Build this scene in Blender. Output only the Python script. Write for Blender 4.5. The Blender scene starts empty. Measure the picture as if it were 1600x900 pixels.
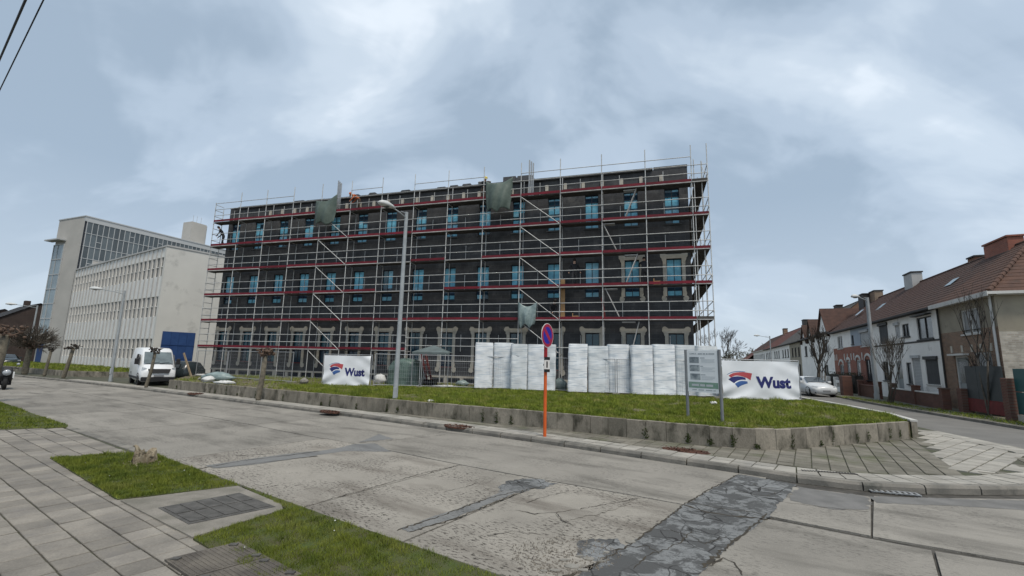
import bpy, bmesh, math, random
import numpy as np
from mathutils import Vector, Matrix
random.seed(7); rng = np.random.default_rng(7)
R_ = math.radians
SC = bpy.context.scene
COL = SC.collection
# ------------------------------------------------------------------ camera
FPX = 712.0; CAMH = 2.1; PITCH = 0.1587; ROLL = 0.0232
def cam_axes():
    f = np.array([0, math.cos(PITCH), math.sin(PITCH)]); r = np.array([1., 0, 0]); u = np.cross(r, f)
    return math.cos(ROLL)*r+math.sin(ROLL)*u, -math.sin(ROLL)*r+math.cos(ROLL)*u, f
CR, CU, CF = cam_axes()
cam_d = bpy.data.cameras.new('camera'); cam = bpy.data.objects.new('camera', cam_d); COL.objects.link(cam)
cam_d.sensor_width = 36; cam_d.sensor_fit = 'HORIZONTAL'; cam_d.lens = FPX/1600*36
cam_d.clip_start = .1; cam_d.clip_end = 3000
mw = Matrix.Identity(4)
for i in range(3):
    mw[i][0] = CR[i]; mw[i][1] = CU[i]; mw[i][2] = -CF[i]
mw[2][3] = CAMH
cam.matrix_world = mw
SC.camera = cam
# ------------------------------------------------------------------ world
SUN_EL, SUN_AZ = 62, 152          # elevation, azimuth clockwise from +Y
w = bpy.data.worlds.new('World'); SC.world = w; w.use_nodes = True
nt = w.node_tree; nt.nodes.clear()
def nd(t, **k):
    n = nt.nodes.new(t)
    for a, b in k.items(): setattr(n, a, b)
    return n
L = nt.links.new
out = nd('ShaderNodeOutputWorld'); bg = nd('ShaderNodeBackground'); L(bg.outputs[0], out.inputs[0])
sky = nd('ShaderNodeTexSky', sky_type='NISHITA', sun_disc=False); sky.sun_elevation = R_(SUN_EL); sky.sun_rotation = R_(SUN_AZ)
tc = nd('ShaderNodeTexCoord'); sep = nd('ShaderNodeSeparateXYZ'); L(tc.outputs['Generated'], sep.inputs[0])
def mth(op, a, b=None, c=None):
    n = nd('ShaderNodeMath', operation=op)
    for i, v in enumerate((a, b, c)):
        if v is None: continue
        if isinstance(v, (int, float)): n.inputs[i].default_value = v
        else: L(v, n.inputs[i])
    return n.outputs[0]
zc = mth('MAXIMUM', sep.outputs[2], 0.0)
den = mth('ADD', zc, 0.55)
comb = nd('ShaderNodeCombineXYZ')
L(mth('DIVIDE', sep.outputs[0], den), comb.inputs[0]); L(mth('DIVIDE', sep.outputs[1], den), comb.inputs[1])
mp = nd('ShaderNodeMapping'); L(comb.outputs[0], mp.inputs[0]); mp.inputs['Rotation'].default_value = (0, 0, R_(-28)); mp.inputs['Scale'].default_value = (1.0, 1.35, 1); mp.inputs['Location'].default_value = (5.42, 2.12, 0)
def noise(scale, detail, dist=0., rough=.5):
    n = nd('ShaderNodeTexNoise'); n.inputs['Scale'].default_value = scale; n.inputs['Detail'].default_value = detail
    n.inputs['Distortion'].default_value = dist; n.inputs['Roughness'].default_value = rough
    L(mp.outputs[0], n.inputs['Vector']); return n.outputs[0]
n1 = noise(2.1, 5, .7, .52); n2 = noise(6.0, 4, .5, .5); n3 = noise(1.1, 2, .4)
s = mth('ADD', mth('MULTIPLY', n1, .62), mth('ADD', mth('MULTIPLY', n2, .20), mth('MULTIPLY', n3, .45)))
rampn = nd('ShaderNodeValToRGB'); L(s, rampn.inputs[0])
cr = rampn.color_ramp; cr.interpolation = 'EASE'
cr.elements[0].position = .54; cr.elements[0].color = (.205, .258, .318, 1)
cr.elements[1].position = .80; cr.elements[1].color = (.470, .515, .560, 1)
e = cr.elements.new(.63); e.color = (.272, .328, .392, 1)
e = cr.elements.new(.72); e.color = (.350, .405, .462, 1)
# towards the horizon the overcast evens out to a pale grey blue
hz = nd('ShaderNodeMix', data_type='RGBA'); hz.inputs[7].default_value = (.325, .368, .420, 1)
L(rampn.outputs[0], hz.inputs[6]); L(mth('MULTIPLY', mth('SUBTRACT', 1.0, mth('MINIMUM', mth('MULTIPLY', zc, 3.2), 1.0)), .75), hz.inputs[0])
nis = nd('ShaderNodeMix', data_type='RGBA', blend_type='MULTIPLY'); nis.inputs[0].default_value = 1; nis.inputs[7].default_value = (.1, .1, .1, 1); L(sky.outputs[0], nis.inputs[6])
mixs = nd('ShaderNodeMix', data_type='RGBA'); mixs.inputs[0].default_value = .90
L(nis.outputs[2], mixs.inputs[6]); L(hz.outputs[2], mixs.inputs[7])
L(mixs.outputs[2], bg.inputs[0]); bg.inputs[1].default_value = 1.0
# ------------------------------------------------------------------ sun behind the overcast
sd = bpy.data.lights.new('sun', 'SUN'); sd.energy = 1.5; sd.angle = R_(14); sd.color = (1, .93, .83)
so = bpy.data.objects.new('sun', sd); COL.objects.link(so)
dv = Vector((math.sin(R_(SUN_AZ))*math.cos(R_(SUN_EL)), math.cos(R_(SUN_AZ))*math.cos(R_(SUN_EL)), math.sin(R_(SUN_EL))))
so.rotation_euler = dv.to_track_quat('Z', 'Y').to_euler(); so.location = (0, 0, 60)
SC.view_settings.view_transform = 'Standard'; SC.view_settings.look = 'None'; SC.view_settings.gamma = 1; SC.view_settings.exposure = 0.92
SC.view_settings.use_curve_mapping = False
# ------------------------------------------------------------------ helpers
def G(x, y, z=0.0):
    """point of the horizontal plane at height z that the photograph shows at (x, y)"""
    d = CF+CR*(x-800)/FPX-CU*(y-450)/FPX
    t = (z-CAMH)/d[2]; return Vector((d[0]*t, d[1]*t, z))
def tag(o, label=None, cat=None, group=None, kind=None):
    if label: o['label'] = label
    if cat: o['category'] = cat
    if group: o['group'] = group
    if kind: o['kind'] = kind
    return o
def root(name, label, cat, loc=(0, 0, 0), rz=0., group=None):
    o = bpy.data.objects.new(name, None); COL.objects.link(o); o.location = loc; o.rotation_euler = (0, 0, rz); o.empty_display_size = .3
    return tag(o, label, cat, group)
def link(name, me, parent=None, loc=None, rot=None):
    o = bpy.data.objects.new(name, me); COL.objects.link(o); o.parent = parent
    if loc is not None: o.location = loc
    if rot is not None: o.rotation_euler = rot
    return o
def copy_tree(o, parent=None):
    c = o.copy(); COL.objects.link(c); c.parent = parent
    for ch in list(o.children): copy_tree(ch, c)
    return c
class MB:
    def __init__(s): s.v = []; s.f = []; s.m = []; s.sm = []
    def add(s, v, f, m=0, smooth=False):
        b = len(s.v); s.v += [tuple(p) for p in v]
        for q in f: s.f.append(tuple(b+i for i in q)); s.m.append(m); s.sm.append(smooth)
        return s
    def box(s, x0, x1, y0, y1, z0, z1, m=0, M=None, top=None):
        """top=(dx,dy): shrink of the upper face"""
        dx, dy = top or (0, 0)
        v = [(x0, y0, z0), (x1, y0, z0), (x1, y1, z0), (x0, y1, z0), (x0+dx, y0+dy, z1), (x1-dx, y0+dy, z1), (x1-dx, y1-dy, z1), (x0+dx, y1-dy, z1)]
        if M is not None: v = [M @ Vector(p) for p in v]
        return s.add(v, [(0, 3, 2, 1), (4, 5, 6, 7), (0, 1, 5, 4), (1, 2, 6, 5), (2, 3, 7, 6), (3, 0, 4, 7)], m)
    def bbox(s, x0, x1, y0, y1, z0, z1, b=.01, m=0):
        """box with chamfered upper edges"""
        v = [(x0, y0, z0), (x1, y0, z0), (x1, y1, z0), (x0, y1, z0), (x0, y0, z1-b), (x1, y0, z1-b), (x1, y1, z1-b), (x0, y1, z1-b),
             (x0+b, y0+b, z1), (x1-b, y0+b, z1), (x1-b, y1-b, z1), (x0+b, y1-b, z1)]
        return s.add(v, [(0, 1, 5, 4), (1, 2, 6, 5), (2, 3, 7, 6), (3, 0, 4, 7), (4, 5, 9, 8), (5, 6, 10, 9), (6, 7, 11, 10), (7, 4, 8, 11), (8, 9, 10, 11)], m)
    def tube(s, a, b, r0, r1=None, n=6, m=0, cap=True, smooth=True):
        a = Vector(a); b = Vector(b); r1 = r0 if r1 is None else r1
        d = (b-a)
        if d.length < 1e-6: return s
        q = d.to_track_quat('Z', 'Y'); v = []
        for p, r in ((a, r0), (b, r1)):
            for i in range(n):
                t = 2*math.pi*i/n; v.append(p+q @ Vector((r*math.cos(t), r*math.sin(t), 0)))
        f = [(i, (i+1) % n, n+(i+1) % n, n+i) for i in range(n)]
        s.add(v, f, m, smooth)
        if cap: s.add(v[:n][::-1], [tuple(range(n))], m); s.add(v[n:], [tuple(range(n))], m)
        return s
    def path(s, pts, r, n=6, m=0):
        """tube along a polyline, r a number or list"""
        pts = [Vector(p) for p in pts]; rr = r if isinstance(r, (list, tuple)) else [r]*len(pts)
        v = []; q0 = None
        for k, p in enumerate(pts):
            d = (pts[min(k+1, len(pts)-1)]-pts[max(k-1, 0)])
            q = d.to_track_quat('Z', 'Y')
            for i in range(n):
                t = 2*math.pi*i/n; v.append(p+q @ Vector((rr[k]*math.cos(t), rr[k]*math.sin(t), 0)))
        f = []
        for k in range(len(pts)-1):
            for i in range(n): f.append((k*n+i, k*n+(i+1) % n, (k+1)*n+(i+1) % n, (k+1)*n+i))
        f.append(tuple(range(n))[::-1]); f.append(tuple((len(pts)-1)*n+i for i in range(n)))
        return s.add(v, f, m, True)
    def prism(s, pts, z0, z1, m=0, side=None):
        """upright prism on a ground polygon (counter clockwise)"""
        n = len(pts); v = [(p[0], p[1], z0) for p in pts]+[(p[0], p[1], z1) for p in pts]
        s.add(v, [tuple(range(n, 2*n))], m); s.add(v, [tuple(range(n))[::-1]], m)
        return s.add(v, [(i, (i+1) % n, n+(i+1) % n, n+i) for i in range(n)], m if side is None else side)
    def plate(s, pts, y0, y1, m=0):
        """prism on a polygon of (x, z) points between y0 (front) and y1"""
        n = len(pts); v = [(p[0], y0, p[1]) for p in pts]+[(p[0], y1, p[1]) for p in pts]
        s.add(v, [tuple(range(n))], m); s.add(v, [tuple(range(n, 2*n))[::-1]], m)
        return s.add(v, [((i+1) % n, i, n+i, n+(i+1) % n) for i in range(n)], m)
    def lathe(s, prof, c=(0, 0, 0), n=12, m=0, M=None, smooth=True):
        v = []; k = len(prof)
        for i in range(n):
            t = 2*math.pi*i/n
            for r, z in prof:
                p = Vector((r*math.cos(t), r*math.sin(t), z)); p = M @ p if M is not None else p
                v.append(p+Vector(c))
        f = [(i*k+j, ((i+1) % n)*k+j, ((i+1) % n)*k+j+1, i*k+j+1) for i in range(n) for j in range(k-1)]
        return s.add(v, f, m, smooth)
    def holed(s, x0, x1, z0, z1, holes, y0, y1, m=0, mr=None):
        """wall face at y0 with rectangular openings whose reveals run to y1"""
        xs = sorted({x0, x1, *[min(max(h[i], x0), x1) for h in holes for i in (0, 1)]}); zs = sorted({z0, z1, *[min(max(h[i], z0), z1) for h in holes for i in (2, 3)]})
        for a, b in zip(xs, xs[1:]):
            for c, d in zip(zs, zs[1:]):
                if b-a < 1e-5 or d-c < 1e-5: continue
                mx, mz = (a+b)/2, (c+d)/2
                if any(h[0] < mx < h[1] and h[2] < mz < h[3] for h in holes): continue
                s.add([(a, y0, c), (b, y0, c), (b, y0, d), (a, y0, d)], [(0, 1, 2, 3)], m)
        mr = m if mr is None else mr
        for h in holes:
            a, b, c, d = max(h[0], x0), min(h[1], x1), max(h[2], z0), min(h[3], z1)
            if b <= a or d <= c: continue
            v = [(a, y0, c), (b, y0, c), (b, y0, d), (a, y0, d), (a, y1, c), (b, y1, c), (b, y1, d), (a, y1, d)]
            s.add(v, [(0, 1, 5, 4), (1, 2, 6, 5), (2, 3, 7, 6), (3, 0, 4, 7)], mr)
        return s
    def mesh(s, name, mats):
        me = bpy.data.meshes.new(name); me.from_pydata(s.v, [], s.f)
        for m in (mats if isinstance(mats, (list, tuple)) else [mats]): me.materials.append(m)
        me.polygons.foreach_set('material_index', s.m); me.polygons.foreach_set('use_smooth', s.sm); me.update(); return me
    def build(s, name, mats, parent=None, loc=None, rot=None):
        return link(name, s.mesh(name, mats), parent, loc, rot)
# ------------------------------------------------------------------ materials
def mat(name, col, rough=.85, col2=None, scale=3., detail=5, lo=.35, hi=.65, rnd=0., bump=0., bscale=40., metal=0., spec=.3, fine=0., fscale=60., coord='pos', stretch=None, dirt=None, dscale=1.2, dlo=.5, dhi=.7, trans=0., alpha=1., emit=None):
    m = bpy.data.materials.new(name); m.use_nodes = True; t = m.node_tree; N = t.nodes; K = t.links.new
    b = N['Principled BSDF']; b.inputs['Roughness'].default_value = rough; b.inputs['Metallic'].default_value = metal
    b.inputs['Specular IOR Level'].default_value = spec; b.inputs['Alpha'].default_value = alpha; b.inputs['Transmission Weight'].default_value = trans
    if coord == 'pos': src = N.new('ShaderNodeNewGeometry').outputs['Position']
    else: src = N.new('ShaderNodeTexCoord').outputs['Object']
    if stretch:
        mpn = N.new('ShaderNodeMapping'); K(src, mpn.inputs[0]); mpn.inputs['Scale'].default_value = stretch; src = mpn.outputs[0]
    def nz(sc, de=4, ro=.55):
        n = N.new('ShaderNodeTexNoise'); n.inputs['Scale'].default_value = sc; n.inputs['Detail'].default_value = de; n.inputs['Roughness'].default_value = ro; K(src, n.inputs['Vector']); return n.outputs[0]
    def ramp(x, lo, hi):
        r = N.new('ShaderNodeMapRange'); r.inputs[1].default_value = lo; r.inputs[2].default_value = hi; K(x, r.inputs[0]); return r.outputs[0]
    def mix(f, a, c, mode='MIX'):
        x = N.new('ShaderNodeMix'); x.data_type = 'RGBA'; x.blend_type = mode
        for i, v in ((0, f), (6, a), (7, c)):
            if isinstance(v, (int, float)): x.inputs[i].default_value = v
            elif isinstance(v, tuple): x.inputs[i].default_value = (*v[:3], 1)
            else: K(v, x.inputs[i])
        return x.outputs[2]
    c = tuple(col)
    if col2: c = mix(ramp(nz(scale, detail), lo, hi), c, tuple(col2))
    if dirt: c = mix(ramp(nz(dscale, 6, .6), dlo, dhi), c, tuple(dirt))
    if fine: 
        v = ramp(nz(fscale, 3), .2, .8); g = N.new('ShaderNodeMapRange'); g.inputs[3].default_value = 1-fine; g.inputs[4].default_value = 1+fine; K(v, g.inputs[0])
        cb = N.new('ShaderNodeCombineXYZ'); [K(g.outputs[0], cb.inputs[i]) for i in range(3)]
        c = mix(1., c, cb.outputs[0], 'MULTIPLY')
    if rnd:
        oi = N.new('ShaderNodeObjectInfo'); g = N.new('ShaderNodeMapRange'); g.inputs[3].default_value = 1-rnd; g.inputs[4].default_value = 1+rnd; K(oi.outputs['Random'], g.inputs[0])
        cb = N.new('ShaderNodeCombineXYZ'); [K(g.outputs[0], cb.inputs[i]) for i in range(3)]
        c = mix(1., c, cb.outputs[0], 'MULTIPLY')
    if isinstance(c, tuple): b.inputs['Base Color'].default_value = (*c, 1)
    else: K(c, b.inputs['Base Color'])
    if bump:
        bn = N.new('ShaderNodeBump'); bn.inputs['Strength'].default_value = bump; bn.inputs['Distance'].default_value = .02; K(nz(bscale, 4), bn.inputs['Height']); K(bn.outputs[0], b.inputs['Normal'])
    if emit: b.inputs['Emission Color'].default_value = (*emit[:3], 1); b.inputs['Emission Strength'].default_value = emit[3]
    return m
def brickmat(name, c1, c2, mortar, sx=.22, sy=.065, rough=.9, axis='xz', rnd_noise=.25, dirt=None, msize=.012, bumpd=.3, dlo=.5):
    m = mat(name, c1, rough, dirt=None); t = m.node_tree; N = t.nodes; K = t.links.new; b = N['Principled BSDF']
    co = N.new('ShaderNodeTexCoord').outputs['Object']; sp = N.new('ShaderNodeSeparateXYZ'); K(co, sp.inputs[0]); cb = N.new('ShaderNodeCombineXYZ')
    a = {'xz': (0, 2), 'yz': (1, 2), 'xy': (0, 1)}[axis]; K(sp.outputs[a[0]], cb.inputs[0]); K(sp.outputs[a[1]], cb.inputs[1])
    bt = N.new('ShaderNodeTexBrick'); K(cb.outputs[0], bt.inputs[0]); bt.inputs['Scale'].default_value = 1; bt.inputs['Brick Width'].default_value = sx; bt.inputs['Row Height'].default_value = sy; bt.inputs['Mortar Size'].default_value = msize
    bt.inputs['Color1'].default_value = (*c1, 1); bt.inputs['Color2'].default_value = (*c2, 1); bt.inputs['Mortar'].default_value = (*mortar, 1); bt.inputs['Mortar Smooth'].default_value = .3
    nz = N.new('ShaderNodeTexNoise'); nz.inputs['Scale'].default_value = 1.3; nz.inputs['Detail'].default_value = 7; nz.inputs['Roughness'].default_value = .65; K(co, nz.inputs['Vector'])
    mr = N.new('ShaderNodeMapRange'); mr.inputs[1].default_value = .25; mr.inputs[2].default_value = .75; mr.inputs[3].default_value = 1-rnd_noise; mr.inputs[4].default_value = 1+rnd_noise; K(nz.outputs[0], mr.inputs[0])
    mx = N.new('ShaderNodeMix'); mx.data_type = 'RGBA'; mx.blend_type = 'MULTIPLY'; mx.inputs[0].default_value = 1; K(bt.outputs[0], mx.inputs[6])
    c3 = N.new('ShaderNodeCombineXYZ'); [K(mr.outputs[0], c3.inputs[i]) for i in range(3)]; K(c3.outputs[0], mx.inputs[7]); last = mx.outputs[2]
    if dirt:
        r2 = N.new('ShaderNodeMapRange'); r2.inputs[1].default_value = dlo; r2.inputs[2].default_value = dlo+.15; K(nz.outputs[0], r2.inputs[0])
        m2 = N.new('ShaderNodeMix'); m2.data_type = 'RGBA'; K(r2.outputs[0], m2.inputs[0]); K(last, m2.inputs[6]); m2.inputs[7].default_value = (*dirt, 1); last = m2.outputs[2]
    K(last, b.inputs['Base Color'])
    bn = N.new('ShaderNodeBump'); bn.inputs['Strength'].default_value = bumpd; bn.inputs['Distance'].default_value = .01; bn.invert = True; K(bt.outputs['Fac'], bn.inputs['Height']); K(bn.outputs[0], b.inputs['Normal'])
    return m
# ================================================================== GROUND, ROAD, PAVEMENTS
m_ground = mat('waste_ground', (.09, .085, .06), .95, (.06, .075, .03), .4)
m_base = mat('joint_filler', (.085, .078, .068), .95, (.045, .042, .037), 4)
m_conc = mat('road_concrete', (.335, .315, .280), .9, (.255, .240, .215), 1.1, 8, .38, .66, rnd=.05, bump=.35, bscale=45, fine=.20, fscale=30, dirt=(.165, .150, .135), dscale=2.6, dlo=.56, dhi=.72)
m_pit = mat('road_concrete_pitted', (.345, .315, .28), .95, (.22, .20, .175), 7, 8, .46, .64, rnd=.04, bump=.9, bscale=26, fine=.25, fscale=22, dirt=(.13, .105, .09), dscale=11, dlo=.57, dhi=.64)
m_asph = mat('asphalt_patch', (.105, .108, .112), .85, (.055, .055, .056), 3.2, 8, .42, .58, bump=.5, bscale=60, fine=.22, fscale=40, dirt=(.19, .19, .185), dscale=1.7, dlo=.56, dhi=.66)
m_asph2 = mat('asphalt_smooth', (.165, .168, .17), .85, (.12, .12, .12), 2.2, 6, fine=.12, fscale=50, bump=.2)
m_side = mat('side_street_surface', (.215, .212, .205), .9, (.165, .16, .155), .8, 7, fine=.15, fscale=40, bump=.3)
m_damp = mat('damp_concrete', (.17, .162, .15), .6, (.115, .11, .10), 2.5, 6, fine=.15, fscale=40)
m_crack = mat('crack_filler', (.035, .032, .028), .95, (.06, .05, .035), 6)
m_tile = mat('pavement_tile', (0.238, 0.216, 0.183), .9, (0.165, 0.151, 0.131), 2.2, 8, .35, .65, rnd=.17, fine=.18, fscale=50, bump=.25, dirt=(0.171, 0.159, 0.146), dscale=1.6, dlo=.55, dhi=.75)
m_tlight = mat('light_border_tile', (.345, .325, .285), .9, (.25, .235, .205), 2.5, 7, rnd=.10, fine=.13, fscale=40, bump=.2, dirt=(.23, .22, .20), dscale=1.3, dlo=.55, dhi=.75)
m_tdark = mat('mossy_tile', (.185, .170, .140), .92, (.115, .108, .085), 1.8, 8, rnd=.14, fine=.15, fscale=40, bump=.3, dirt=(.10, .105, .06), dscale=.9, dlo=.54, dhi=.72)
m_bed = mat('tile_bedding', (.085, .08, .065), .95, (.06, .065, .035), 3)
m_kerb = mat('kerb_concrete', (.225, .208, .18), .9, (.13, .124, .11), 1.7, 8, rnd=.1, fine=.15, bump=.4, dirt=(.085, .085, .075), dscale=2.3, dlo=.55, dhi=.7)
m_soil = mat('verge_soil', (.075, .070, .035), .95, (.055, .075, .02), 4)
m_grassb = mat('grass_blades', (.150, .175, .020), .8, (.080, .110, .012), 3.5, 5, .38, .62, dirt=(.205, .21, .055), dscale=1.1, dlo=.55, dhi=.72)
m_grassb2 = mat('rough_lawn_blades', (.185, .225, .022), .8, (.085, .122, .012), 1.9, 7, .36, .62, dirt=(.27, .25, .07), dscale=1.5, dlo=.52, dhi=.68)
m_leaf = mat('leaf_litter', (.11, .05, .033), .95, (.06, .034, .025), 12)
m_iron = mat('cast_iron', (.105, .100, .092), .85, (.065, .062, .057), 7, metal=.0, bump=.3, bscale=80, fine=.2)
m_hatchc = mat('hatch_concrete', (.23, .21, .18), .9, (.15, .14, .115), 3, 7, fine=.2, bump=.3)

def roadmat(name, a, b, c, pit=.5, stain=.5, seed=0.):
    m = bpy.data.materials.new(name); m.use_nodes = True; t = m.node_tree; N = t.nodes; K = t.links.new; B = N['Principled BSDF']; B.inputs['Roughness'].default_value = .92; B.inputs['Specular IOR Level'].default_value = .25
    geo = N.new('ShaderNodeNewGeometry'); mp_ = N.new('ShaderNodeMapping'); K(geo.outputs['Position'], mp_.inputs[0]); mp_.inputs['Rotation'].default_value = (0, 0, -UA0); mp_.inputs['Location'].default_value = (seed, seed, 0)
    def nz(sc, de=4, ro=.55, st=None):
        n = N.new('ShaderNodeTexNoise'); n.inputs['Scale'].default_value = sc; n.inputs['Detail'].default_value = de; n.inputs['Roughness'].default_value = ro; src = mp_.outputs[0]
        if st: q = N.new('ShaderNodeMapping'); q.inputs['Scale'].default_value = st; K(src, q.inputs[0]); src = q.outputs[0]
        K(src, n.inputs['Vector']); return n.outputs[0]
    def rg(x, lo, hi, a_=0., b_=1.):
        r = N.new('ShaderNodeMapRange'); r.inputs[1].default_value = lo; r.inputs[2].default_value = hi; r.inputs[3].default_value = a_; r.inputs[4].default_value = b_; K(x, r.inputs[0]); return r.outputs[0]
    def mul(x, y):
        q = N.new('ShaderNodeMath'); q.operation = 'MULTIPLY'; K(x, q.inputs[0])
        if isinstance(y, float): q.inputs[1].default_value = y
        else: K(y, q.inputs[1])
        return q.outputs[0]
    def mix(f, x, y):
        q = N.new('ShaderNodeMix'); q.data_type = 'RGBA'; K(f, q.inputs[0])
        for i, v in ((6, x), (7, y)):
            if isinstance(v, tuple): q.inputs[i].default_value = (*v, 1)
            else: K(v, q.inputs[i])
        return q.outputs[2]
    col = mix(rg(nz(.55, 6, .6), .36, .64), a, b)
    col = mix(mul(rg(nz(1.3, 7, .62, (.35, 1.3, 1)), .50, .72), stain), col, c)
    col = mix(mul(rg(nz(.9, 4), .40, .56), mul(rg(nz(24, 4, .65, (.5, 1.2, 1)), .53, .60), pit)), col, tuple(v*.42 for v in c))
    col = mix(rg(nz(75, 2), .60, .72, 0, .55), col, tuple(min(v*1.45, .6) for v in a))
    col = mix(rg(nz(60, 2), .60, .70, 0, .5), col, tuple(v*.55 for v in b))
    oi = N.new('ShaderNodeObjectInfo'); vv = rg(oi.outputs['Random'], 0, 1, .92, 1.07); cb = N.new('ShaderNodeCombineXYZ'); [K(vv, cb.inputs[i]) for i in range(3)]
    q = N.new('ShaderNodeMix'); q.data_type = 'RGBA'; q.blend_type = 'MULTIPLY'; q.inputs[0].default_value = 1; K(col, q.inputs[6]); K(cb.outputs[0], q.inputs[7]); K(q.outputs[2], B.inputs['Base Color'])
    bn = N.new('ShaderNodeBump'); bn.inputs['Strength'].default_value = .5; bn.inputs['Distance'].default_value = .012; K(nz(38, 4, .6), bn.inputs['Height']); K(bn.outputs[0], B.inputs['Normal']); return m
UA0 = math.atan2(-.558, .83)
m_conc = roadmat('road_concrete', (.268, .250, .218), (.198, .185, .162), (.112, .104, .090), .5, 1.)
m_pit = roadmat('road_concrete_pitted', (.292, .270, .233), (.216, .200, .173), (.126, .110, .092), 1., .95, 3.)
m_asph = roadmat('asphalt_patch', (.085, .086, .087), (.060, .060, .060), (.040, .039, .038), .8, .8, 7.)
m_asph2 = roadmat('asphalt_smooth', (.192, .192, .186), (.155, .156, .152), (.085, .085, .083), .6, .8, 11.)
def trenchmat():
    m = roadmat('cracked_asphalt', (.205, .211, .210), (.165, .169, .168), (.085, .086, .085), .8, .7, 17.); t = m.node_tree; N = t.nodes; K = t.links.new; B = N['Principled BSDF']; old = B.inputs['Base Color'].links[0].from_socket
    geo = N.new('ShaderNodeNewGeometry'); n1_ = N.new('ShaderNodeTexNoise'); n1_.inputs['Scale'].default_value = 2.4; n1_.inputs['Detail'].default_value = 10; n1_.inputs['Roughness'].default_value = .72; n1_.inputs['Distortion'].default_value = .6; K(geo.outputs['Position'], n1_.inputs['Vector'])
    r1 = N.new('ShaderNodeMapRange'); r1.inputs[1].default_value = .475; r1.inputs[2].default_value = .525; K(n1_.outputs[0], r1.inputs[0])
    x1 = N.new('ShaderNodeMix'); x1.data_type = 'RGBA'; K(r1.outputs[0], x1.inputs[0]); K(old, x1.inputs[6]); x1.inputs[7].default_value = (.075, .076, .075, 1)
    ds = N.new('ShaderNodeTexNoise'); ds.inputs['Scale'].default_value = 3.; ds.inputs['Detail'].default_value = 5; K(geo.outputs['Position'], ds.inputs['Vector']); ad = N.new('ShaderNodeMixRGB'); ad.inputs[0].default_value = .12; K(geo.outputs['Position'], ad.inputs[1]); K(ds.outputs['Color'], ad.inputs[2])
    vo = N.new('ShaderNodeTexVoronoi'); vo.feature = 'DISTANCE_TO_EDGE'; vo.inputs['Scale'].default_value = 3.4; K(ad.outputs[0], vo.inputs['Vector']); r2 = N.new('ShaderNodeMapRange'); r2.inputs[1].default_value = .012; r2.inputs[2].default_value = .03; r2.inputs[3].default_value = 1; r2.inputs[4].default_value = 0; K(vo.outputs[0], r2.inputs[0])
    mk = N.new('ShaderNodeTexNoise'); mk.inputs['Scale'].default_value = .9; K(geo.outputs['Position'], mk.inputs['Vector']); r3 = N.new('ShaderNodeMapRange'); r3.inputs[1].default_value = .42; r3.inputs[2].default_value = .58; K(mk.outputs[0], r3.inputs[0]); mu = N.new('ShaderNodeMath'); mu.operation = 'MULTIPLY'; K(r2.outputs[0], mu.inputs[0]); K(r3.outputs[0], mu.inputs[1])
    x2 = N.new('ShaderNodeMix'); x2.data_type = 'RGBA'; K(mu.outputs[0], x2.inputs[0]); K(x1.outputs[2], x2.inputs[6]); x2.inputs[7].default_value = (.022, .021, .02, 1); K(x2.outputs[2], B.inputs['Base Color']); return m
m_trench = trenchmat()
m_side = roadmat('side_street_surface', (.175, .168, .155), (.14, .135, .125), (.10, .096, .09), .1, .5, 5.)
g = MB().add([(-900, -300, -.06), (900, -300, -.06), (900, 1500, -.06), (-900, 1500, -.06)], [(0, 1, 2, 3)]).build('ground', m_ground); tag(g, kind='structure')
road = MB().add([(-160, -30, -.025), (70, -30, -.025), (70, 120, -.025), (-160, 120, -.025)], [(0, 1, 2, 3)]).build('road', m_base); tag(road, kind='structure')
UA = math.atan2(-.558, .83); UD = Vector((math.cos(UA), math.sin(UA))); VD = Vector((-UD.y, UD.x))
def uv(p): return (p[0]*UD.x+p[1]*UD.y, p[0]*VD.x+p[1]*VD.y)
def xy(u, v): return Vector((u*UD.x+v*VD.x, u*UD.y+v*VD.y))
FAR = [(-86, 66.5), (-39.5, 37.0), (-30.9, 32.3), (-22.4, 27.4), (-12.1, 20.9), (-5.3, 16.6), (.92, 12.3), (3.55, 10.3), (4.56, 9.55)]
CORN = [(5.33, 8.94), (6.28, 8.47), (7.3, 8.34), (9.04, 8.41), (10.9, 8.95), (12.5, 10.1), (13.5, 11.7), (13.95, 13.4), (14.5, 16.0), (15.1, 18.6), (15.8, 21.4), (16.7, 24.6), (19.2, 35), (24.2, 54), (36, 95)]
NEAR = [(-92, 70), (-19.4, 18.0), (-12.8, 13.45), (-9.3, 11.1), (-5.7, 8.65), (-3.8, 7.3), (-1.8, 5.9), (-.24, 4.85), (3.2, 2.55), (9, -1.3)]
CEN = [tuple(G(x, y)[:2]) for x, y in [(300, 647), (395, 664), (475, 680), (552, 692.5), (612.5, 705), (700, 722.5), (792, 740), (875, 754), (1000, 776), (1050, 785)]]
def interp(pl):
    q = sorted(uv(p) for p in pl); return lambda u: float(np.interp(u, [a for a, b in q], [b for a, b in q]))
vF, vN = interp(FAR+CORN[:1]), interp(NEAR)
cu = sorted(uv(p) for p in CEN); cend = cu[-1]
def vC(u):
    if u < cu[0][0]: return .5*(vF(u)+vN(u))+(cu[0][1]-.5*(vF(cu[0][0])+vN(cu[0][0])))
    return float(np.interp(u, [a for a, b in cu], [b for a, b in cu]))
def cross_u(px, py): return uv(G(px, py))[0]
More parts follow.
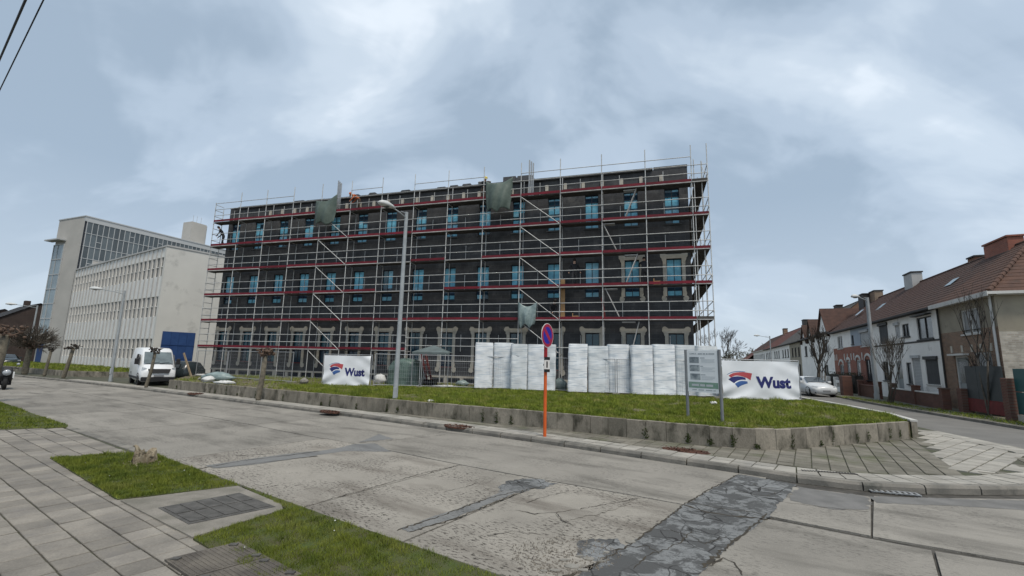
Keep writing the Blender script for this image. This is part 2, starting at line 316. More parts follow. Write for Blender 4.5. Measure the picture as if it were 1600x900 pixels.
# concrete slabs: two lanes of cast slabs, divided at the joints the photograph shows
uf = [cross_u(625, 686)]; un = [cross_u(610, 756)]
while uf[-1] > -75: uf.append(uf[-1]-5.1+random.uniform(-.3, .3))
while un[-1] > -75: un.append(un[-1]-4.9+random.uniform(-.3, .3))
ptrench = uv(G(1152, 742))[0]; ntrench = uv(G(900, 885))[0]
uf = [ptrench+.5]+uf; un = [uv(G(742, 800))[0]]+un; un = [uv(G(1000, 838))[0]+.55]+un
def slab(us, lo, hi, name, m, parent=road):
    b = MB(); top = [xy(u, hi(u)-.02) for u in us]; bot = [xy(u, lo(u)+.02) for u in us]
    n = len(us); z = random.uniform(-.002, .002); poly = bot+top[::-1]
    return b.prism(poly, -.024, z, 0).build(name, m, parent)
for lst, lo, hi in ((uf, vC, vF), (un, vN, vC)):
    for k, (b_, a_) in enumerate(zip(lst, lst[1:])):
        us = list(np.linspace(a_+.015, b_-.015, 6))
        slab(us, lo, hi, 'concrete_slab', m_pit if (lst is un and k < 3) else m_conc)
def gpoly(pts, z=0.): return [G(x, y, z)[:2] for x, y in pts]
def ccw(p):
    a = sum(p[i][0]*p[(i+1) % len(p)][1]-p[(i+1) % len(p)][0]*p[i][1] for i in range(len(p)))
    return p if a > 0 else p[::-1]
for pts in ([(1212, 757), (1300, 768), (1360.5, 776), (1360.5, 837), (1170, 800)], [(1365.5, 775), (1440, 778), (1620, 780), (1900, 800), (1900, 935), (1620, 882), (1364, 838)],
            [(1160, 803), (1360, 842), (1455, 860), (1466, 900), (1490, 1010), (1000, 1010), (1060, 875)], [(1461, 861), (1620, 887), (1900, 942), (1900, 1010), (1498, 1010), (1472, 900)]):
    MB().prism(ccw(gpoly(pts)), -.024, 0, 0).build('concrete_slab', m_conc, road)
_a, _b, _c, _e = [tuple(G(*q)[:2]) for q in ((1905, 800), (1905, 943), (1905, 1010), (1000, 1012))]
for p_ in ([_a, (18.4, 6.4), (18.4, _b[1]-.8), _b], [_b, (18.4, _b[1]-.85), (18.4, -9), (9.4, -1.4), _c], [_e, _c, (9.3, -1.35), (3.3, 2.6)], [(18.45, 6.4), (26, 5.8), (26, -9), (18.45, -9)]):
    MB().prism(ccw(list(p_)), -.024, -.001, 0).build('concrete_slab', m_conc, road)
# side street surface and the transverse trench reinstatement
ss = [(13.0, 7.4), (17.5, 7.0), (19.5, 10), (19.0, 14), (19.25, 17.58), (20.87, 24.14), (22.5, 29.6), (24.3, 34.4), (28.6, 47), (42, 93), (36, 95), (24.2, 54), (19.2, 35), (16.7, 24.6), (15.1, 18.6), (13.95, 13.4), (12.5, 10.1)]
tag(MB().prism(ccw(ss), -.022, -.001, 0).build('side_street', m_side), kind='structure')
from mathutils import noise as mnoise
def ragged(pts, amp, step=.035):
    o = []
    for i in range(len(pts)):
        a = Vector(pts[i]); b = Vector(pts[(i+1) % len(pts)]); n = max(1, int((b-a).length/step)); d = (b-a); nn = Vector((-d.y, d.x)).normalized()
        for k in range(n): q = a+d*k/n; o.append(q+nn*amp*min(1., k/4, (n-k)/4)*(1.6*mnoise.noise((q.x*3, q.y*3, 1.7))+1.1*mnoise.noise((q.x*9, q.y*9, 5.1))+.8*mnoise.noise((q.x*25, q.y*25, 9.3))))
    return o
def patch(name, pts, m, z, amp=.02, px=True, step=.035):
    p = gpoly(pts) if px else pts; q = ragged([Vector(a) for a in p], amp, step); q = ccw([tuple(a) for a in q])
    return MB().add([(a[0], a[1], z) for a in q], [tuple(range(len(q)))]).build(name, m, road)
patch('asphalt_trench', [(1155, 741), (1245, 757), (1205, 803), (1130, 862), (1085, 905), (1060, 1010), (760, 1010), (930, 880), (1003, 838), (1068, 789)], m_trench, .004, .022)
patch('asphalt_patch', [(905, 845), (965, 842), (985, 858), (930, 878), (900, 868)], m_trench, .006, .05)
patch('asphalt_patch', [(868, 803), (905, 797), (940, 790), (985, 781), (998, 779), (960, 797), (915, 806), (885, 816)], m_pit, .0045, .05)
patch('asphalt_patch', [(880, 822), (905, 818), (960, 850), (930, 880), (870, 905), (800, 925), (800, 890), (872, 860)], m_pit, .004, .05)
patch('asphalt_patch', [(552, 694), (585, 693), (612, 706), (540, 705), (490, 712), (500, 705), (535, 699)], m_asph2, .004, .022)
patch('asphalt_patch', [(570, 688), (592, 678), (615, 686), (560, 691)], m_asph2, .004, .022)
patch('asphalt_patch', [(790, 752), (830, 748), (872, 756), (850, 764), (800, 771), (778, 768)], m_trench, .004, .07)
patch('asphalt_patch', [(625, 826), (700, 800), (770, 775), (792, 764), (806, 770), (770, 785), (710, 810), (640, 832)], m_asph2, .005, .022)
patch('asphalt_patch', [(320, 728), (400, 716), (480, 706), (500, 705), (495, 712), (420, 723), (340, 732)], m_asph2, .005, .022)
patch('damp_patch', [(1245, 760), (1352, 776), (1356, 796), (1300, 796), (1235, 782)], m_damp, .003, .05)
patch('damp_patch', [(1358, 776), (1640, 783), (1640, 800), (1480, 790), (1370, 786)], m_damp, .003, .03)
def ribbon(name, pts, w, m=m_crack, z=.0065, jit=.012, px=True, seg=.05, parent=road):
    P = [Vector(q) for q in (gpoly(pts) if px else pts)]; line = []
    for a, b in zip(P, P[1:]):
        n = max(2, int((b-a).length/seg)); d = b-a; nn = Vector((-d.y, d.x)).normalized()
        for k in range(n): line.append(a+d*k/n+nn*random.gauss(0, jit))
    line.append(P[-1]); b = MB(); v = []; w *= .8
    for k, p in enumerate(line):
        d = line[min(k+1, len(line)-1)]-line[max(k-1, 0)]; nn = Vector((-d.y, d.x)).normalized()*w*(.25+1.5*abs(mnoise.noise((p.x*4, p.y*4, 3.3)))+random.uniform(0, .35))*(.3 if k in (0, len(line)-1) else 1)
        v += [(*(p+nn), z), (*(p-nn), z)]
    f = [(2*i, 2*i+2, 2*i+3, 2*i+1) for i in range(len(line)-1)]
    return b.add(v, f).build(name, m, parent)
for pts, w_ in (([(497, 785), (575, 764), (660, 740), (722, 726)], .010), ([(620, 830), (690, 806), (760, 780), (805, 769), (850, 760)], .022), ([(640, 832), (720, 808), (772, 786), (808, 772)], .02),
                ([(300, 735), (380, 720), (450, 712), (500, 705)], .02), ([(330, 733), (410, 723), (497, 713)], .018), ([(370, 713), (425, 709)], .02), ([(560, 692), (640, 686), (700, 679)], .010),
                ([(806, 797), (835, 803), (868, 801), (905, 796)], .008), ([(905, 796), (940, 790), (975, 784), (998, 778)], .012), ([(822, 786), (850, 776), (890, 768)], .007), ([(868, 801), (880, 815), (900, 822)], .009),
                ([(1004, 838), (970, 860), (930, 882), (880, 905)], .022), ([(1068, 789), (1040, 812), (1003, 838)], .022), ([(1200, 803), (1165, 832), (1128, 862), (1098, 888)], .026), ([(1155, 741), (1110, 764), (1068, 789)], .018),
                ([(1066, 789), (1100, 800), (1140, 806), (1200, 812)], .035), ([(1075, 784), (1120, 794), (1190, 803)], .016), ([(1150, 768), (1175, 772), (1200, 776), (1215, 770)], .010), ([(1175, 755), (1190, 764), (1232, 762)], .008),
                ([(1224, 785), (1290, 793), (1359, 800)], .008), ([(1105, 885), (1130, 872), (1150, 880), (1160, 900)], .014), ([(1080, 830), (1060, 850), (1010, 870), (990, 890)], .012), ([(950, 862), (1010, 852), (1030, 866)], .012),
                ([(760, 838), (800, 830), (850, 836)], .006), ([(690, 770), (730, 760), (748, 754)], .005), ([(395, 664), (350, 668), (320, 664)], .012), ([(475, 681), (450, 684), (420, 683)], .010), ([(1045, 828), (1080, 838), (1100, 850), (1140, 838)], .009)):
    ribbon('crack', pts, w_)
m_stone = mat('loose_concrete', (.27, .255, .225), .9, (.16, .15, .13), 6); m_grit = mat('grit_stones', (.19, .17, .14), .9, (.08, .07, .06), 30, 3)
for x, y, r in [(895, 886, .10), (920, 874, .09), (905, 870, .05), (880, 876, .06), (940, 878, .05), (868, 892, .06), (948, 864, .05), (985, 847, .09), (912, 892, .07), (850, 893, .05)]:
    c = G(x, y); n = 7; b = MB(); p = [(c.x+r*random.uniform(.6, 1.1)*math.cos(2*math.pi*i/n), c.y+r*.6*random.uniform(.6, 1.1)*math.sin(2*math.pi*i/n)) for i in range(n)]
    b.prism(p, .003, .012).build('concrete_fragment', m_stone, road)
# gravel and grit in the worn hollow
gb = MB()
for _ in range(900):
    x, y = random.uniform(800, 980), random.uniform(838, 898)
    if (x-880)**2/90**2+(y-868)**2/30**2 > 1: continue
    c = G(x, y); r = random.uniform(.004, .011)
    gb.add([(c.x-r, c.y-r, .006), (c.x+r, c.y-r, .006), (c.x, c.y+r, .006), (c.x, c.y, .006+r*1.3)], [(0, 1, 3), (1, 2, 3), (2, 0, 3)])
tag(gb.build('grit', m_grit, road), kind='stuff')
def inside(poly, x, y):
    px = np.array([p[0] for p in poly]); py = np.array([p[1] for p in poly]); r = np.zeros(np.shape(x), bool); j = len(px)-1
    for i in range(len(px)):
        c = ((py[i] > y) != (py[j] > y)) & (x < (px[j]-px[i])*(y-py[i])/(py[j]-py[i]+1e-12)+px[i]); r ^= c; j = i
    return r
def tiles(parent, polys, holes, ang, sx, sy, gap, z0, z1, m, maxn, org=(0, 0), rows=None, stag=0., jit=.0025, rnd=.1):
    """tiles laid over polygons: the nearest maxn are objects, the rest one joined part"""
    c, s_ = math.cos(ang), math.sin(ang); P = np.array([p for q in polys for p in q]); 
    lu = ((P[:, 0]-org[0])*c+(P[:, 1]-org[1])*s_); lv = (-(P[:, 0]-org[0])*s_+(P[:, 1]-org[1])*c); cells = []
    for j in range(int(lv.min()/sy)-1, int(lv.max()/sy)+2):
        for i in range(int(lu.min()/sx)-1, int(lu.max()/sx)+2):
            u0 = (i+.5+(stag if j % 2 else 0))*sx; v0 = (j+.5)*sy; x = org[0]+u0*c-v0*s_; y = org[1]+u0*s_+v0*c; cells.append((x, y))
    cells = np.array(cells); ok = np.zeros(len(cells), bool)
    for q in polys: ok |= inside(q, cells[:, 0], cells[:, 1])
    for q in holes: ok &= ~inside(q, cells[:, 0], cells[:, 1])
    cells = cells[ok]
    # in front of the camera first
    d = cells[:, 1]; dist = np.hypot(cells[:, 0], cells[:, 1]); vis = (d > 2.5) & (np.abs(cells[:, 0]) < 1.22*d)
    order = np.argsort(dist+np.where(vis, 0, 500)); cells = cells[order]
    hx, hy = (sx-gap)/2, (sy-gap)/2; me = MB().bbox(-hx, hx, -hy, hy, z0-z1, 0, .006).mesh('tile', m); rest = MB()
    for k, (x, y) in enumerate(cells):
        dz = random.gauss(0, jit)
        if k < maxn:
            o = link('tile', me, parent, (x, y, z1+dz), (random.gauss(0, .006), random.gauss(0, .006), ang+random.gauss(0, .008)))
        elif dist[order][k] < 45:
            Mx = Matrix.Translation((x, y, z1+dz)) @ Matrix.Rotation(ang, 4, 'Z'); v = [(-hx, -hy, 0), (hx, -hy, 0), (hx, hy, 0), (-hx, hy, 0)]
            rest.add([Mx @ Vector(p) for p in v], [(0, 1, 2, 3)])
    if rest.v: tag(rest.build('tile_rows', m, parent), kind='stuff')
# ---- near pavement with verge
npoly = [p for p in NEAR]+[(9, -20), (-92, -20)]
pav = MB().prism(ccw(npoly), -.02, .085).build('pavement', m_bed); tag(pav, kind='structure')
nk = []                                                   # flush edging stones along the road
PB = [(-8.54, 8.92), (-5.39, 6.57), (-3.43, 5.31), (-2.0, 4.32), (-.6, 3.3), (1.6, 1.8)]          # pavement / verge boundary
PBfar = [(-40, 30.6), (-20, 16.86)]+[PB[0]]
V1 = [(-8.54, 8.92), (-7.62, 9.57), (-7.0, 9.40), (-5.62, 8.47), (-4.10, 7.39), (-5.30, 6.60)]
SLAB = [(-5.22, 6.55), (-4.12, 7.37), (-3.05, 6.55), (-2.92, 6.34), (-3.43, 5.36)]
V2 = [(-3.40, 5.33), (-2.88, 6.36), (-4.05, 7.36), (-3.92, 7.28), (-1.85, 5.84), (-.35, 4.82), (1.2, 3.75), (2.9, 2.6), (1.6, 1.8), (-.6, 3.3), (-2.0, 4.32)]
V3 = [(-20, 16.86), (-12.72, 11.86), (-11.56, 12.40), (-11.9, 12.78), (-13.9, 14.1), (-19.3, 17.8), (-40, 32.2), (-40, 30.6)]
PV = [tuple(p) for p in ([(-40, 30.6), (-12.72, 11.86), (-11.5, 12.48), (-7.62, 9.62), (-8.54, 8.92)]+PB[1:]+[(2.5, 0.5), (-6, .2), (-14, 6), (-40, 24)])]
PV2 = [(-40, 31.2), (-12.72, 12.2), (-11.3, 12.30), (-7.2, 9.45), (-8.3, 9.1), (-5.1, 6.8), (-3.15, 5.5), (-1.8, 4.5), (-.4, 3.5), (1.8, 2.0), (2.5, 0.5), (-6, .2), (-14, 6), (-40, 24)]
tiles(pav, [PV2], [], UA-.008, .315, .315, .016, .06, .105, m_tile, 300, org=(-5.39, 6.57))
def bladefield(name, polys, dens, h, hw, m, zfun, spread=.5, holes=(), parent=None, lab=None, clump=0, far=None):
    V = []; 
    for poly in polys:
        a = np.array(poly); x0, y0 = a.min(0); x1, y1 = a.max(0); n = int((x1-x0)*(y1-y0)*dens)
        x = rng.uniform(x0, x1, n); y = rng.uniform(y0, y1, n); k = inside(poly, x, y)
        for q in holes: k &= ~inside(q, x, y)
        if far: k &= (y > .5) & (rng.uniform(0, 1, n) < np.clip((far/np.hypot(x, y))**2, 0, 1))
        x, y = x[k], y[k]
        if clump:
            cl = np.sin(x*clump+1.3*np.sin(y*clump*.7))*np.sin(y*clump*1.1+1.7*np.sin(x*clump*.6)); hs = h*(1+.55*cl)*(1+.5*np.sin(x*clump*2.7+y*1.9)*np.sin(y*clump*2.3-x*1.1)); kk = rng.uniform(0, 1, len(x)) < .72+.5*np.sin(x*1.7+2*np.sin(y*.8))*np.sin(y*1.9+1.4*np.sin(x*.9)); x, y, hs = x[kk], y[kk], hs[kk]
        else: hs = np.full(len(x), h)
        n = len(x); hh = hs*rng.uniform(.45, 1.25, n); t = rng.uniform(0, 6.283, n); ln = rng.uniform(0, spread, n)*hh; t2 = rng.uniform(0, 6.283, n); ww = hw*rng.uniform(.7, 1.4, n)
        z = zfun(x, y)
        A = np.stack([x-ww*np.cos(t), y-ww*np.sin(t), z], 1); B = np.stack([x+ww*np.cos(t), y+ww*np.sin(t), z], 1); C = np.stack([x+ln*np.cos(t2), y+ln*np.sin(t2), z+hh], 1)
        V.append(np.stack([A, B, C], 1).reshape(-1, 3))
    V = np.concatenate(V); n = len(V)//3; me = bpy.data.meshes.new(name); me.vertices.add(len(V)); me.vertices.foreach_set('co', V.ravel()); me.loops.add(len(V)); me.loops.foreach_set('vertex_index', np.arange(len(V), dtype=np.int32))
    me.polygons.add(n); me.polygons.foreach_set('loop_start', np.arange(0, 3*n, 3, dtype=np.int32)); me.polygons.foreach_set('loop_total', np.full(n, 3, np.int32)); me.materials.append(m); me.update(); me.validate()
    o = link(name, me, parent); tag(o, kind='stuff')
    if parent is None: tag(o, lab, 'grass')
    return o
verge = MB()
for q in (V1, V2, V3): verge.prism(ccw(q), .05, .120)
tag(verge.build('verge', m_soil), kind='structure')
def vz(x, y): return np.full(np.shape(x), .116)+.03*np.exp(-((x+6.9)**2+(y-8.9)**2)/.5)
bladefield('grass', [V1], 9000, .045, .004, m_grassb, vz, .9, lab='short green grass of the verge patch around the rotten stump', clump=6)
bladefield('grass', [V2], 11000, .034, .003, m_grassb, vz, .9, lab='short grass of the verge nearest the camera beside the road', clump=7, far=6.5)
bladefield('grass', [V3], 1500, .05, .008, m_grassb, vz, .9, lab='short grass of the verge beyond the paved crossing at the left', clump=4)
# stony edge where the verge meets the road
eb = MB()
for u in np.arange(-16, 3.2, .06):
    p = xy(u, vN(u)+random.uniform(-.05, .06)); r = random.uniform(.01, .035)
    if random.random() < .8: eb.box(p.x-r, p.x+r, p.y-r*.7, p.y+r*.7, -.01, .012+r*.8, 0, None, (r*.4, r*.3))
tag(eb.build('broken_edge', m_stone, road), kind='stuff')
dz_ = MB()
for _ in range(70):
    q = random.choice((V1, V2)); a = np.array(q); x, y = random.uniform(a[:, 0].min(), a[:, 0].max()), random.uniform(a[:, 1].min(), a[:, 1].max())
    if y < 4 or not inside(q, np.array([x]), np.array([y]))[0]: continue
    r = random.uniform(.006, .011); dz_.prism([(x+r*math.cos(t), y+r*math.sin(t)) for t in np.linspace(0, 6.283, 7)[:-1]], .145, .150)
dzo = dz_.build('daisies', mat('daisy_white', (.6, .6, .55), .8)); tag(dzo, 'tiny white daisies scattered in the near verge', 'flowers', kind='stuff')
# inspection slab and covers in the verge
sl = root('inspection_chamber', 'square concrete slab with a dark ribbed iron cover in the grass verge', 'manhole', (0, 0, 0))
MB().prism(ccw(SLAB), .04, .122).build('slab', m_hatchc, sl)
cv = [(-4.50, 6.27), (-3.88, 7.0), (-3.06, 6.42), (-3.72, 5.72)]
MB().prism(ccw(cv), .08, .127).build('cover_frame', m_iron, sl)
ca, cb_, cc_, cd_ = [Vector(p) for p in cv]
for i in range(2):
    for j in range(5):
        def q(s, t): return (ca*(1-s)+cb_*s)*(1-t)+(cd_*(1-s)+cc_*s)*t
        s0, s1, t0, t1 = .04+j*.19, .04+(j+1)*.19-.03, .05+i*.46, .05+(i+1)*.46-.04
        MB().prism(ccw([tuple(q(s0, t0)), tuple(q(s1, t0)), tuple(q(s1, t1)), tuple(q(s0, t1))]), .12, .133+random.uniform(0, .003)).build('cover_plate', m_iron, sl)
m_wood = mat('hatch_lid', (.145, .128, .105), .85, (.08, .07, .06), 4, 6, fine=.25, fscale=70, bump=.5, bscale=90)
hs = root('hatch_cover', 'wide brown ribbed double hatch cover in the pavement at the bottom edge', 'manhole', (0, 0, 0))
HA, HB = Vector((-3.30, 4.78)), Vector((-2.86, 5.24)); HU = Vector((.82, -.572))
for k in range(2):
    a = HA+HU*k*.62; b = HB+HU*k*.62; c = b+HU*.60; d = a+HU*.60
    lid = MB().prism(ccw([tuple(a), tuple(d), tuple(c), tuple(b)]), .06, .130).build('lid', m_wood, hs)
    for i in range(14):
        t0, t1 = .03+i*.068, .03+i*.068+.035
        MB().prism(ccw([tuple(a+(b-a)*t0+HU*.03), tuple(a+(b-a)*t0+HU*.57), tuple(a+(b-a)*t1+HU*.57), tuple(a+(b-a)*t1+HU*.03)]), .125, .1335).build('rib', m_wood, lid)
    for e_ in (a+(b-a)*.1+HU*.08, b-(b-a)*.1+HU*.52, b-(b-a)*.12+HU*.08):
        MB().box(e_.x-.04, e_.x+.04, e_.y-.025, e_.y+.025, .12, .146, 0).build('lifting_eye', m_iron, lid)
# ---- far sidewalk: base, kerb stones, border tiles
side_poly = [tuple(Vector(p)+VD*.07) if i < len(FAR) else (p[0]-.03, p[1]+.06) for i, p in enumerate(FAR+CORN)]+[(-60, 140), (-140, 110)]
# planter wall line (base, front face)
WALL = [(-19.3, 26.4), (-11.9, 21.75), (-5.75, 18.05), (-2.07, 16.0), (1.06, 14.25), (3.54, 12.75), (5.58, 11.62), (6.34, 11.47), (7.3, 11.82), (8.42, 12.33), (12.25, 14.1)]
walk = MB().prism(ccw(side_poly), -.02, .10).build('sidewalk', m_bed); tag(walk, kind='structure')
def resample(pl, step, start=0.):
    P = [Vector(p) for p in pl]; L_ = [0]
    for a, b in zip(P, P[1:]): L_.append(L_[-1]+(b-a).length)
    def at(s):
        s = min(max(s, 0), L_[-1]-1e-6)
        for i in range(len(P)-1):
            if s <= L_[i+1]: return P[i]+(P[i+1]-P[i])*((s-L_[i])/(L_[i+1]-L_[i]))
    n = int((L_[-1]-start)/step); return [at(start+i*step) for i in range(n+1)], at, L_[-1]
ek, _, _ = resample([(-40, 32.5), (-19.35, 17.95), (-12.8, 13.40), (-9.3, 11.05), (-6.5, 9.15)], .8)
for a, b in zip(ek, ek[1:]):
    d = b-a; MB().bbox(.012, d.length-.012, -.16, 0, .0, .113, .012).build('edging_stone', m_kerb, pav, (a.x, a.y, 0), (0, 0, math.atan2(d.y, d.x)))
kl, kat, klen = resample(FAR[1:]+CORN[:8], 1.0)
def offs(p, a, b, d): n = Vector((-(b-a).y, (b-a).x)).normalized(); return p+n*d
for a, b in zip(kl, kl[1:]):
    d = (b-a).normalized()*.013; a2, b2 = a+d, b-d; kb = MB(); dz = random.uniform(-.012, .008)
    q = [offs(a2, a, b, 0), offs(b2, a, b, 0), offs(b2, a, b, .14), offs(a2, a, b, .14)]; q1 = [offs(a2, a, b, .03), offs(b2, a, b, .03)]
    v = [(*q[0], -.02), (*q[1], -.02), (*q[1], .075+dz), (*q[0], .075+dz), (*q1[0], .122+dz), (*q1[1], .122+dz), (*q[2], .126+dz), (*q[3], .126+dz), (*q[2], -.02), (*q[3], -.02)]
    kb.add(v, [(0, 1, 2, 3), (3, 2, 5, 4), (4, 5, 6, 7), (1, 8, 6, 5, 2), (9, 0, 3, 4, 7)]); kb.build('kerb_stone', m_kerb, walk)
# light border tiles: two courses following the kerb
bl, bat, blen = resample(FAR[2:]+CORN[:9], .40)
me_rest = MB(); cnt = 0
segs = list(zip(bl, bl[1:]))
for i in range(len(segs)-1, -1, -1):
    a, b = segs[i]; a3 = bl[i+2] if i+2 < len(bl) else b+(b-a); d = (b-a)
    for r in range(2):
        o0 = .165+r*.315; g_ = .0
        q = [offs(a, bl[max(i-1, 0)], b, o0+g_), offs(b, a, a3, o0+g_), offs(b, a, a3, o0+.30), offs(a, bl[max(i-1, 0)], b, o0+.30)]
        q = [q[0]+d*.032, q[1]-d*.032, q[2]-d*.032, q[3]+d*.032]; dz = random.gauss(0, .002)
        if cnt < 150: MB().prism([tuple(p) for p in q], .09, .124+dz).build('border_tile', m_tlight, walk); cnt += 1
        else: me_rest.prism([tuple(p) for p in q], .09, .124+dz)
tag(me_rest.build('border_tile_row', m_tlight, walk), kind='stuff')
# corner field of light tiles by the side street and the darker walk in front of the wall
kerb_in = [tuple(offs(bl[i], bl[max(i-1, 0)], bl[min(i+1, len(bl)-1)], .79)) for i in range(0, len(bl))]
lightfield = [(8.9, 9.25), (10.4, 9.75), (11.9, 10.9), (12.95, 12.3), (13.4, 13.7), (14.0, 16.1), (13.35, 15.6), (12.6, 14.3), (10.7, 11.9), (9.6, 10.6)]
darkwalk = [p for p in kerb_in if p[0] > -30]
darkwalk = ccw(darkwalk[:-4]+[(9.6, 10.7), (10.7, 12.0), (12.35, 14.0)]+[(p[0]*1.0+.05, p[1]-.05) for p in WALL[::-1][1:]]+[(-30, 32.9)])
tiles(walk, [lightfield], [], .62, .50, .33, .028, .09, .121, m_tlight, 140, org=(9, 9))
tiles(walk, [darkwalk], [ccw(lightfield)], UA+.02, .31, .31, .020, .09, .119, m_tdark, 300, org=(6, 10))
dr = root('channel_grate', 'long narrow iron channel grate set in the light tiles at the corner', 'drain')
gp = [G(1252, 735, .124), G(1340, 741, .124)]; gd = (gp[1]-gp[0]); gl = gd.length; gd.normalize(); gn = Vector((-gd.y, gd.x, 0))
dr.location = gp[0]; dr.rotation_euler = (0, 0, math.atan2(gd.y, gd.x))
MB().box(0, gl, -.06, .06, -.03, .002).build('frame', m_crack, dr)
for i in range(int(gl/.05)): MB().box(.01+i*.05, .035+i*.05, -.055, .055, 0, .009).build('bar', m_iron, dr)
gu = root('gully_grate', 'grey slotted gully grate against the kerb of the corner', 'drain')
gp = [G(1358, 766), G(1434, 773)]; gd = (gp[1]-gp[0]); gl = gd.length; gd.normalize(); gu.location = gp[0]; gu.rotation_euler = (0, 0, math.atan2(gd.y, gd.x))
MB().box(0, gl, -.10, .10, -.03, .003).build('frame', m_crack, gu)
m_galv = mat('galvanised_steel', (.42, .43, .43), .5, (.33, .34, .35), 8, metal=.5, fine=.1)
for i in range(int(gl/.085)+1): MB().box(i*.085, i*.085+.035, -.10, .10, -.01, .012).build('bar', m_galv, gu)
for y0 in (-.10, .075): MB().box(0, gl, y0, y0+.025, -.01, .014).build('rail', m_galv, gu)
# leaf litter pits of felled trees in the walk
for x, y, r in [(717, 666, .55), (1071, 704, .55), (515, 643, .5), (306, 615, .6)]:
    c = G(x, y, .124); b = MB()
    for _ in range(260):
        a = random.uniform(0, 6.283); q = r*math.sqrt(random.random()); px_, py_ = c.x+UD.x*q*math.cos(a)+VD.x*q*.5*math.sin(a), c.y+UD.y*q*math.cos(a)+VD.y*q*.5*math.sin(a); s_ = random.uniform(.015, .04); t = random.uniform(0, 6.28)
        b.add([(px_-s_*math.cos(t), py_-s_*math.sin(t), .124+random.uniform(0, .02)), (px_+s_*math.cos(t), py_+s_*math.sin(t), .124+random.uniform(0, .03)), (px_-s_*math.sin(t), py_+s_*math.cos(t), .126+random.uniform(0, .04))], [(0, 1, 2)])
    b.prism([(c.x+UD.x*r*math.cos(a)+VD.x*r*.5*math.sin(a), c.y+UD.y*r*math.cos(a)+VD.y*r*.5*math.sin(a)) for a in np.linspace(0, 6.283, 13)[:-1]], .09, .1235, 0)
    tag(b.build('leaf_litter', m_leaf, walk), kind='stuff')
# ---- retaining wall of the site lot
m_wallc = mat('retaining_concrete', (.255, .228, .185), .92, (.165, .150, .120), 2.4, 8, .36, .64, rnd=.16, fine=.22, fscale=30, bump=.5, dirt=(.050, .047, .034), dscale=2.9, dlo=.50, dhi=.70, stretch=(1, 1, .55))
m_moss = mat('moss', (.085, .12, .03), .95, (.05, .06, .02), 14)
ZL = .56
rw = root('retaining_wall', 'low weathered concrete panel wall along the sidewalk holding up the site lawn', 'wall', (6.34, 11.47, .1))
wl, wat, wlen = resample(WALL, .525)
for i, (a, b) in enumerate(zip(wl, wl[1:])):
    d = (b-a); L_ = d.length; h_ = random.uniform(-.007, .007); o = MB()
    o.bbox(.006, L_-.006, 0, .10, .0, .50+h_, .012).build('panel', m_wallc, rw, (a.x-6.34, a.y-11.47, 0), (random.gauss(0, .007), random.gauss(0, .002), math.atan2(d.y, d.x)))
for a, b in zip(wl, wl[1:]):
    if random.random() < .30 or a.x > 5 and random.random() < .3:
        c = b; hgt = random.uniform(.1, .4); d = (b-a).normalized(); n = Vector((d.y, -d.x)); o = MB()
        for _ in range(40):
            t = random.random(); p = c+d*random.gauss(0, .035)+n*.012; z = .02+hgt*t; s_ = .02+.025*(1-t)
            o.add([(p.x-6.34, p.y-11.47, z), (p.x-6.34+d.x*s_+n.x*.02, p.y-11.47+d.y*s_+n.y*.02, z+.03), (p.x-6.34+n.x*.03, p.y-11.47+n.y*.03, z+random.uniform(.02, .06))], [(0, 1, 2)])
        o.build('moss_tuft', m_moss, rw)
# side wall with pale coping along the side street
m_cop = mat('pale_coping', (.5, .49, .46), .85, (.4, .39, .36), 3)
SW = [(12.25, 14.1), (13.2, 16.2), (13.95, 19.2), (14.6, 22.4), (15.3, 25.4), (17.3, 34)]
for a, b in zip(SW, SW[1:]):
    a, b = Vector(a), Vector(b); d = b-a; n_ = max(1, round(d.length/1.6))
    for k in range(n_):
        L_ = d.length/n_; p = a+d*k/n_
        MB().bbox(.004, L_-.004, 0, .14, 0, .47, .01).build('panel', m_wallc, rw, (p.x-6.34, p.y-11.47, 0), (0, 0, math.atan2(d.y, d.x)))
        MB().bbox(.002, L_-.002, -.02, .16, .471, .53, .01).build('coping', m_cop, rw, (p.x-6.34, p.y-11.47, 0), (0, 0, math.atan2(d.y, d.x)))
# ---- the lot behind the wall
lotp = ccw([(p[0]+.02, p[1]+.07) if p[0] < 5 else ((p[0]+.0, p[1]+.08) if p[0] < 7 else (p[0]-.05, p[1]+.06)) for p in WALL[:-1]]+[(12.1, 14.2)]+[(p[0]-.08, p[1]) for p in SW[1:]]+[(20, 48), (-26, 52), (-24.4, 35.9), (-19.6, 27.0)])
m_lot = mat('lot_soil', (.105, .088, .055), .95, (.16, .135, .095), 1.1, 7, .42, .62, fine=.3, fscale=20, bump=.6, bscale=12, dirt=(.20, .185, .15), dscale=.5, dlo=.60, dhi=.75)
lot = MB().prism([tuple(p) for p in lotp], .0, .55).build('lawn', m_lot); tag(lot, kind='structure')
LG = ccw([(-8.6, 20.05), (-5.7, 18.25), (-2.0, 16.15), (1.08, 14.4), (3.6, 12.92), (5.62, 11.80), (6.34, 11.65), (8.36, 12.5), (12.1, 14.25), (13.1, 16.4), (13.9, 19.6), (14.5, 22.4), (11, 23.0), (0, 25.7), (-8.5, 26.0), (-11.5, 26.0), (-12.2, 24.2)])
def lz(x, y): return np.full(np.shape(x), .545)+.03*np.sin(x*1.1)*np.sin(y*.9)
bladefield('grass', [LG], 2600, .10, .008, m_grassb2, lz, 1.2, lab='rough green lawn in front of the hoarding and banners', clump=2.6, far=15)
LG2 = ccw([(-19.2, 26.5), (-8.6, 20.05), (-12.2, 24.2), (-11.5, 26.2), (-8.5, 26.5), (4, 26.0), (8, 25.8), (8, 26.8), (-22, 35.0)])
bladefield('grass', [LG2], 80, .14, .012, m_grassb2, lz, 1.6, lab='sparse weeds on the bare soil before the scaffold', clump=1.3)
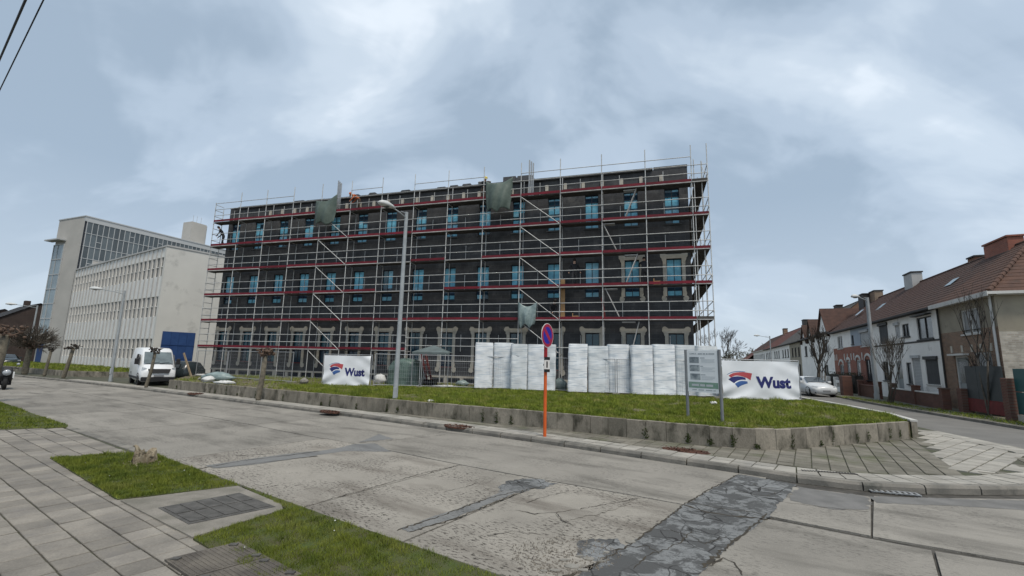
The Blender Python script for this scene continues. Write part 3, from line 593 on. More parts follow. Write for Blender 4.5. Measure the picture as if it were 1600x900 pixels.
# ================================================================== INSULATED BUILDING BEHIND THE SCAFFOLD
PHI = -.2949; P0 = (-24.21, 35.62)
ZT = 12.58                                     # top deck
BX0, BX1, FY = .42, 35.93, 1.0                  # facade: left and right ends, distance behind the outer standards
m_ins = brickmat('insulation_boards', (.068, .069, .072), (.052, .053, .056), (.11, .11, .11), .60, .28, rough=.9, rnd_noise=.32, msize=.006, bumpd=.5, dirt=(.115, .112, .108), dlo=.58)
m_ins_s = brickmat('insulation_boards_side', (.068, .069, .072), (.052, .053, .056), (.11, .11, .11), .60, .28, rough=.9, axis='yz', msize=.004)
m_plast = mat('base_plaster', (.50, .465, .40), .9, (.40, .37, .31), 2.5, 7, fine=.1, dirt=(.26, .24, .20), dscale=3, dlo=.60, dhi=.7)
m_winf = mat('window_frame_dark', (.028, .032, .042), .45, (.02, .025, .035), 5)
m_film = mat('blue_film', (.10, .36, .51), .42, (.17, .48, .62), 3.5, 6, rnd=.16, bump=.5, bscale=9, spec=.5)
m_film2 = mat('pale_blue_film', (.26, .50, .62), .45, (.14, .40, .54), 4, 6, rnd=.12, bump=.4, bscale=9, spec=.5)
m_gdark = mat('window_glass_dark', (.010, .022, .045), .12, (.018, .05, .075), 1.5, 4, rnd=.2, spec=.6)
m_gteal = mat('window_glass_teal', (.014, .055, .085), .15, (.02, .085, .105), 1.3, 4, rnd=.25, spec=.6)
m_roofm = mat('parapet_membrane', (.030, .030, .031), .7, (.045, .045, .045), 2)
m_bitum = mat('packed_insulation', (.075, .078, .082), .8, (.11, .11, .115), 5, rnd=.2)
m_white = mat('white_pvc', (.62, .62, .60), .6, (.5, .5, .48), 4)
m_redw = mat('red_sill', (.16, .030, .028), .8, (.10, .022, .02), 5)
bd = root('insulated_building', 'long dark grey insulated building wrapped by the scaffold with blue filmed windows', 'building', (P0[0], P0[1], .5), PHI)
ZB = -.5                                       # local z = world z - .5
def Zl(z): return z+ZB
WX = [1.225+2.412*i for i in range(15)]; WW = .43
ROWS = [(1.57, 3.90), (6.06, 8.33), (10.47, 12.69)]
holes = [(x-WW, x+WW, Zl(a), Zl(b)) for x in WX for a, b in ROWS]
TOPZ = 13.98
wb = MB().holed(BX0, BX1, Zl(1.04), Zl(TOPZ), holes, FY, FY+.22, 0)
wb.build('wall', m_ins, bd)
sd_ = MB()
sd_.add([(BX1, FY, Zl(.5)), (BX1, FY+13, Zl(.5)), (BX1, FY+13, Zl(TOPZ)), (BX1, FY, Zl(TOPZ))], [(0, 1, 2, 3)])
sd_.add([(BX0, FY+13, Zl(.5)), (BX0, FY, Zl(.5)), (BX0, FY, Zl(TOPZ)), (BX0, FY+13, Zl(TOPZ))], [(0, 1, 2, 3)])
sd_.add([(BX1, FY+13, Zl(.5)), (BX0, FY+13, Zl(.5)), (BX0, FY+13, Zl(TOPZ)), (BX1, FY+13, Zl(TOPZ))], [(0, 1, 2, 3)])
sd_.build('side_wall', m_ins_s, bd)
MB().box(BX0+.3, BX1-.3, FY+.6, FY+12.4, Zl(.5), Zl(13.2)).build('interior_core', m_winf, bd)
rf = MB().box(BX0+.9, BX1-2.0, FY-.10, FY+13.0, Zl(TOPZ), Zl(TOPZ+.12)).build('roof', m_roofm, bd)
MB().box(BX1-1.95, BX1+.01, FY-.02, FY+1.6, Zl(TOPZ+.001), Zl(TOPZ+.17)).build('parapet_block', m_bitum, rf)
MB().box(BX0-.01, BX0+.7, FY-.02, FY+1.6, Zl(TOPZ+.001), Zl(TOPZ+.10)).build('parapet_block', m_bitum, rf)
MB().box(BX0+.5, BX1-2.1, FY-.16, FY-.101, Zl(TOPZ-.06), Zl(TOPZ+.06)).build('edge_trim', m_roofm, rf)
# white bracket blocks below the parapet
me = MB().bbox(-.10, .10, FY-.09, FY, Zl(13.18), Zl(13.58), .015).mesh('bracket', m_plast)
k = 0
for i in range(30):
    x = 34.42-1.191*i
    if x < 4: break
    o = link('bracket', me, bd, (x+random.uniform(-.03, .03), 0, random.uniform(-.02, .02)))
# plinth: string course, basement piers
MB().box(BX0-.02, BX1+.02, FY-.06, FY+.2, Zl(.92), Zl(1.039)).build('string_course', m_plast, bd)
MB().box(BX0, BX1, FY+.06, FY+.3, Zl(.4), Zl(.919)).build('basement_wall', m_winf, bd)
MB().box(BX0-.01, BX1+.01, FY-.10, FY+.059, Zl(.4), Zl(.60)).build('footing', m_plast, bd)
me = MB().box(-.11, .11, FY-.05, FY+.058, Zl(.601), Zl(.919)).mesh('pier', m_plast)
for i in range(31): link('pier', me, bd, (.75+1.165*i, 0, 0))
# windows: frame part with pane sub-parts
def win_meshes(h_, splits, nm):
    f = MB(); y0, y1 = FY+.10, FY+.16
    t = .04; f.box(-WW, -WW+t, y0, y1, 0, h_); f.box(WW-t, WW, y0, y1, 0, h_); f.box(-WW+t, WW-t, y0, y1, h_-t, h_); f.box(-WW+t, WW-t, y0, y1, 0, t); f.box(-.018, .018, y0-.005, y1, t, h_-t)
    for z in splits: f.box(-WW+t, -.018, y0-.003, y1, z-.02, z+.02); f.box(.018, WW-t, y0-.003, y1, z-.02, z+.02)
    return f.mesh('window', m_winf)
def pane_mesh(x0, x1, z0, z1, m):
    return MB().box(x0, x1, FY+.125, FY+.14, z0, z1).mesh('pane', m)
H = [b-a for a, b in ROWS]
sp = [[.95], [.62], [.62, 1.72]]
wm = [win_meshes(H[r], sp[r], 'w') for r in range(3)]
xs2 = [(-WW+.04, -.018), (.018, WW-.04)]
bands = [[(.07, .92), (.98, H[0]-.07)], [(.07, .33), (.33, .59), (.65, .95), (.95, H[1]-.07)], [(.07, .30), (.30, .59), (.65, .88), (.88, 1.16), (1.16, 1.40), (1.40, 1.69), (1.75, 2.05), (2.05, H[2]-.07)]]
sched = [lambda j: [m_gdark, m_gteal], lambda j: [m_film if j % 3 else m_film2, m_gdark, m_film2 if j % 2 else m_gdark, m_film],
         lambda j: [m_film2, m_film, m_film, m_gteal if j % 3 else m_film, m_film, m_film2 if j % 2 else m_film, m_gdark, m_film2]]
pcache = {}
for r in range(3):
    for j, x in enumerate(WX):
        fo = link('window', wm[r], bd, (x, 0, Zl(ROWS[r][0])))
        mats_ = sched[r](j)
        for bi, (z0, z1) in enumerate(bands[r]):
            for xi, (x0, x1) in enumerate(xs2):
                mm = mats_[bi]
                if mm is m_film and (j*5+r*3+bi) % 6 == 0: mm = m_film2
                if r and mm is m_film2 and (j*3+bi+xi) % 7 == 0: mm = m_gteal
                if r == 0 and random.random() < .3: mm = m_gteal
                if r == 2 and bi == 6 and random.random() < .12: mm = m_film
                key = (r, bi, xi, mm.name)
                if key not in pcache: pcache[key] = pane_mesh(x0, x1, z0, z1, mm)
                link('pane', pcache[key], fo)
        if r: MB().box(-WW-.08, WW+.08, FY-.05, FY+.10, -.06, .0).build('sill', m_bitum if r == 2 else m_winf, fo)
        else: MB().box(-WW+.02, WW-.02, FY+.02, FY+.10, .0, .06).build('sill', m_redw, fo)
# plaster surrounds with eared corners: all ground floor windows, and the two at the right of the first floor
def surround(h_, seed):
    rd = random.Random(seed); b = MB(); t = .20; y = FY
    b.plate([(-WW-t, -.02), (-WW, -.02), (-WW, h_+.28), (-WW-t, h_+.28)], y-.030, y); b.plate([(WW, -.02), (WW+t, -.02), (WW+t, h_+.28), (WW, h_+.28)], y-.030, y)
    b.plate([(-WW, h_), (WW, h_), (WW, h_+.26), (-WW, h_+.26)], y-.030, y)
    def blob(cx, cz, rx, rz, yy):
        n = 12; p = [(cx+rx*rd.uniform(.85, 1.12)*math.cos(2*math.pi*i/n), cz+rz*rd.uniform(.85, 1.12)*math.sin(2*math.pi*i/n)) for i in range(n)]; b.plate(p, yy, y)
    for sgn in (-1, 1):
        blob(sgn*(WW+.19), h_+.20, .17, .19, y-.034); blob(sgn*(WW+.16), h_+.02, .11, .2, y-.032)
        blob(sgn*(WW+.17), -.12, .16, .18, y-.034); blob(sgn*(WW+.12), .18, .11, .2, y-.032)
    return b.mesh('plaster_surround', m_plast)
for j, x in enumerate(WX): link('plaster_surround', surround(H[0], j), bd, (x, 0, Zl(ROWS[0][0])))
for j in (13, 14): link('plaster_surround', surround(H[1], 50+j), bd, (WX[j], 0, Zl(ROWS[1][0])))
# packs and buckets on the roof edge: loose things
def top_thing(name, lab, cat, mb, m, x, y, z, group=None, rz=0.):
    d = Vector((math.cos(PHI), math.sin(PHI))); n = Vector((-math.sin(PHI), math.cos(PHI)))
    o = mb.build(name, m); o.location = (P0[0]+d.x*x+n.x*y, P0[1]+d.y*x+n.y*y, z); o.rotation_euler = (0, 0, PHI+rz); return tag(o, lab, cat, group)
RZ = TOPZ+.125
def pack(w_, d_, h_, slope=0): return MB().add([(-w_/2, -d_/2, 0), (w_/2, -d_/2, 0), (w_/2, d_/2, 0), (-w_/2, d_/2, 0), (-w_/2+slope, -d_/2, h_), (w_/2-slope*1.4, -d_/2, h_), (w_/2-slope*1.4, d_/2, h_), (-w_/2+slope, d_/2, h_)], [(0, 3, 2, 1), (4, 5, 6, 7), (0, 1, 5, 4), (1, 2, 6, 5), (2, 3, 7, 6), (3, 0, 4, 7)])
for x, y, w_, h_, sl_, lb in [(6.75, .9, .9, .34, 0, 'dark pack on the roof edge at the left end of the long pile'), (8.2, 1.2, 2.4, .42, .3, 'long sloping dark pile on the roof left of the left tarpaulin'), (11.9, .9, .8, .40, 0, 'dark pack on the roof right of the left tarpaulin'), (13.6, .9, 1.2, .42, .3, 'dark sloping pack on the roof beside the worker in orange'),
                          (16.4, 1.0, 1.6, .42, .4, 'dark pointed pile on the roof right of the lamp head'), (19.3, .9, .75, .34, .05, 'first of three small dark packs in a row on the roof'), (20.3, .9, .8, .38, .1, 'second of three small dark packs in a row on the roof'), (21.3, .9, .95, .40, .15, 'third of three small dark packs in a row on the roof'),
                          (24.45, .9, .9, .62, 0, 'tall dark box on the roof just left of the right tarpaulin'), (25.6, .9, 1.5, .60, .2, 'dark sloping box on the roof above the right tarpaulin'), (27.2, 1.0, .9, .28, .2, 'small dark heap on the roof right of the aluminium profile')]:
    top_thing('insulation_pack', lb, 'pack', pack(w_, .7, h_, sl_), m_bitum, x, FY+y, RZ, 'packs on the roof edge')
for x, lb in ((22.35, 'left white bucket of the pair on the roof edge'), (22.95, 'right white bucket of the pair on the roof edge')):
    top_thing('bucket', lb, 'bucket', MB().lathe([(0, 0), (.14, 0), (.17, .34), (.185, .34), (.185, .38), (.15, .38), (.13, .02)], n=12), m_white, x, FY+.5, RZ, 'white buckets on the roof edge')
for x, lb in ((11.55, 'upright aluminium profile sticking up beside the left tarpaulin'), (26.35, 'upright aluminium profile sticking up beside the right tarpaulin')):
    p = MB()
    for k in range(3): p.box(-.17+k*.13, -.09+k*.13, -.03, .03, 0, 2.6-k*.12)
    top_thing('aluminium_profile', lb, 'profile', p, m_galv, x, .3, ZT, 'upright aluminium profiles')
# ================================================================== SCAFFOLD
m_tube = mat('scaffold_tube', (.56, .56, .54), .5, (.42, .42, .41), 6, metal=.2, rnd=.12)
m_toe = mat('red_toe_board', (.165, .012, .024), .7, (.11, .010, .018), 2.2, 6, rnd=.14, dirt=(.12, .03, .03), dscale=1.5, dlo=.6, dhi=.75)
m_ledge = mat('deck_edge', (.46, .45, .43), .6, (.32, .31, .30), 3, rnd=.12)
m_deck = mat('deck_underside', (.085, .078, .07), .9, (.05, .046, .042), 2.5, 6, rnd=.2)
sf = root('scaffold', 'tall galvanised scaffold with red toe boards along the dark building', 'scaffold', (P0[0], P0[1], .5), PHI)
BAY = 2.576; NB = 14; DEP = .73
ZD = [ZT-2*k for k in range(6)]                 # 12.58 ... 2.58
zb_, zt_ = Zl(.52), Zl(14.90)
m_std = MB().tube((0, 0, zb_), (0, 0, zt_), .028, n=6)
for z in np.arange(1.0, 14.4, 2.0): m_std.tube((0, 0, Zl(z)), (0, 0, Zl(z)+.05), .045, n=6)
me_std = m_std.mesh('standard', m_tube)
m_std2 = MB().tube((0, 0, zb_), (0, 0, Zl(13.9)), .026, n=5).mesh('standard', m_tube)
for i in range(NB+1):
    o = link('standard', me_std, sf, (i*BAY, 0, 0))
    if i == 0: o.scale = (1, 1, .955)
    if i and i < NB: link('inner_standard', m_std2, sf, (i*BAY-.0, DEP, 0))
    MB().box(i*BAY-.09, i*BAY+.09, -.09, .09, zb_-.03, zb_).build('base_plate', m_tube, sf)
link('inner_standard', m_std2, sf, (0, DEP, 0)); 
me_rail = MB().tube((0, 0, 0), (BAY, 0, 0), .024, n=5, cap=False).mesh('guard_rail', m_tube)
me_toe = MB().box(.03, BAY-.03, -.055, -.025, .05, .205).mesh('toe_board', m_toe)
me_edge = MB().box(.02, BAY-.02, -.06, .02, -.005, .045).mesh('deck_edge', m_ledge)
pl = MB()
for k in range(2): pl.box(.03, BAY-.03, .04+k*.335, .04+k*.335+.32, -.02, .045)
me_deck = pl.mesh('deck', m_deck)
me_trans = MB().tube((0, 0, 0), (0, DEP, 0), .024, n=5, cap=False).mesh('transom', m_tube)
no_toe = {(2, 6), (2, 8), (3, 7), (3, 6)}
for k, z in enumerate(ZD):
    for i in range(NB):
        if k == 5 and i > 6: continue
        x = i*BAY
        if (k, i) not in no_toe: link('toe_board', me_toe, sf, (x, 0, Zl(z)+random.uniform(-.012, .012)), (0, random.gauss(0, .003), 0))
        if (i*7+k*3) % 5 or (k, i) in no_toe: link('deck_edge', me_edge, sf, (x, -.004 if (k, i) in no_toe else 0, Zl(z)))
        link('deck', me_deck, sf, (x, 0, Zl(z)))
        for hgt in ((.52, 1.04) if k else (.56, 1.06)): link('guard_rail', me_rail, sf, (x, -.03, Zl(z)+hgt), (0, random.gauss(0, .0025), 0))
        if k == 0 and i not in (3, 4, 6, 9): link('guard_rail', me_rail, sf, (x, -.03, Zl(z)+1.58))
    for i in range(NB+1): link('transom', me_trans, sf, (i*BAY, 0, Zl(z)-.03))
for i in range(7, NB):
    for hgt in (2.95, 2.0, 3.45) if i in (7, 8, 9) else (2.95, ): link('guard_rail', me_rail, sf, (i*BAY, -.03, Zl(hgt)))
# left end guard rails and ladder rungs
for z in ZD:
    for hgt in (.52, 1.04, 1.5): link('end_rail', me_trans, sf, (0, 0, Zl(z)+hgt))
# diagonal braces
me_br = MB().tube((.05, -.05, 1.95), (BAY-.05, -.05, .05), .024, n=5).mesh('brace', m_tube)
for i, ks in ((4, (1, 2, 3, 4, 5)), (10, (1, 2, 3, 4, 5))):
    for k in ks: link('brace', me_br, sf, (i*BAY, 0, Zl(ZD[k])))
link('brace', me_br, sf, (4*BAY, 0, Zl(.55)))
# intermediate verticals seen against the wall
me_iv = MB().tube((0, 0, 0), (0, 0, 1.1), .02, n=5).mesh('inner_post', m_tube)
for k, z in enumerate(ZD):
    for i in range(NB): link('inner_post', me_iv, sf, (i*BAY+BAY*.42+random.uniform(-.1, .1), DEP+.02, Zl(z)+.05))
# access ladders
def ladder(x0, x1, z0, z1):
    b = MB()
    for dy in (.12, .46): b.tube((x0, dy, Zl(z0)), (x1, dy, Zl(z1)), .030, n=5)
    n = 7
    for i in range(1, n): t = i/n; b.tube((x0+(x1-x0)*t, .12, Zl(z0+(z1-z0)*t)), (x0+(x1-x0)*t, .46, Zl(z0+(z1-z0)*t)), .018, n=4)
    return b.build('access_ladder', m_ledge, sf)
ladder(32.25, 32.95, 10.75, 12.55); ladder(31.75, 30.95, 8.75, 10.5); ladder(32.25, 32.95, 6.75, 8.5); ladder(31.85, 31.05, 4.75, 6.5); ladder(32.45, 32.95, 2.6, 4.5)
for x0, z in ((32.2, 12.45), (30.9, 10.42), (32.2, 8.42), (31.0, 6.42), (32.0, 4.45)): MB().box(x0, x0+.75, .1, .5, Zl(z), Zl(z)+.05).build('hatch', m_ledge, sf)
# return of the scaffold along the right end of the building
XO, XI = 36.93, 36.20
for y in (0.0, 2.57, 5.14, 7.71, 10.28, 12.85):
    link('standard', me_std, sf, (XO, y, -.0)); link('inner_standard', m_std2, sf, (XI, y, .1))
    if y == 0.: link('inner_standard', m_std2, sf, (XI+.42, y+.12, .0))
me_rr = MB().tube((0, 0, 0), (0, 2.57, 0), .024, n=5, cap=False).mesh('guard_rail', m_tube)
me_rt = MB().box(-.02, .01, .03, 2.54, .05, .225).mesh('toe_board', m_toe)
pr_ = MB()
for k in range(2): pr_.box(XI-XO+.03+k*.335, XI-XO+.35+k*.335, .03, 2.54, -.02, .045)
me_rd = pr_.mesh('deck', m_deck)
for k, z in enumerate(ZD[:5]):
    for j in range(5):
        y = j*2.57
        link('deck', me_rd, sf, (XO, y, Zl(z)))
        for hgt in (.52, 1.04): link('guard_rail', me_rr, sf, (XO, y, Zl(z)+hgt))
        if (j+k) % 3 == 0:
            MB().tube((XO+.03, y, Zl(z)+.05), (XO+.03, y+2.57, Zl(z)+1.95), .022, n=5).build('brace', m_tube, sf)
    MB().box(NB*BAY+.02, XO-.03, -.055, -.025, Zl(z)+.05, Zl(z)+.2).build('toe_board', m_toe if k in (1, 2, 3) else m_deck, sf)
    MB().box(NB*BAY+.02, XO-.03, -.06, .02, Zl(z)-.005, Zl(z)+.045).build('deck_edge', m_ledge, sf)
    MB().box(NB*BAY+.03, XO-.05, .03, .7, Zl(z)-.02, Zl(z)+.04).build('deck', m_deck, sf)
    for hgt in (.52, 1.04): MB().tube((NB*BAY, -.03, Zl(z)+hgt), (XO, -.03, Zl(z)+hgt), .024, n=5).build('guard_rail', m_tube, sf)
for hgt in (2.95, 2.0): MB().tube((NB*BAY, -.03, Zl(hgt)), (XO, -.03, Zl(hgt)), .024, n=5).build('guard_rail', m_tube, sf)
# ================================================================== WHITE OFFICE BLOCK AND GLASS TOWER AT THE LEFT
m_wr = mat('white_render', (.60, .585, .54), .9, (.56, .545, .505), .6, 6, fine=.05, dirt=(.40, .39, .36), dscale=.8, dlo=.56, dhi=.75)
m_wr2 = mat('grey_render', (.44, .42, .385), .9, (.39, .375, .345), .5, 6, fine=.05)
m_spand = mat('white_spandrel', (.72, .71, .68), .7, (.65, .64, .61), .8, 5)
m_fin = mat('fin_concrete', (.45, .445, .43), .8, (.38, .375, .365), 1.0)
m_wpane = mat('office_glass', (.085, .088, .09), .25, (.16, .165, .165), .5, 4, rnd=.45, spec=.6)
m_tpane = mat('tower_glass', (.060, .075, .082), .2, (.09, .105, .11), .4, 4, rnd=.3, spec=.6)
m_pale = mat('pale_glass', (.19, .245, .27), .2, (.14, .18, .20), .6, 4, rnd=.15, spec=.6)
m_tfr = mat('tower_frame', (.40, .41, .41), .6)
m_blued = mat('blue_door', (.028, .070, .19), .6, (.02, .052, .155), 1.5, rnd=.1)
LX, LY = -57.74, 59.44; WA = R_(-32.667); WLEN = 27.64; WH = 12.62
wbk = root('office_block', 'white three storey office block with close vertical fins and a blue gate', 'building', (LX, LY, 0), WA)
rows_w = [(1.46, 3.45), (5.62, 7.63), (9.65, 11.62)]; FSP = 1.09; NF = 25
holes = [(i*FSP+.28, (i+1)*FSP+.16, a, b) for i in range(NF) for a, b in rows_w]
wb = MB().holed(0, WLEN, .4, WH, holes, 0, .18)
wb.build('wall', m_spand, wbk)
o = MB(); o.add([(WLEN, 0, .0), (WLEN, 16, .0), (WLEN, 16, WH), (WLEN, 0, WH)], [(0, 1, 2, 3)]); o.add([(0, .5, .0), (0, 0, 0), (0, 0, WH), (0, .5, WH)], [(0, 1, 2, 3)])
o.add([(WLEN, 16, 0), (0, 16, 0), (0, 16, WH), (WLEN, 16, WH)], [(0, 1, 2, 3)]); o.build('end_wall', m_wr, wbk)
MB().box(.05, WLEN-.05, .16, 15.9, .3, WH-.2).build('interior', m_winf, wbk)
rfw = MB().box(-.05, WLEN+.06, -.12, 16.05, WH+.002, WH+.16).build('roof', m_fin, wbk)
MB().box(27.25, WLEN+.001, -.10, .0, .35, WH).build('corner_pier', m_wr, wbk)
mf = MB().box(-.05, .05, -.10, 0, .42, WH).mesh('fin', m_fin)
mp2 = [MB().box(.30, FSP+.14, .10, .13, a+.04, b-.04).mesh('pane', m_wpane) for a, b in ((0, 1.0), (1.02, 2.0))]
mtr = MB().box(.28, FSP+.16, .04, .14, 0, .07).mesh('transom', m_spand)
for i in range(NF):
    link('fin', mf, wbk, (i*FSP+.22, 0, 0))
    for a, b in rows_w:
        link('transom', mtr, wbk, (i*FSP, 0, a+.975))
        for mm in mp2: link('pane', mm, wbk, (i*FSP, 0, a))
# blue folding gate in the end wall
gx0, gx1, gz1 = .54, 3.42, 4.2
gt = MB().box(WLEN-.02, WLEN+.05, gx0, gx1, .1, gz1).build('gate', m_blued, wbk)
for k in range(3):
    for j in range(4):
        y0 = gx0+.06+j*.70; z0 = .2+k*1.34
        MB().box(WLEN+.051, WLEN+.075, y0, y0+.64, z0, z0+1.26).build('gate_panel', m_blued, gt)
MB().box(WLEN+.051, WLEN+.09, gx0-.02, gx1+.02, 2.86, 2.90).build('gate_rail', m_blued, gt)
# tower
KX, KY = -57.74, 59.44; TA = math.atan2(.928, .373)
tw = root('glass_tower', 'tall pale tower with a gridded glass side rising behind the white block', 'building', (KX, KY, 0), TA)   # local x back along the side, y to the left (gable)
TH = 20.05; TL = 22.0; GW = 6.3
MB().add([(0, 0, 0), (0, GW, 0), (0, GW, TH), (0, 0, TH)], [(3, 2, 1, 0)]).add([(0, GW, 0), (TL, GW, 0), (TL, GW, TH), (0, GW, TH)], [(3, 2, 1, 0)]).add([(TL, 0, 0), (TL, GW, 0), (TL, GW, TH), (TL, 0, TH)], [(0, 1, 2, 3)]).build('wall', m_wr2, tw)
tbz = [12.6, 12.96, 14.39, 16.05, 17.83, 19.43]
MB().box(0, TL, 0, .3, 0, 12.5).build('lower_wall', m_wr2, tw)
MB().box(0.02, TL, .08, .5, 12.5, 19.5).build('backing', m_winf, tw)
MB().box(-.06, TL+.06, -.10, GW+.08, TH+.001, TH+.14).build('roof', m_tfr, tw)
MB().box(-.001, TL, -.03, .3, 19.45, TH).build('fascia', m_tfr, tw)
NM = 33; ms = .638
mm = MB().box(-.035, .035, -.06, .09, 12.5, 19.45).mesh('mullion', m_tfr)
mm2 = MB().box(-.035, .035, -.02, .09, 12.5, 19.45).mesh('mullion', m_tfr)
panes = [MB().box(.035, ms-.035, .02, .05, a+.04, b-.04).mesh('pane', m_tpane) for a, b in zip(tbz[1:], tbz[2:])]
panel = MB().box(.035, ms-.035, .015, .05, tbz[1]+.04, tbz[2]-.04).mesh('panel', m_wr2)
for i in range(NM):
    link('mullion', mm if i % 6 == 0 else mm2, tw, (.28+i*ms, 0, 0))
    for k, p in enumerate(panes):
        link('pane', panel if (k == 0 and 2 <= i < 9) else p, tw, (.28+i*ms, 0, 0))
for z in tbz[1:]: MB().box(.2, TL, -.04, .08, z-.035, z+.035).build('transom', m_tfr, tw)
for i, k in ((1, 0), (2, 2), (14, 3), (8, 3)): MB().box(.28+i*ms, .28+(i+1)*ms, -.03, .06, tbz[k+1]+.75, tbz[k+1]+.83).build('vent_bar', m_tfr, tw)
# stair window strip on the gable with canopy slabs
st = MB().box(-.06, .02, 3.85, GW+.05, 4.3, 16.5).build('stair_window', m_pale, tw)
for z in (4.3, 6.3, 8.3, 10.3, 12.3, 14.4, 16.45): MB().box(-.12, .03, 3.8, GW+.07, z-.06, z+.06).build('window_bar', m_tfr, st)
for y in (3.85, 5.3, 6.32): MB().box(-.11, .03, y-.05, y+.05, 4.36, 16.39).build('window_bar', m_tfr, st)
MB().box(-.9, .0, 3.7, 7.1, 16.95, 17.12).build('canopy', m_tfr, tw); MB().box(-1.0, .0, 3.6, 6.6, 3.95, 4.15).build('canopy', m_spand, tw)
MB().box(-.05, -.002, 4.6, 5.9, .3, 2.9).build('door', m_blued, tw)
sk = MB().box(14.0, 16.4, .4, 2.6, TH+.141, 23.6).build('stack', m_wr2, tw)
MB().box(16.401, 16.6, .5, 2.5, TH+.141, 23.5).build('stack_panel', m_fin, tw)
for a in (14.6, 15.2, 15.9): MB().tube((a, 1.2, 23.6), (a, 1.2, 24.9), .03, n=4).build('aerial', m_tfr, tw)
# lawn of the block with its low wall
L2 = ccw([(-76, 60.5), (-44.8, 42.6), (-41.7, 40.6), (-35, 36.9), (-32.7, 36.9), (-30.2, 37.2), (-31.5, 41.5), (-34.3, 44.5), (-57.7, 59.5), (-62, 64)])
tag(MB().prism(L2, .0, .44).build('lawn', m_soil), kind='structure')
bladefield('grass', [L2], 70, .14, .03, m_grassb2, lambda x, y: np.full(np.shape(x), .43), 1.0, lab='green lawn strip in front of the white office block', clump=1.)
lw = root('low_wall', 'low pale concrete edging wall of the office block lawn', 'wall', (-30.2, 37.0, .1))
ll, _, _ = resample([(-76, 60.3), (-44.8, 42.4), (-41.7, 40.4), (-35, 36.7), (-32.7, 36.7), (-30.1, 37.0), (-31.4, 41.6)], 1.5)
for a, b in zip(ll, ll[1:]):
    d = b-a; MB().bbox(.01, d.length-.01, 0, .12, 0, .42, .01).build('panel', m_wallc, lw, (a.x+30.2, a.y-37, 0), (0, 0, math.atan2(d.y, d.x)))
# ================================================================== TERRACE ON THE RIGHT
PT = Vector((22.4, 20.9)); TD = Vector((.385, .923)).normalized(); TAN = math.atan2(TD.y, TD.x); TN = Vector((-TD.y, TD.x))   # TN points to the street
m_brA = brickmat('brown_brick', (.25, .140, .090), (.15, .088, .062), (.28, .235, .18), .21, .065, dirt=(.10, .08, .065), dlo=.58)
m_brAs = brickmat('whitewashed_brick', (.44, .40, .34), (.30, .265, .22), (.36, .34, .30), .26, .085, axis='yz', rnd_noise=.5, dirt=(.17, .14, .11), dlo=.60)
m_beige = mat('beige_render', (.33, .295, .225), .9, (.265, .235, .185), 1.3, 7, fine=.06, dirt=(.15, .135, .11), dscale=1.6, dlo=.6, dhi=.75)
m_whiteh = mat('whitewash', (.85, .83, .79), .88, (.77, .75, .71), 1.1, 7, fine=.05, dirt=(.40, .385, .355), dscale=1.4, dlo=.60, dhi=.8)
m_bluish = mat('pale_blue_render', (.36, .41, .46), .9, (.32, .36, .41), 1.2, 6)
m_brR = brickmat('red_brick', (.32, .095, .055), (.24, .072, .046), (.24, .17, .14), .21, .065)
m_brO = brickmat('orange_brick', (.21, .085, .045), (.16, .065, .04), (.2, .14, .1), .21, .065)
def roofmat(name, c1, c2, moss=None):
    m = mat(name, c1, .9, c2, 2.4, 7, fine=.15, fscale=14, dirt=moss, dscale=1.2, dlo=.58, dhi=.75, coord='obj'); t = m.node_tree; N = t.nodes
    co = N.new('ShaderNodeTexCoord'); wv = N.new('ShaderNodeTexWave'); wv.bands_direction = 'X'; wv.inputs['Scale'].default_value = 1/.22/3.1416*1.57; t.links.new(co.outputs['Object'], wv.inputs[0])
    bn = N.new('ShaderNodeBump'); bn.inputs['Strength'].default_value = .6; bn.inputs['Distance'].default_value = .03; t.links.new(wv.outputs[1], bn.inputs['Height']); t.links.new(bn.outputs[0], N['Principled BSDF'].inputs['Normal']); return m
m_rfA = roofmat('red_brown_tiles', (.105, .058, .041), (.075, .044, .034), (.058, .044, .034))
m_rfB = roofmat('brown_tiles', (.080, .047, .037), (.058, .037, .030), (.06, .042, .034))
m_rfC = roofmat('dark_brown_tiles', (.080, .044, .034), (.058, .034, .028))
m_rfG = roofmat('grey_tiles', (.105, .098, .09), (.075, .07, .065), (.09, .075, .05))
m_rfR = roofmat('red_tiles', (.14, .058, .045), (.105, .047, .038))
m_gut = mat('white_gutter', (.60, .59, .56), .7, (.5, .49, .46), 2)
m_gutd = mat('dark_gutter', (.045, .042, .04), .7)
m_hglass = mat('house_glass', (.045, .05, .055), .15, (.12, .125, .13), 1.2, 4, rnd=.4, spec=.6)
m_curt = mat('curtained_glass', (.30, .30, .29), .4, (.15, .155, .16), 3., 4, stretch=(1, 1, .1))
m_shut = mat('roller_shutter', (.065, .067, .07), .7, (.05, .05, .053), 2)
m_shutw = mat('white_shutter', (.46, .47, .47), .7, (.40, .41, .41), 2)
m_pvc = mat('white_window_frame', (.56, .56, .54), .6)
m_dfr = mat('dark_window_frame', (.035, .033, .032), .6)
m_door = mat('pale_door', (.30, .32, .31), .6, (.25, .27, .27), 2)
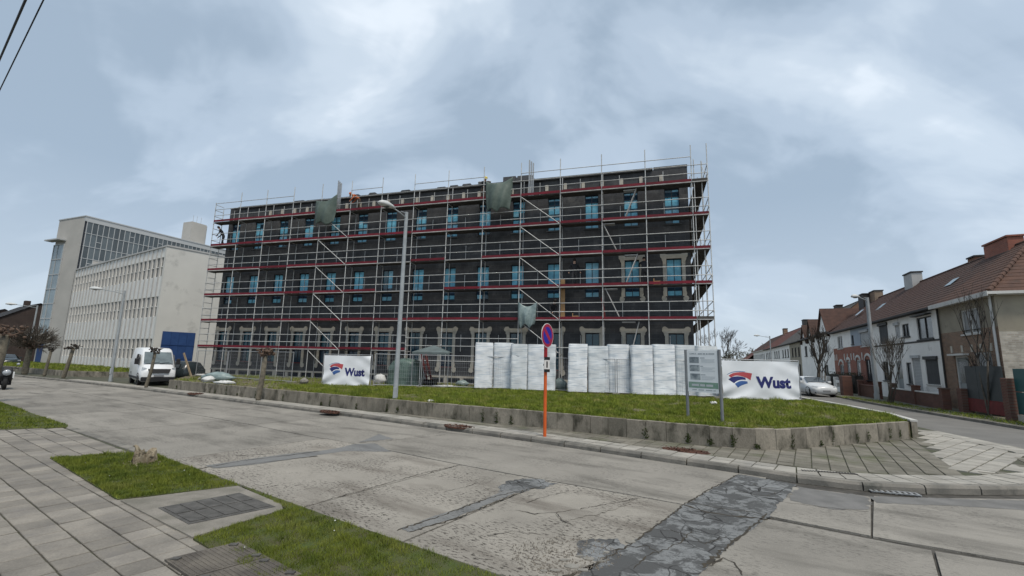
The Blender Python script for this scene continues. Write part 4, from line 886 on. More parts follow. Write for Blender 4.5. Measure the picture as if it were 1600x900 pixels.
def roof_slope(b, x0, x1, yf, zf, yr, zr, n, m=0, x0r=None, x1r=None, th=.035):
    """stepped courses from eave (yf,zf) to ridge (yr,zr); x0r/x1r: ends at the ridge"""
    x0r = x0 if x0r is None else x0r; x1r = x1 if x1r is None else x1r
    for k in range(n):
        t0, t1 = k/n, (k+1)/n+.25/n
        def P(t, x, up): return (x, yf+(yr-yf)*t, zf+(zr-zf)*t+up)
        a0, a1 = x0+(x0r-x0)*t0, x1+(x1r-x1)*t0; c0, c1 = x0+(x0r-x0)*min(t1, 1), x1+(x1r-x1)*min(t1, 1)
        t1c = min(t1, 1)
        v = [P(t0, a0, th), P(t0, a1, th), P(t1c, c1, 0.004), P(t1c, c0, 0.004), P(t0, a0, -.03), P(t0, a1, -.03)]
        b.add(v, [(0, 1, 2, 3), (4, 5, 1, 0)], m); b.add([P(t0, a0, th), P(t1c, c0, 0.004), P(t0, a0, -.03)], [(0, 1, 2)], m); b.add([P(t0, a1, th), P(t0, a1, -.03), P(t1c, c1, 0.004)], [(0, 1, 2)], m)
def house(name, label, s0, s1, bands, ops, roofm, eave=5.75, ridge=9.2, depth=8.0, gut=None, hip=False, side=None, chim=(), back=True, lside=None, group=None, base=.1):
    """front in the plane y=0 (local x along the terrace, +y to the street)"""
    r = root(name, label, 'house', (PT.x+TD.x*s0, PT.y+TD.y*s0, base), TAN, group); W = s1-s0; zz = lambda z: z-base
    holes = [(a-s0, b-s0, zz(c), zz(d)) for a, b, c, d, *_ in ops]
    for z0, z1, mm in bands:
        w_ = MB().holed(.0, W, zz(z0), zz(z1), [h for h in holes if h[3] > zz(z0) and h[2] < zz(z1)], 0, -.16, 0); w_.f = [f[::-1] for f in w_.f]; w_.build('wall', mm, r)
    yb = -depth
    sw = MB()
    for x, fl in ((0, 0), (W, 1)):
        f = [(0, 1, 2, 3, 4)] if fl else [(4, 3, 2, 1, 0)]
        if hip and x == 0:
            continue
        sw.add([(x, -.001, zz(base)), (x, yb, zz(base)), (x, yb, zz(eave)), (x, yb/2, zz(ridge)-.05), (x, -.001, zz(eave))], f, 0)
    sw.add([(0, yb, zz(base)), (W, yb, zz(base)), (W, yb, zz(eave)), (0, yb, zz(eave))], [(0, 1, 2, 3)], 0)
    sw.build('side_wall', side or bands[-1][2], r)
    MB().box(.1, W-.1, yb+.2, -.17, zz(base), zz(eave)-.1).build('interior', m_dfr, r)
    rb = MB(); nC = 16; ov = .28
    hx = 4.6 if hip else 0
    ef = zz(eave)-(ridge-eave)/(depth/2)*ov*.0
    roof_slope(rb, -ov if hip else 0, W, ov, ef, yb/2, zz(ridge), nC, 0, hx if hip else 0, W); roof_slope(rb, -ov if hip else 0, W, yb-ov, ef, yb/2, zz(ridge), nC, 0, hx if hip else 0, W)
    ro = rb.build('roof', roofm, r)
    rd = MB().tube((hx, yb/2, zz(ridge)+.01), (W, yb/2, zz(ridge)+.01), .09, n=6).build('ridge_tiles', roofm, ro)
    g_ = gut or m_gutd
    MB().box(-ov if hip else 0, W, ov-.02, ov+.10, ef-.10, ef+.02).build('gutter', g_, r); MB().box(0 if not hip else -.02, W, .001, ov-.021, ef-.13, ef-.04).build('soffit', g_, r)
    for cs, cw, cz, cm, cy in chim:
        c = MB().bbox(cs-s0-cw/2, cs-s0+cw/2, yb/2+cy-.35, yb/2+cy+.35+.0, zz(ridge)-1.2, zz(cz), .04).build('chimney', cm, ro)
        MB().box(cs-s0-cw/2-.06, cs-s0+cw/2+.06, yb/2+cy-.41, yb/2+cy+.41, zz(cz)+.002, zz(cz)+.10).build('chimney_cap', m_gutd if cm != m_brR else cm, c)
    for a, b, c, d, kind, *lab in ops:
        x0, x1, z0, z1 = a-s0, b-s0, zz(c), zz(d); y1, y0 = -.06, -.14
        if kind in ('w', 'wd', 'wc', 'w2'):
            fm = m_dfr if kind in ('wd',) else m_pvc; f = MB(); t = .07
            f.box(x0, x0+t, y0, y1, z0, z1); f.box(x1-t, x1, y0, y1, z0, z1); f.box(x0+t, x1-t, y0, y1, z1-t, z1); f.box(x0+t, x1-t, y0, y1, z0, z0+t)
            n = 2 if x1-x0 > .9 else 1
            if n == 2: f.box((x0+x1)/2-.04, (x0+x1)/2+.04, y0, y1+.005, z0+t, z1-t)
            fo = f.build('window', fm, r); wdt = (x1-x0)/n
            for k in range(n): MB().box(x0+k*wdt+t*.9, x0+(k+1)*wdt-t*.9, -.12, -.10, z0+t*.9, z1-t*.9).build('pane', m_curt if kind == 'wc' else m_hglass, fo)
            MB().box(x0-.08, x1+.08, -.10, .07, z0-.08, z0-.002).build('sill', m_gut if kind in ('wc', 'w') else m_dfr, fo)
        elif kind in ('s', 'sw'):
            fo = MB().box(x0, x1, -.10, -.05, z0, z1).build('window', m_dfr, r); nS = int((z1-z0)/.09)
            mm = m_shut if kind == 's' else m_shutw; sl = MB()
            for k in range(nS): sl.box(x0+.03, x1-.03, -.049, -.03, z0+k*(z1-z0)/nS+.006, z0+(k+1)*(z1-z0)/nS-.006)
            sl.build('shutter', mm, fo); MB().box(x0-.06, x1+.06, -.10, .06, z0-.07, z0-.002).build('sill', m_gut, fo)
            MB().box(x0-.04, x1+.04, -.049, .10, z1-.14, z1+.05).build('shutter_box', m_dfr if kind == 's' else m_shutw, fo)
        elif kind == 'd':
            do = MB().box(x0+.07, x1-.07, -.14, -.09, z0, z1-.1).build('door', m_door, r); MB().box(x0, x0+.068, -.15, -.05, z0, z1).build('door_frame', m_pvc, do); MB().box(x1-.068, x1, -.15, -.05, z0, z1).build('door_frame', m_pvc, do); MB().box(x0+.069, x1-.069, -.15, -.05, z1-.09, z1).build('door_frame', m_pvc, do)
            MB().box(x0+.25, x1-.25, -.089, -.075, z0+1.0, z1-.3).build('door_glass', m_hglass, do); MB().box(x1-.2, x1-.12, -.089, -.05, z0+.95, z0+1.05).build('handle', m_galv, do)
    return r
# A: corner house, beige over brown brick, hipped roof
hA = house('corner_house', 'corner house with beige upper wall over brown brick and hipped red roof', 0, 5.6, [(.1, 4.2, m_brA), (4.2, 5.75, m_beige)],
           [(1.45, 3.15, 4.0, 5.25, 'wc'), (2.95, 4.35, .5, 2.9, 'd'), (.85, 2.3, 1.5, 3.05, 'wc')], m_rfA, hip=True, gut=m_gut, chim=[(7.2, 2.4, 9.72, m_brR, .0)])
Wb = lambda z: z-.1
MB().add([(0, 0, 0), (0, -8, 0), (0, -8, Wb(3.95)), (0, 0, Wb(3.95))], [(3, 2, 1, 0)]).build('side_wall', m_brAs, hA)
MB().add([(0, 0, Wb(3.95)), (0, -8, Wb(3.95)), (0, -8, Wb(5.75)), (0, 0, Wb(5.75))], [(3, 2, 1, 0)]).build('side_wall', m_beige, hA)
hb = MB(); nC = 16
for k in range(nC):
    t0, t1 = k/nC, min((k+1.25)/nC, 1)
    def Q(t, y, up): return (-.28+t*4.88, y+(-4-y)*t, Wb(5.75)+3.45*t+up)
    hb.add([Q(t0, -8.28, .035), Q(t0, .28, .035), Q(t1, .28, .004), Q(t1, -8.28, .004), Q(t0, -8.28, -.03), Q(t0, .28, -.03)], [(3, 2, 1, 0), (0, 1, 5, 4)])
hro = hb.build('hip_roof', m_rfA, hA)
hc = MB()
for k in range(16):
    a = Vector((-.28, .28, Wb(5.75)+.05)).lerp(Vector((4.6, -4, Wb(9.25))), k/16); c = Vector((-.28, .28, Wb(5.75)+.05)).lerp(Vector((4.6, -4, Wb(9.25))), (k+1.1)/16); hc.tube(a, c, .13, .10, n=6)
hc.build('hip_tiles', m_rfA, hro)
MB().box(-.40, -.281, -8.3, .40, Wb(5.65), Wb(5.78)).build('gutter', m_gut, hA); MB().box(-.279, -.0, -8.2, .0, Wb(5.62), Wb(5.71)).build('soffit', m_gut, hA)
MB().box(-.42, 5.6, .385, .41, Wb(5.58), Wb(5.80)).build('fascia', m_gut, hA)
MB().tube((.18, .08, .1), (.18, .08, Wb(5.65)), .055, n=8).build('downpipe', m_pvc, hA); MB().tube((5.5, .06, .1), (5.5, .06, Wb(5.65)), .045, n=6).build('downpipe', m_gutd, hA)
MB().box(2.8, 4.5, .001, .25, Wb(2.92), Wb(3.02)).build('door_canopy', m_gut, hA)
for x in (.75, 1.6, 2.45, 3.4, 4.5): MB().box(x-.09, x+.09, .001, .03, Wb(3.08), Wb(3.45)).build('stone_block', m_plast, hA)
# B: white house
hB = house('white_house', 'white painted terrace house with dark shuttered ground floor window', 5.6, 11.0, [(.1, 5.75, m_whiteh)],
           [(6.45, 8.55, 4.0, 5.35, 'wd'), (9.75, 10.9, 4.3, 5.15, 'wd'), (6.3, 8.0, 1.3, 2.9, 's'), (8.65, 9.85, .5, 3.0, 'sw'), (10.05, 10.9, 1.2, 2.6, 'wd')], m_rfB, chim=[])
MB().box(0, 5.4, .001, .03, Wb(3.83), Wb(3.93)).build('string_course', m_gutd, hB); MB().box(.8, 3.0, .001, .3, Wb(5.42), Wb(5.50)).build('window_hood', m_dfr, hB)
MB().add([(2.2, -1.6, Wb(7.35)), (3.0, -1.6, Wb(7.35)), (3.0, -2.1, Wb(7.8)), (2.2, -2.1, Wb(7.8))], [(0, 1, 2, 3)]).build('skylight', m_pale, hB)
# C: white neighbour
hC = house('white_house', 'white painted terrace house behind the bare sapling, half hidden by the lamp post', 11.0, 17.0, [(.1, 5.75, m_whiteh)],
           [(13.5, 15.3, 4.0, 5.5, 's'), (11.3, 12.1, 4.3, 5.3, 'sw'), (14.1, 15.3, 1.3, 2.7, 'wd'), (11.6, 12.7, .5, 2.7, 'd')], m_rfC, chim=[(19.2, 1.6, 10.0, m_fin, .2), (11.3, .9, 9.6, m_brO, -.6)])
MB().box(0, 6, .001, .03, Wb(3.83), Wb(3.93)).build('string_course', m_gutd, hC)
hD = house('brick_house', 'house with pale blue upper wall over red brick with arched openings', 17.0, 22.7, [(.1, 4.1, m_brR), (4.1, 5.75, m_bluish)],
           [(17.8, 19.95, 4.0, 5.3, 'sw'), (17.8, 19.2, 1.2, 2.9, 'wd'), (20.6, 21.7, .5, 2.9, 'd'), (21.85, 22.5, 4.3, 5.1, 'wd')], m_rfC)
hE = house('brick_house', 'house with white upper wall over red brick beside the pale blue one', 22.7, 29.0, [(.1, 4.1, m_brR), (4.1, 5.75, m_whiteh)],
           [(25.4, 27.2, 4.05, 5.25, 'w'), (25.8, 27.2, 1.3, 2.5, 'w'), (23.6, 24.6, .5, 2.8, 'd')], m_rfC, chim=[(28.7, 1.5, 9.9, m_brA, 0)])
def arch(h, s0, a, b, z):
    p = []; c = (a+b)/2-s0; r0 = (b-a)/2
    for i in range(9): t = math.pi*i/8; p.append((c+(r0+.18)*math.cos(t), z-.1+(r0*.6+.2)*math.sin(t)))
    q = [(c+r0*math.cos(math.pi*i/8), z-.1+(r0*.6)*math.sin(math.pi*i/8)) for i in range(8, -1, -1)]
    b_ = MB(); pts = p+q; n = len(pts); v = [(x, .05, zz) for x, zz in pts]+[(x, 0, zz) for x, zz in pts]
    for i in range(8): b_.add([v[i], v[i+1], v[n-2-i], v[n-1-i]], [(0, 1, 2, 3)]); b_.add([v[i], v[i+1], v[n+i+1], v[n+i]], [(3, 2, 1, 0)])
    b_.build('arch', m_gut, h)
arch(hD, 17.0, 17.8, 19.2, Wb(2.9)); arch(hD, 17.0, 20.6, 21.7, Wb(2.9)); arch(hE, 22.7, 25.8, 27.2, Wb(2.5)); arch(hE, 22.7, 23.6, 24.6, Wb(2.8))
for h_, s0, xs in ((hD, 17.0, (17.4, 19.9, 22.2)), (hE, 22.7, (23.0, 24.2, 25.2, 27.9, 28.6))):
    for x in xs: MB().box(x-s0-.1, x-s0+.1, .001, .03, Wb(2.9), Wb(3.5)).build('stone_block', m_gut, h_)
for h_, s0, sx, yy in ((hD, 17.0, 3.0, -1.5), (hE, 22.7, 2.0, -1.2)):
    MB().add([(sx, yy, Wb(7.2)), (sx+.9, yy, Wb(7.2)), (sx+.9, yy-.6, Wb(7.75)), (sx, yy-.6, Wb(7.75))], [(0, 1, 2, 3)]).build('skylight', m_pale, h_)
# F and on: gabled and plain houses down the street
hF = house('white_house', 'white house with a steep front gable next to the brick pair', 29.0, 36.0, [(.1, 5.9, m_whiteh)], [(31.2, 33.3, 3.9, 5.2, 'wd'), (31.8, 33.5, 1.25, 2.45, 'wd')], m_rfC, eave=5.9, ridge=8.8, chim=[(30.2, 1.6, 9.8, m_gutd, .6)])
def front_gable(h, x0, x1, z0, z1, m, bm):
    c = (x0+x1)/2; MB().add([(x0, .03, z0), (x1, .03, z0), (c, .03, z1)], [(2, 1, 0)]).build('gable_wall', m, h); b = MB()
    for a, s_ in ((x0-.3, 1), (x1+.3, -1)):
        b.add([(a, .25, z0-.25), (c, .25, z1+.12), (c, -3.4, z1+.12), (a, -3.4, z0-.25), (a, .25, z0-.45), (c, .25, z1-.08), (c, -3.4, z1-.08), (a, -3.4, z0-.45)], [(0, 1, 2, 3), (4, 5, 1, 0), (7, 6, 5, 4)])
    b.build('gable_roof', bm, h)
front_gable(hF, 1.2, 5.8, Wb(5.9), Wb(8.6), m_whiteh, m_rfC)
hG = house('gabled_house', 'tall house with an orange brick gable end and dark roof down the street', 36.0, 46.0, [(.1, 5.8, m_whiteh)], [(38.5, 40, 3.6, 4.9, 'wd'), (42, 43.5, 3.6, 4.9, 'wd')], m_rfG, eave=5.8, ridge=9.9, depth=9, side=m_brO, chim=[(45, 1.5, 10.4, m_gutd, 0)])
front_gable(hG, 1.5, 4.6, Wb(5.6), Wb(8.0), m_whiteh, m_rfB); front_gable(hG, 5.6, 8.6, Wb(5.6), Wb(7.6), m_whiteh, m_rfB)
for s0, s1, wm_, rm, lb, ch in ((46.0, 55.0, m_beige, m_rfG, 'grey roofed beige house beyond the gabled one', []), (55.0, 64.5, m_whiteh, m_rfG, 'grey roofed pale house with brown door further down the street', [(64, 1.6, 10.2, m_gutd, 0)]), (64.5, 74.5, m_whiteh, m_rfR, 'red roofed white house far down the street', []), (74.5, 86, m_whiteh, m_rfR, 'farthest red roofed white house of the long row', [(85, 2, 10.2, m_brA, 0)]), (86, 110, m_whiteh, m_rfC, 'long white house with white gutter at the far end of the row', [])):
    n = int((s1-s0)/2.6); ops = []
    for k in range(n):
        a = s0+1.0+k*2.5; ops.append((a, a+1.2, 3.7, 5.0, 'wd'))
        if k % 2 == 0: ops.append((a, a+1.2, .4, 2.6, 'wd'))
    house('terrace_house', lb, s0, s1, [(.1, 5.75, wm_)], ops, rm, eave=5.75, ridge=9.2, chim=ch, gut=m_gut if rm is m_rfC else None)
house('bungalow', 'low tan house with broad red roof at the end of the street', 125, 150, [(.1, 3.6, m_beige)], [(128+4*k, 130+4*k, 1.4, 2.8, 'wd') for k in range(5)], m_rfR, eave=4.2, ridge=9.2, depth=12, hip=True)
# right hand sidewalk with grassy strip
m_rwalk = mat('right_sidewalk', (.155, .145, .12), .95, (.115, .115, .075), 1.4, 7, .4, .6, fine=.2, bump=.4)
rs = ccw([(19.25, 17.58), (20.87, 24.14), (22.5, 29.6), (24.3, 34.4), (28.6, 47), (42, 93), (90, 180), (140, 160), (60, 20), (40, 8), (21.5, 9.5), (19.6, 12.5), (19.0, 15)])
rwk = MB().prism(rs, -.02, .11).build('sidewalk', m_rwalk); tag(rwk, kind='structure')
rk, _, _ = resample([(21.5, 9.4), (19.5, 12.4), (18.9, 15), (19.15, 17.58), (20.77, 24.14), (22.4, 29.6), (24.2, 34.4), (28.5, 47)], 1.0)
for a, b in zip(rk, rk[1:]):
    d = b-a; MB().bbox(.008, d.length-.008, -.12, .0, -.02, .125, .02).build('kerb_stone', m_kerb, rwk, (a.x, a.y, 0), (0, 0, math.atan2(d.y, d.x)))
RG = ccw([(19.5, 17.8), (21.0, 24.1), (22.4, 29.9), (23.4, 33.5), (24.3, 33.2), (23.5, 29.5), (22.3, 24), (21.0, 18.5), (20.6, 15)])
bladefield('grass', [RG], 260, .09, .012, m_grassb2, lambda x, y: np.full(np.shape(x), .105), 1.3, lab='thin ragged grass strip along the right kerb', clump=1.6)
# ================================================================== SITE FENCE, HOARDING PACKS, BANNERS
m_mesh = mat('fence_wire', (.40, .41, .42), .5, metal=.5, rnd=.1)
m_wrap = mat('white_wrap', (.66, .69, .71), .42, (.56, .60, .63), 3.2, 7, rnd=.06, bump=.9, bscale=7, spec=.5)
def wrapmat(name, base, ink):
    m = mat(name, base, .42, tuple(c*.86 for c in base), 3.0, 6, rnd=.05, bump=.3, bscale=6, spec=.5); t = m.node_tree; N = t.nodes; K = t.links.new; b = N['Principled BSDF']
    old = b.inputs['Base Color'].links[0].from_socket; co = N.new('ShaderNodeTexCoord'); mp_ = N.new('ShaderNodeMapping'); mp_.inputs['Scale'].default_value = (.7, .7, 7.5); K(co.outputs['Object'], mp_.inputs[0])
    nz = N.new('ShaderNodeTexNoise'); nz.inputs['Scale'].default_value = 1.6; nz.inputs['Detail'].default_value = 3; K(mp_.outputs[0], nz.inputs['Vector']); r = N.new('ShaderNodeMapRange'); r.inputs[1].default_value = .50; r.inputs[2].default_value = .60; K(nz.outputs[0], r.inputs[0])
    x = N.new('ShaderNodeMix'); x.data_type = 'RGBA'; K(r.outputs[0], x.inputs[0]); K(old, x.inputs[6]); x.inputs[7].default_value = (*ink, 1); K(x.outputs[2], b.inputs['Base Color']); return m
m_wrapA = wrapmat('printed_white_wrap', (.83, .85, .86), (.55, .60, .645)); m_wrapB = wrapmat('printed_grey_wrap', (.72, .75, .76), (.48, .53, .565))
m_pal = mat('pallet_wood', (.30, .23, .15), .9, (.2, .15, .1), 6)
def lumpy(w_, d_, h_, amp, nx=8, nz=14, seed=0):
    rd = random.Random(seed); b = MB(); ph = [rd.uniform(0, 6.28) for _ in range(8)]; lean = rd.uniform(-.02, .02)
    def dsp(u, v): return amp*(math.sin(u*5.1+v*3.3+ph[0])*.5+math.sin(u*2.2-v*7.7+ph[1])*.4+math.sin(v*13+u*4+ph[2])*.25+rd.gauss(0, .12))
    per = [(-w_/2, 0), (w_/2, 0), (w_/2, d_), (-w_/2, d_)]; cols = []
    for k in range(4):
        a, c = Vector(per[k]), Vector(per[(k+1) % 4]); n = nx if k % 2 == 0 else 5; nn = Vector((c-a).normalized()); nn = Vector((nn.y, -nn.x))
        for i in range(n): t = i/n; cols.append((a+(c-a)*t, nn, 0 if i == 0 else 1))
    N_ = len(cols); v = []
    for j in range(nz+1):
        z = h_*j/nz; tp = 1-.02*(j == nz)
        for p, nn, e in cols:
            q = p+nn*(dsp(p.x*1.3+p.y, z)*(1 if e else .3)); v.append((q.x*tp+lean*z, (q.y-d_/2)*tp+d_/2, z if j < nz else z-(0.02 if not e else 0)))
    f = [(j*N_+i, j*N_+(i+1) % N_, (j+1)*N_+(i+1) % N_, (j+1)*N_+i) for j in range(nz) for i in range(N_)]
    b.add(v, f, 0, True); b.add(v[-N_:], [tuple(range(N_))], 0); return b
packs = [(741, 769, 609, 609.5, 2.50, 'A', 'white wrapped pack standing at the far left end of the hoarding row'), (770, 797, 609.5, 610.5, 2.50, 'A', 'white wrapped pack second from the left in the hoarding row'), (798, 823, 611.5, 612, 2.46, 'B', 'grey wrapped pack with a torn white flap of film'), (823.5, 850, 612, 613, 2.48, 'A', 'white wrapped pack just left of the no parking pole'),
         (851, 867, 613, 613.5, 2.50, 'B', 'narrow crumpled grey pack just right of the no parking pole'), (887, 917, 615, 616, 2.48, 'A', 'white wrapped pack right of the dark gap in the hoarding row'), (920, 952, 616, 617, 2.42, 'B', 'slightly lower wrapped pack, second right of the dark gap'), (953, 986, 617, 618, 2.55, 'A', 'tall bright wrapped pack, third right of the dark gap'),
         (988.5, 1022, 619, 620, 2.55, 'A', 'white wrapped pack right of the double fence post'), (1024, 1057.5, 620, 621, 2.58, 'A', 'white wrapped pack leaning beside the last fence post'), (1059, 1092, 621, 622, 2.55, 'B', 'wrapped pack half behind the left part of the information board'), (1094, 1126, 622.5, 623, 2.50, 'B', 'wrapped pack behind the right part of the information board')]
for i, (x0, x1, y0, y1, h_, mk, lb) in enumerate(packs):
    a = G(x0, y0, .53); b = G(x1, y1, .53); d = b-a; L_ = d.length; c = (a+b)/2
    r = root('wrapped_pack', lb, 'pack', (c.x, c.y, .53), math.atan2(d.y, d.x), 'wrapped packs behind the site fence'); 
    MB().box(-L_/2+.02, L_/2-.02, .17, 1.0, 0, .10).build('pallet', m_pal, r)
    o = lumpy(L_*1.012, .9, h_-.10+random.uniform(-.05, .05), .022 if i != 4 else .05, seed=i).build('wrapped_stack', m_wrapA if mk == 'A' else m_wrapB, r, (0, .12, .10), (random.uniform(-.008, .008), 0, 0))
    if i == 2:
        fl = MB(); pts = [(-.45, .2, 1.55), (-.42, .16, 1.95), (-.1, .10, 1.86), (.28, .14, 1.92), (.52, .2, 2.15), (.5, .22, 2.0), (.05, .15, 1.7), (-.25, .12, 1.5), (-.35, .17, 1.2), (-.48, .2, 1.25)]
        fl.add(pts, [(0, 1, 2, 6, 7), (2, 3, 4, 5, 6), (0, 7, 8, 9)]); fl.build('torn_film', m_wrap, r)
# mesh fence panels
def fence(pts, z0, h_, lab, group, seed=0):
    for i, ((ax, ay), (bx, by)) in enumerate(zip(pts, pts[1:])):
        a, b = Vector((ax, ay)), Vector((bx, by)); d = b-a; L_ = d.length
        r = root('fence_panel', lab[i], 'fence', (ax, ay, z0), math.atan2(d.y, d.x), group); f = MB(); R0 = .021
        f.tube((.05, 0, 0), (.05, 0, h_), R0, n=6); f.tube((L_-.05, 0, 0), (L_-.05, 0, h_), R0, n=6); f.tube((.05, 0, h_-.02), (L_-.05, 0, h_-.02), R0*.9, n=6); f.tube((.05, 0, .12), (L_-.05, 0, .12), R0*.9, n=6)
        f.build('frame', m_mesh, r); w_ = MB(); n = int(L_/.12)
        for k in range(1, n): x = .05+(L_-.1)*k/n; w_.box(x-.0022, x+.0022, -.0022, .0022, .12, h_-.02)
        for k in range(1, 8): z = .12+(h_-.14)*k/8; w_.box(.05, L_-.05, -.0025, .0025, z-.0025, z+.0025)
        tag(w_.build('wire_mesh', m_mesh, r), kind='stuff')
        for x in (.03, L_-.03): MB().bbox(x-.12, x+.12, -.3, .3, -.02, .11, .03).build('foot_block', m_kerb, r)
FZ = .53; FHT = 1.80
FP1 = [(-21.6, 31.9), (-18.4, 30.1), (-15.2, 28.3), (-12.6, 26.9)]
fence(FP1, FZ, FHT, ['site fence panel beside the dark estate car', 'site fence panel behind the rubble heap', 'site fence panel left of the left banner'], 'site fence panels')
FP2 = [(-7.5, 25.5), (-4.9, 25.4), (-1.4, 25.2), (2.05, 24.75), (5.35, 23.35), (7.75, 22.95), (10.0, 22.5)]
fence(FP2, FZ, FHT, ['site fence panel in front of the green wrapped heap', 'site fence panel between the grey canopy and the packs', 'site fence panel in front of the leftmost white packs', 'site fence panel across the dark gap between the packs', 'site fence panel in front of the tall bright pack', 'site fence panel behind the information board'], 'site fence panels')
# banners
m_ban = mat('banner_pvc', (.77, .79, .81), .42, (.71, .735, .76), 2, 5, spec=.5)
m_bred = mat('banner_red', (.44, .075, .085), .5); m_bnav = mat('banner_navy', (.025, .030, .135), .5); m_bblu = mat('banner_blue', (.055, .125, .33), .5)
def text_mesh(s, size, off=.0, ex=0.):
    cu_ = bpy.data.curves.new('t', 'FONT'); cu_.body = s; cu_.size = size; cu_.offset = off; cu_.resolution_u = 4; o = bpy.data.objects.new('t', cu_); COL.objects.link(o)
    bpy.context.view_layer.update(); me = bpy.data.meshes.new_from_object(o.evaluated_get(bpy.context.evaluated_depsgraph_get())); bpy.data.objects.remove(o); return me
def banner(lab, A, B, z0, z1, logo, txt, seed):
    a, b = Vector(A), Vector(B); d = b-a; W = d.length; H_ = z1-z0; rd = random.Random(seed); ph = [rd.uniform(0, 6.28) for _ in range(6)]
    r = root('banner', lab, 'banner', (a.x, a.y, z0), math.atan2(d.y, d.x), 'construction banners')
    def wr(x, z):
        u, v = x/W, z/H_; c = ((1-u)*(1-v))**3*.10*math.sin(14*(u-v)+ph[0])+(u*v)**4*.06*math.sin(13*(u+v)+ph[1])+(u*(1-v))**3*.06*math.sin(16*(u+v)+ph[4])
        return c+.016*math.sin(3.2*x+2.1*z+ph[2])+.010*math.sin(5.0*x-4.2*z+ph[3])
    nx, nz = 48, 24; bm_ = MB(); v = [(W*i/nx, wr(W*i/nx, H_*j/nz), H_*j/nz) for j in range(nz+1) for i in range(nx+1)]; M_ = len(v); v += [(x, y+.006, z) for x, y, z in v]
    f = [(j*(nx+1)+i, j*(nx+1)+i+1, (j+1)*(nx+1)+i+1, (j+1)*(nx+1)+i) for j in range(nz) for i in range(nx)]; f += [tuple(M_+q for q in p[::-1]) for p in f]
    bm_.add(v, f, 0, True); sh = bm_.build('sheet', m_ban, r)
    def dense(poly, n=5):
        o = []
        for i in range(len(poly)):
            p, q = poly[i], poly[(i+1) % len(poly)]
            for k in range(n): o.append((p[0]+(q[0]-p[0])*k/n, p[1]+(q[1]-p[1])*k/n))
        return o
    def strip(top, bot, m, name='logo_band'):
        n = 16; o = MB()
        def samp(pl, t):
            t *= len(pl)-1; i = min(int(t), len(pl)-2); u = t-i
            p = [pl[max(i-1, 0)], pl[i], pl[i+1], pl[min(i+2, len(pl)-1)]]
            return tuple(.5*((2*p[1][c])+(-p[0][c]+p[2][c])*u+(2*p[0][c]-5*p[1][c]+4*p[2][c]-p[3][c])*u*u+(-p[0][c]+3*p[1][c]-3*p[2][c]+p[3][c])*u**3) for c in (0, 1))
        vv = []
        for k in range(n+1):
            for w_ in range(5):
                p = samp(top, k/n); q = samp(bot, k/n); s_ = w_/4; x = (p[0]+(q[0]-p[0])*s_); z = (p[1]+(q[1]-p[1])*s_)
                x = (logo[0]+(logo[1]-logo[0])*(x-265)/400)*W; z = (logo[2]+(logo[3]-logo[2])*(590-z)/260)*H_; vv.append((x, wr(x, z)-.005, z))
        o.add(vv, [(k*5+w_, k*5+w_+1, (k+1)*5+w_+1, (k+1)*5+w_) for k in range(n) for w_ in range(4)]); o.build(name, m, sh)
    strip([(265, 385), (340, 348), (450, 328), (560, 335)], [(268, 390), (342, 357), (450, 338), (562, 343)], m_bblu)
    strip([(290, 405), (360, 365), (470, 345), (575, 348), (668, 360)], [(330, 432), (400, 402), (480, 405), (570, 430), (640, 468)], m_bred)
    strip([(285, 460), (350, 425), (430, 412), (500, 416), (560, 432)], [(370, 522), (410, 490), (460, 470), (520, 462), (562, 466)], m_bnav)
    strip([(380, 530), (440, 495), (500, 482), (590, 488)], [(430, 590), (470, 562), (520, 542), (592, 520)], m_bblu)
    me = text_mesh('Wust', 1.0, .048); co = np.zeros(len(me.vertices)*3); me.vertices.foreach_get('co', co); co = co.reshape(-1, 3); x0, x1 = co[:, 0].min(), co[:, 0].max(); z0_, z1_ = 0, co[:, 1].max()
    for vtx in me.vertices:
        x = (txt[0]+(txt[1]-txt[0])*(vtx.co.x-x0)/(x1-x0))*W; z = (txt[2]+(txt[3]-txt[2])*(vtx.co.y)/(z1_))*H_; vtx.co = (x, wr(x, z)-.006, z)
    me.materials.clear(); me.materials.append(m_bnav); me.update(); link('lettering', me, sh)
    f = MB()
    for x in (-.06, W+.06): f.tube((x, .05, -.1), (x, .05, H_+.08), .024, n=6)
    f.tube((-.06, .05, H_+.06), (W+.06, .05, H_+.06), .02, n=6); f.tube((-.06, .05, .05), (W+.06, .05, .05), .02, n=6); f.build('fence_frame', m_mesh, r)
    return r
A_, B_ = G(1132, 626, .53), G(1252, 628, .53)
banner('white construction banner reading Wust at the right beside the information board', (10.15, 22.15), (13.75, 22.05), .56, 2.36, (.062, .39, .295, .725), (.44, .893, .32, .60), 3)
banner('white construction banner reading Wust at the left before the scaffold', (-10.38, 25.8), (-7.72, 25.55), .56, 2.18, (.11, .42, .33, .75), (.455, .89, .33, .59), 8)
# information board
bo = root('information_board', 'white project information board on two grey posts in the lawn', 'board', (5.36, 14.06, .54), math.atan2(-.87, .63)); BW = 1.074
m_post = mat('grey_post', (.20, .215, .225), .6, (.16, .17, .18), 4); m_bwh = mat('board_white', (.80, .82, .82), .5, (.75, .77, .77), 3); m_bgr = mat('board_green', (.17, .30, .22), .5, (.26, .36, .30), 9); m_bgy = mat('board_photo', (.16, .19, .21), .5, (.42, .46, .47), 8, 5); m_btx = mat('board_text', (.33, .36, .38), .5); m_btx2 = mat('board_text_faint', (.50, .53, .54), .5)
for x in (0, BW): MB().tube((x, 0, -.02), (x, 0, 2.02), .045, n=8).build('post', m_post, bo)
bp = MB().box(.05, BW-.05, -.025, .015, .78, 1.99).build('panel', m_bwh, bo)
def bz(y): return 1.99-(y-115)/(815-115)*1.21
def bx_(x): return .05+(x-140)/(645-140)*(BW-.1)
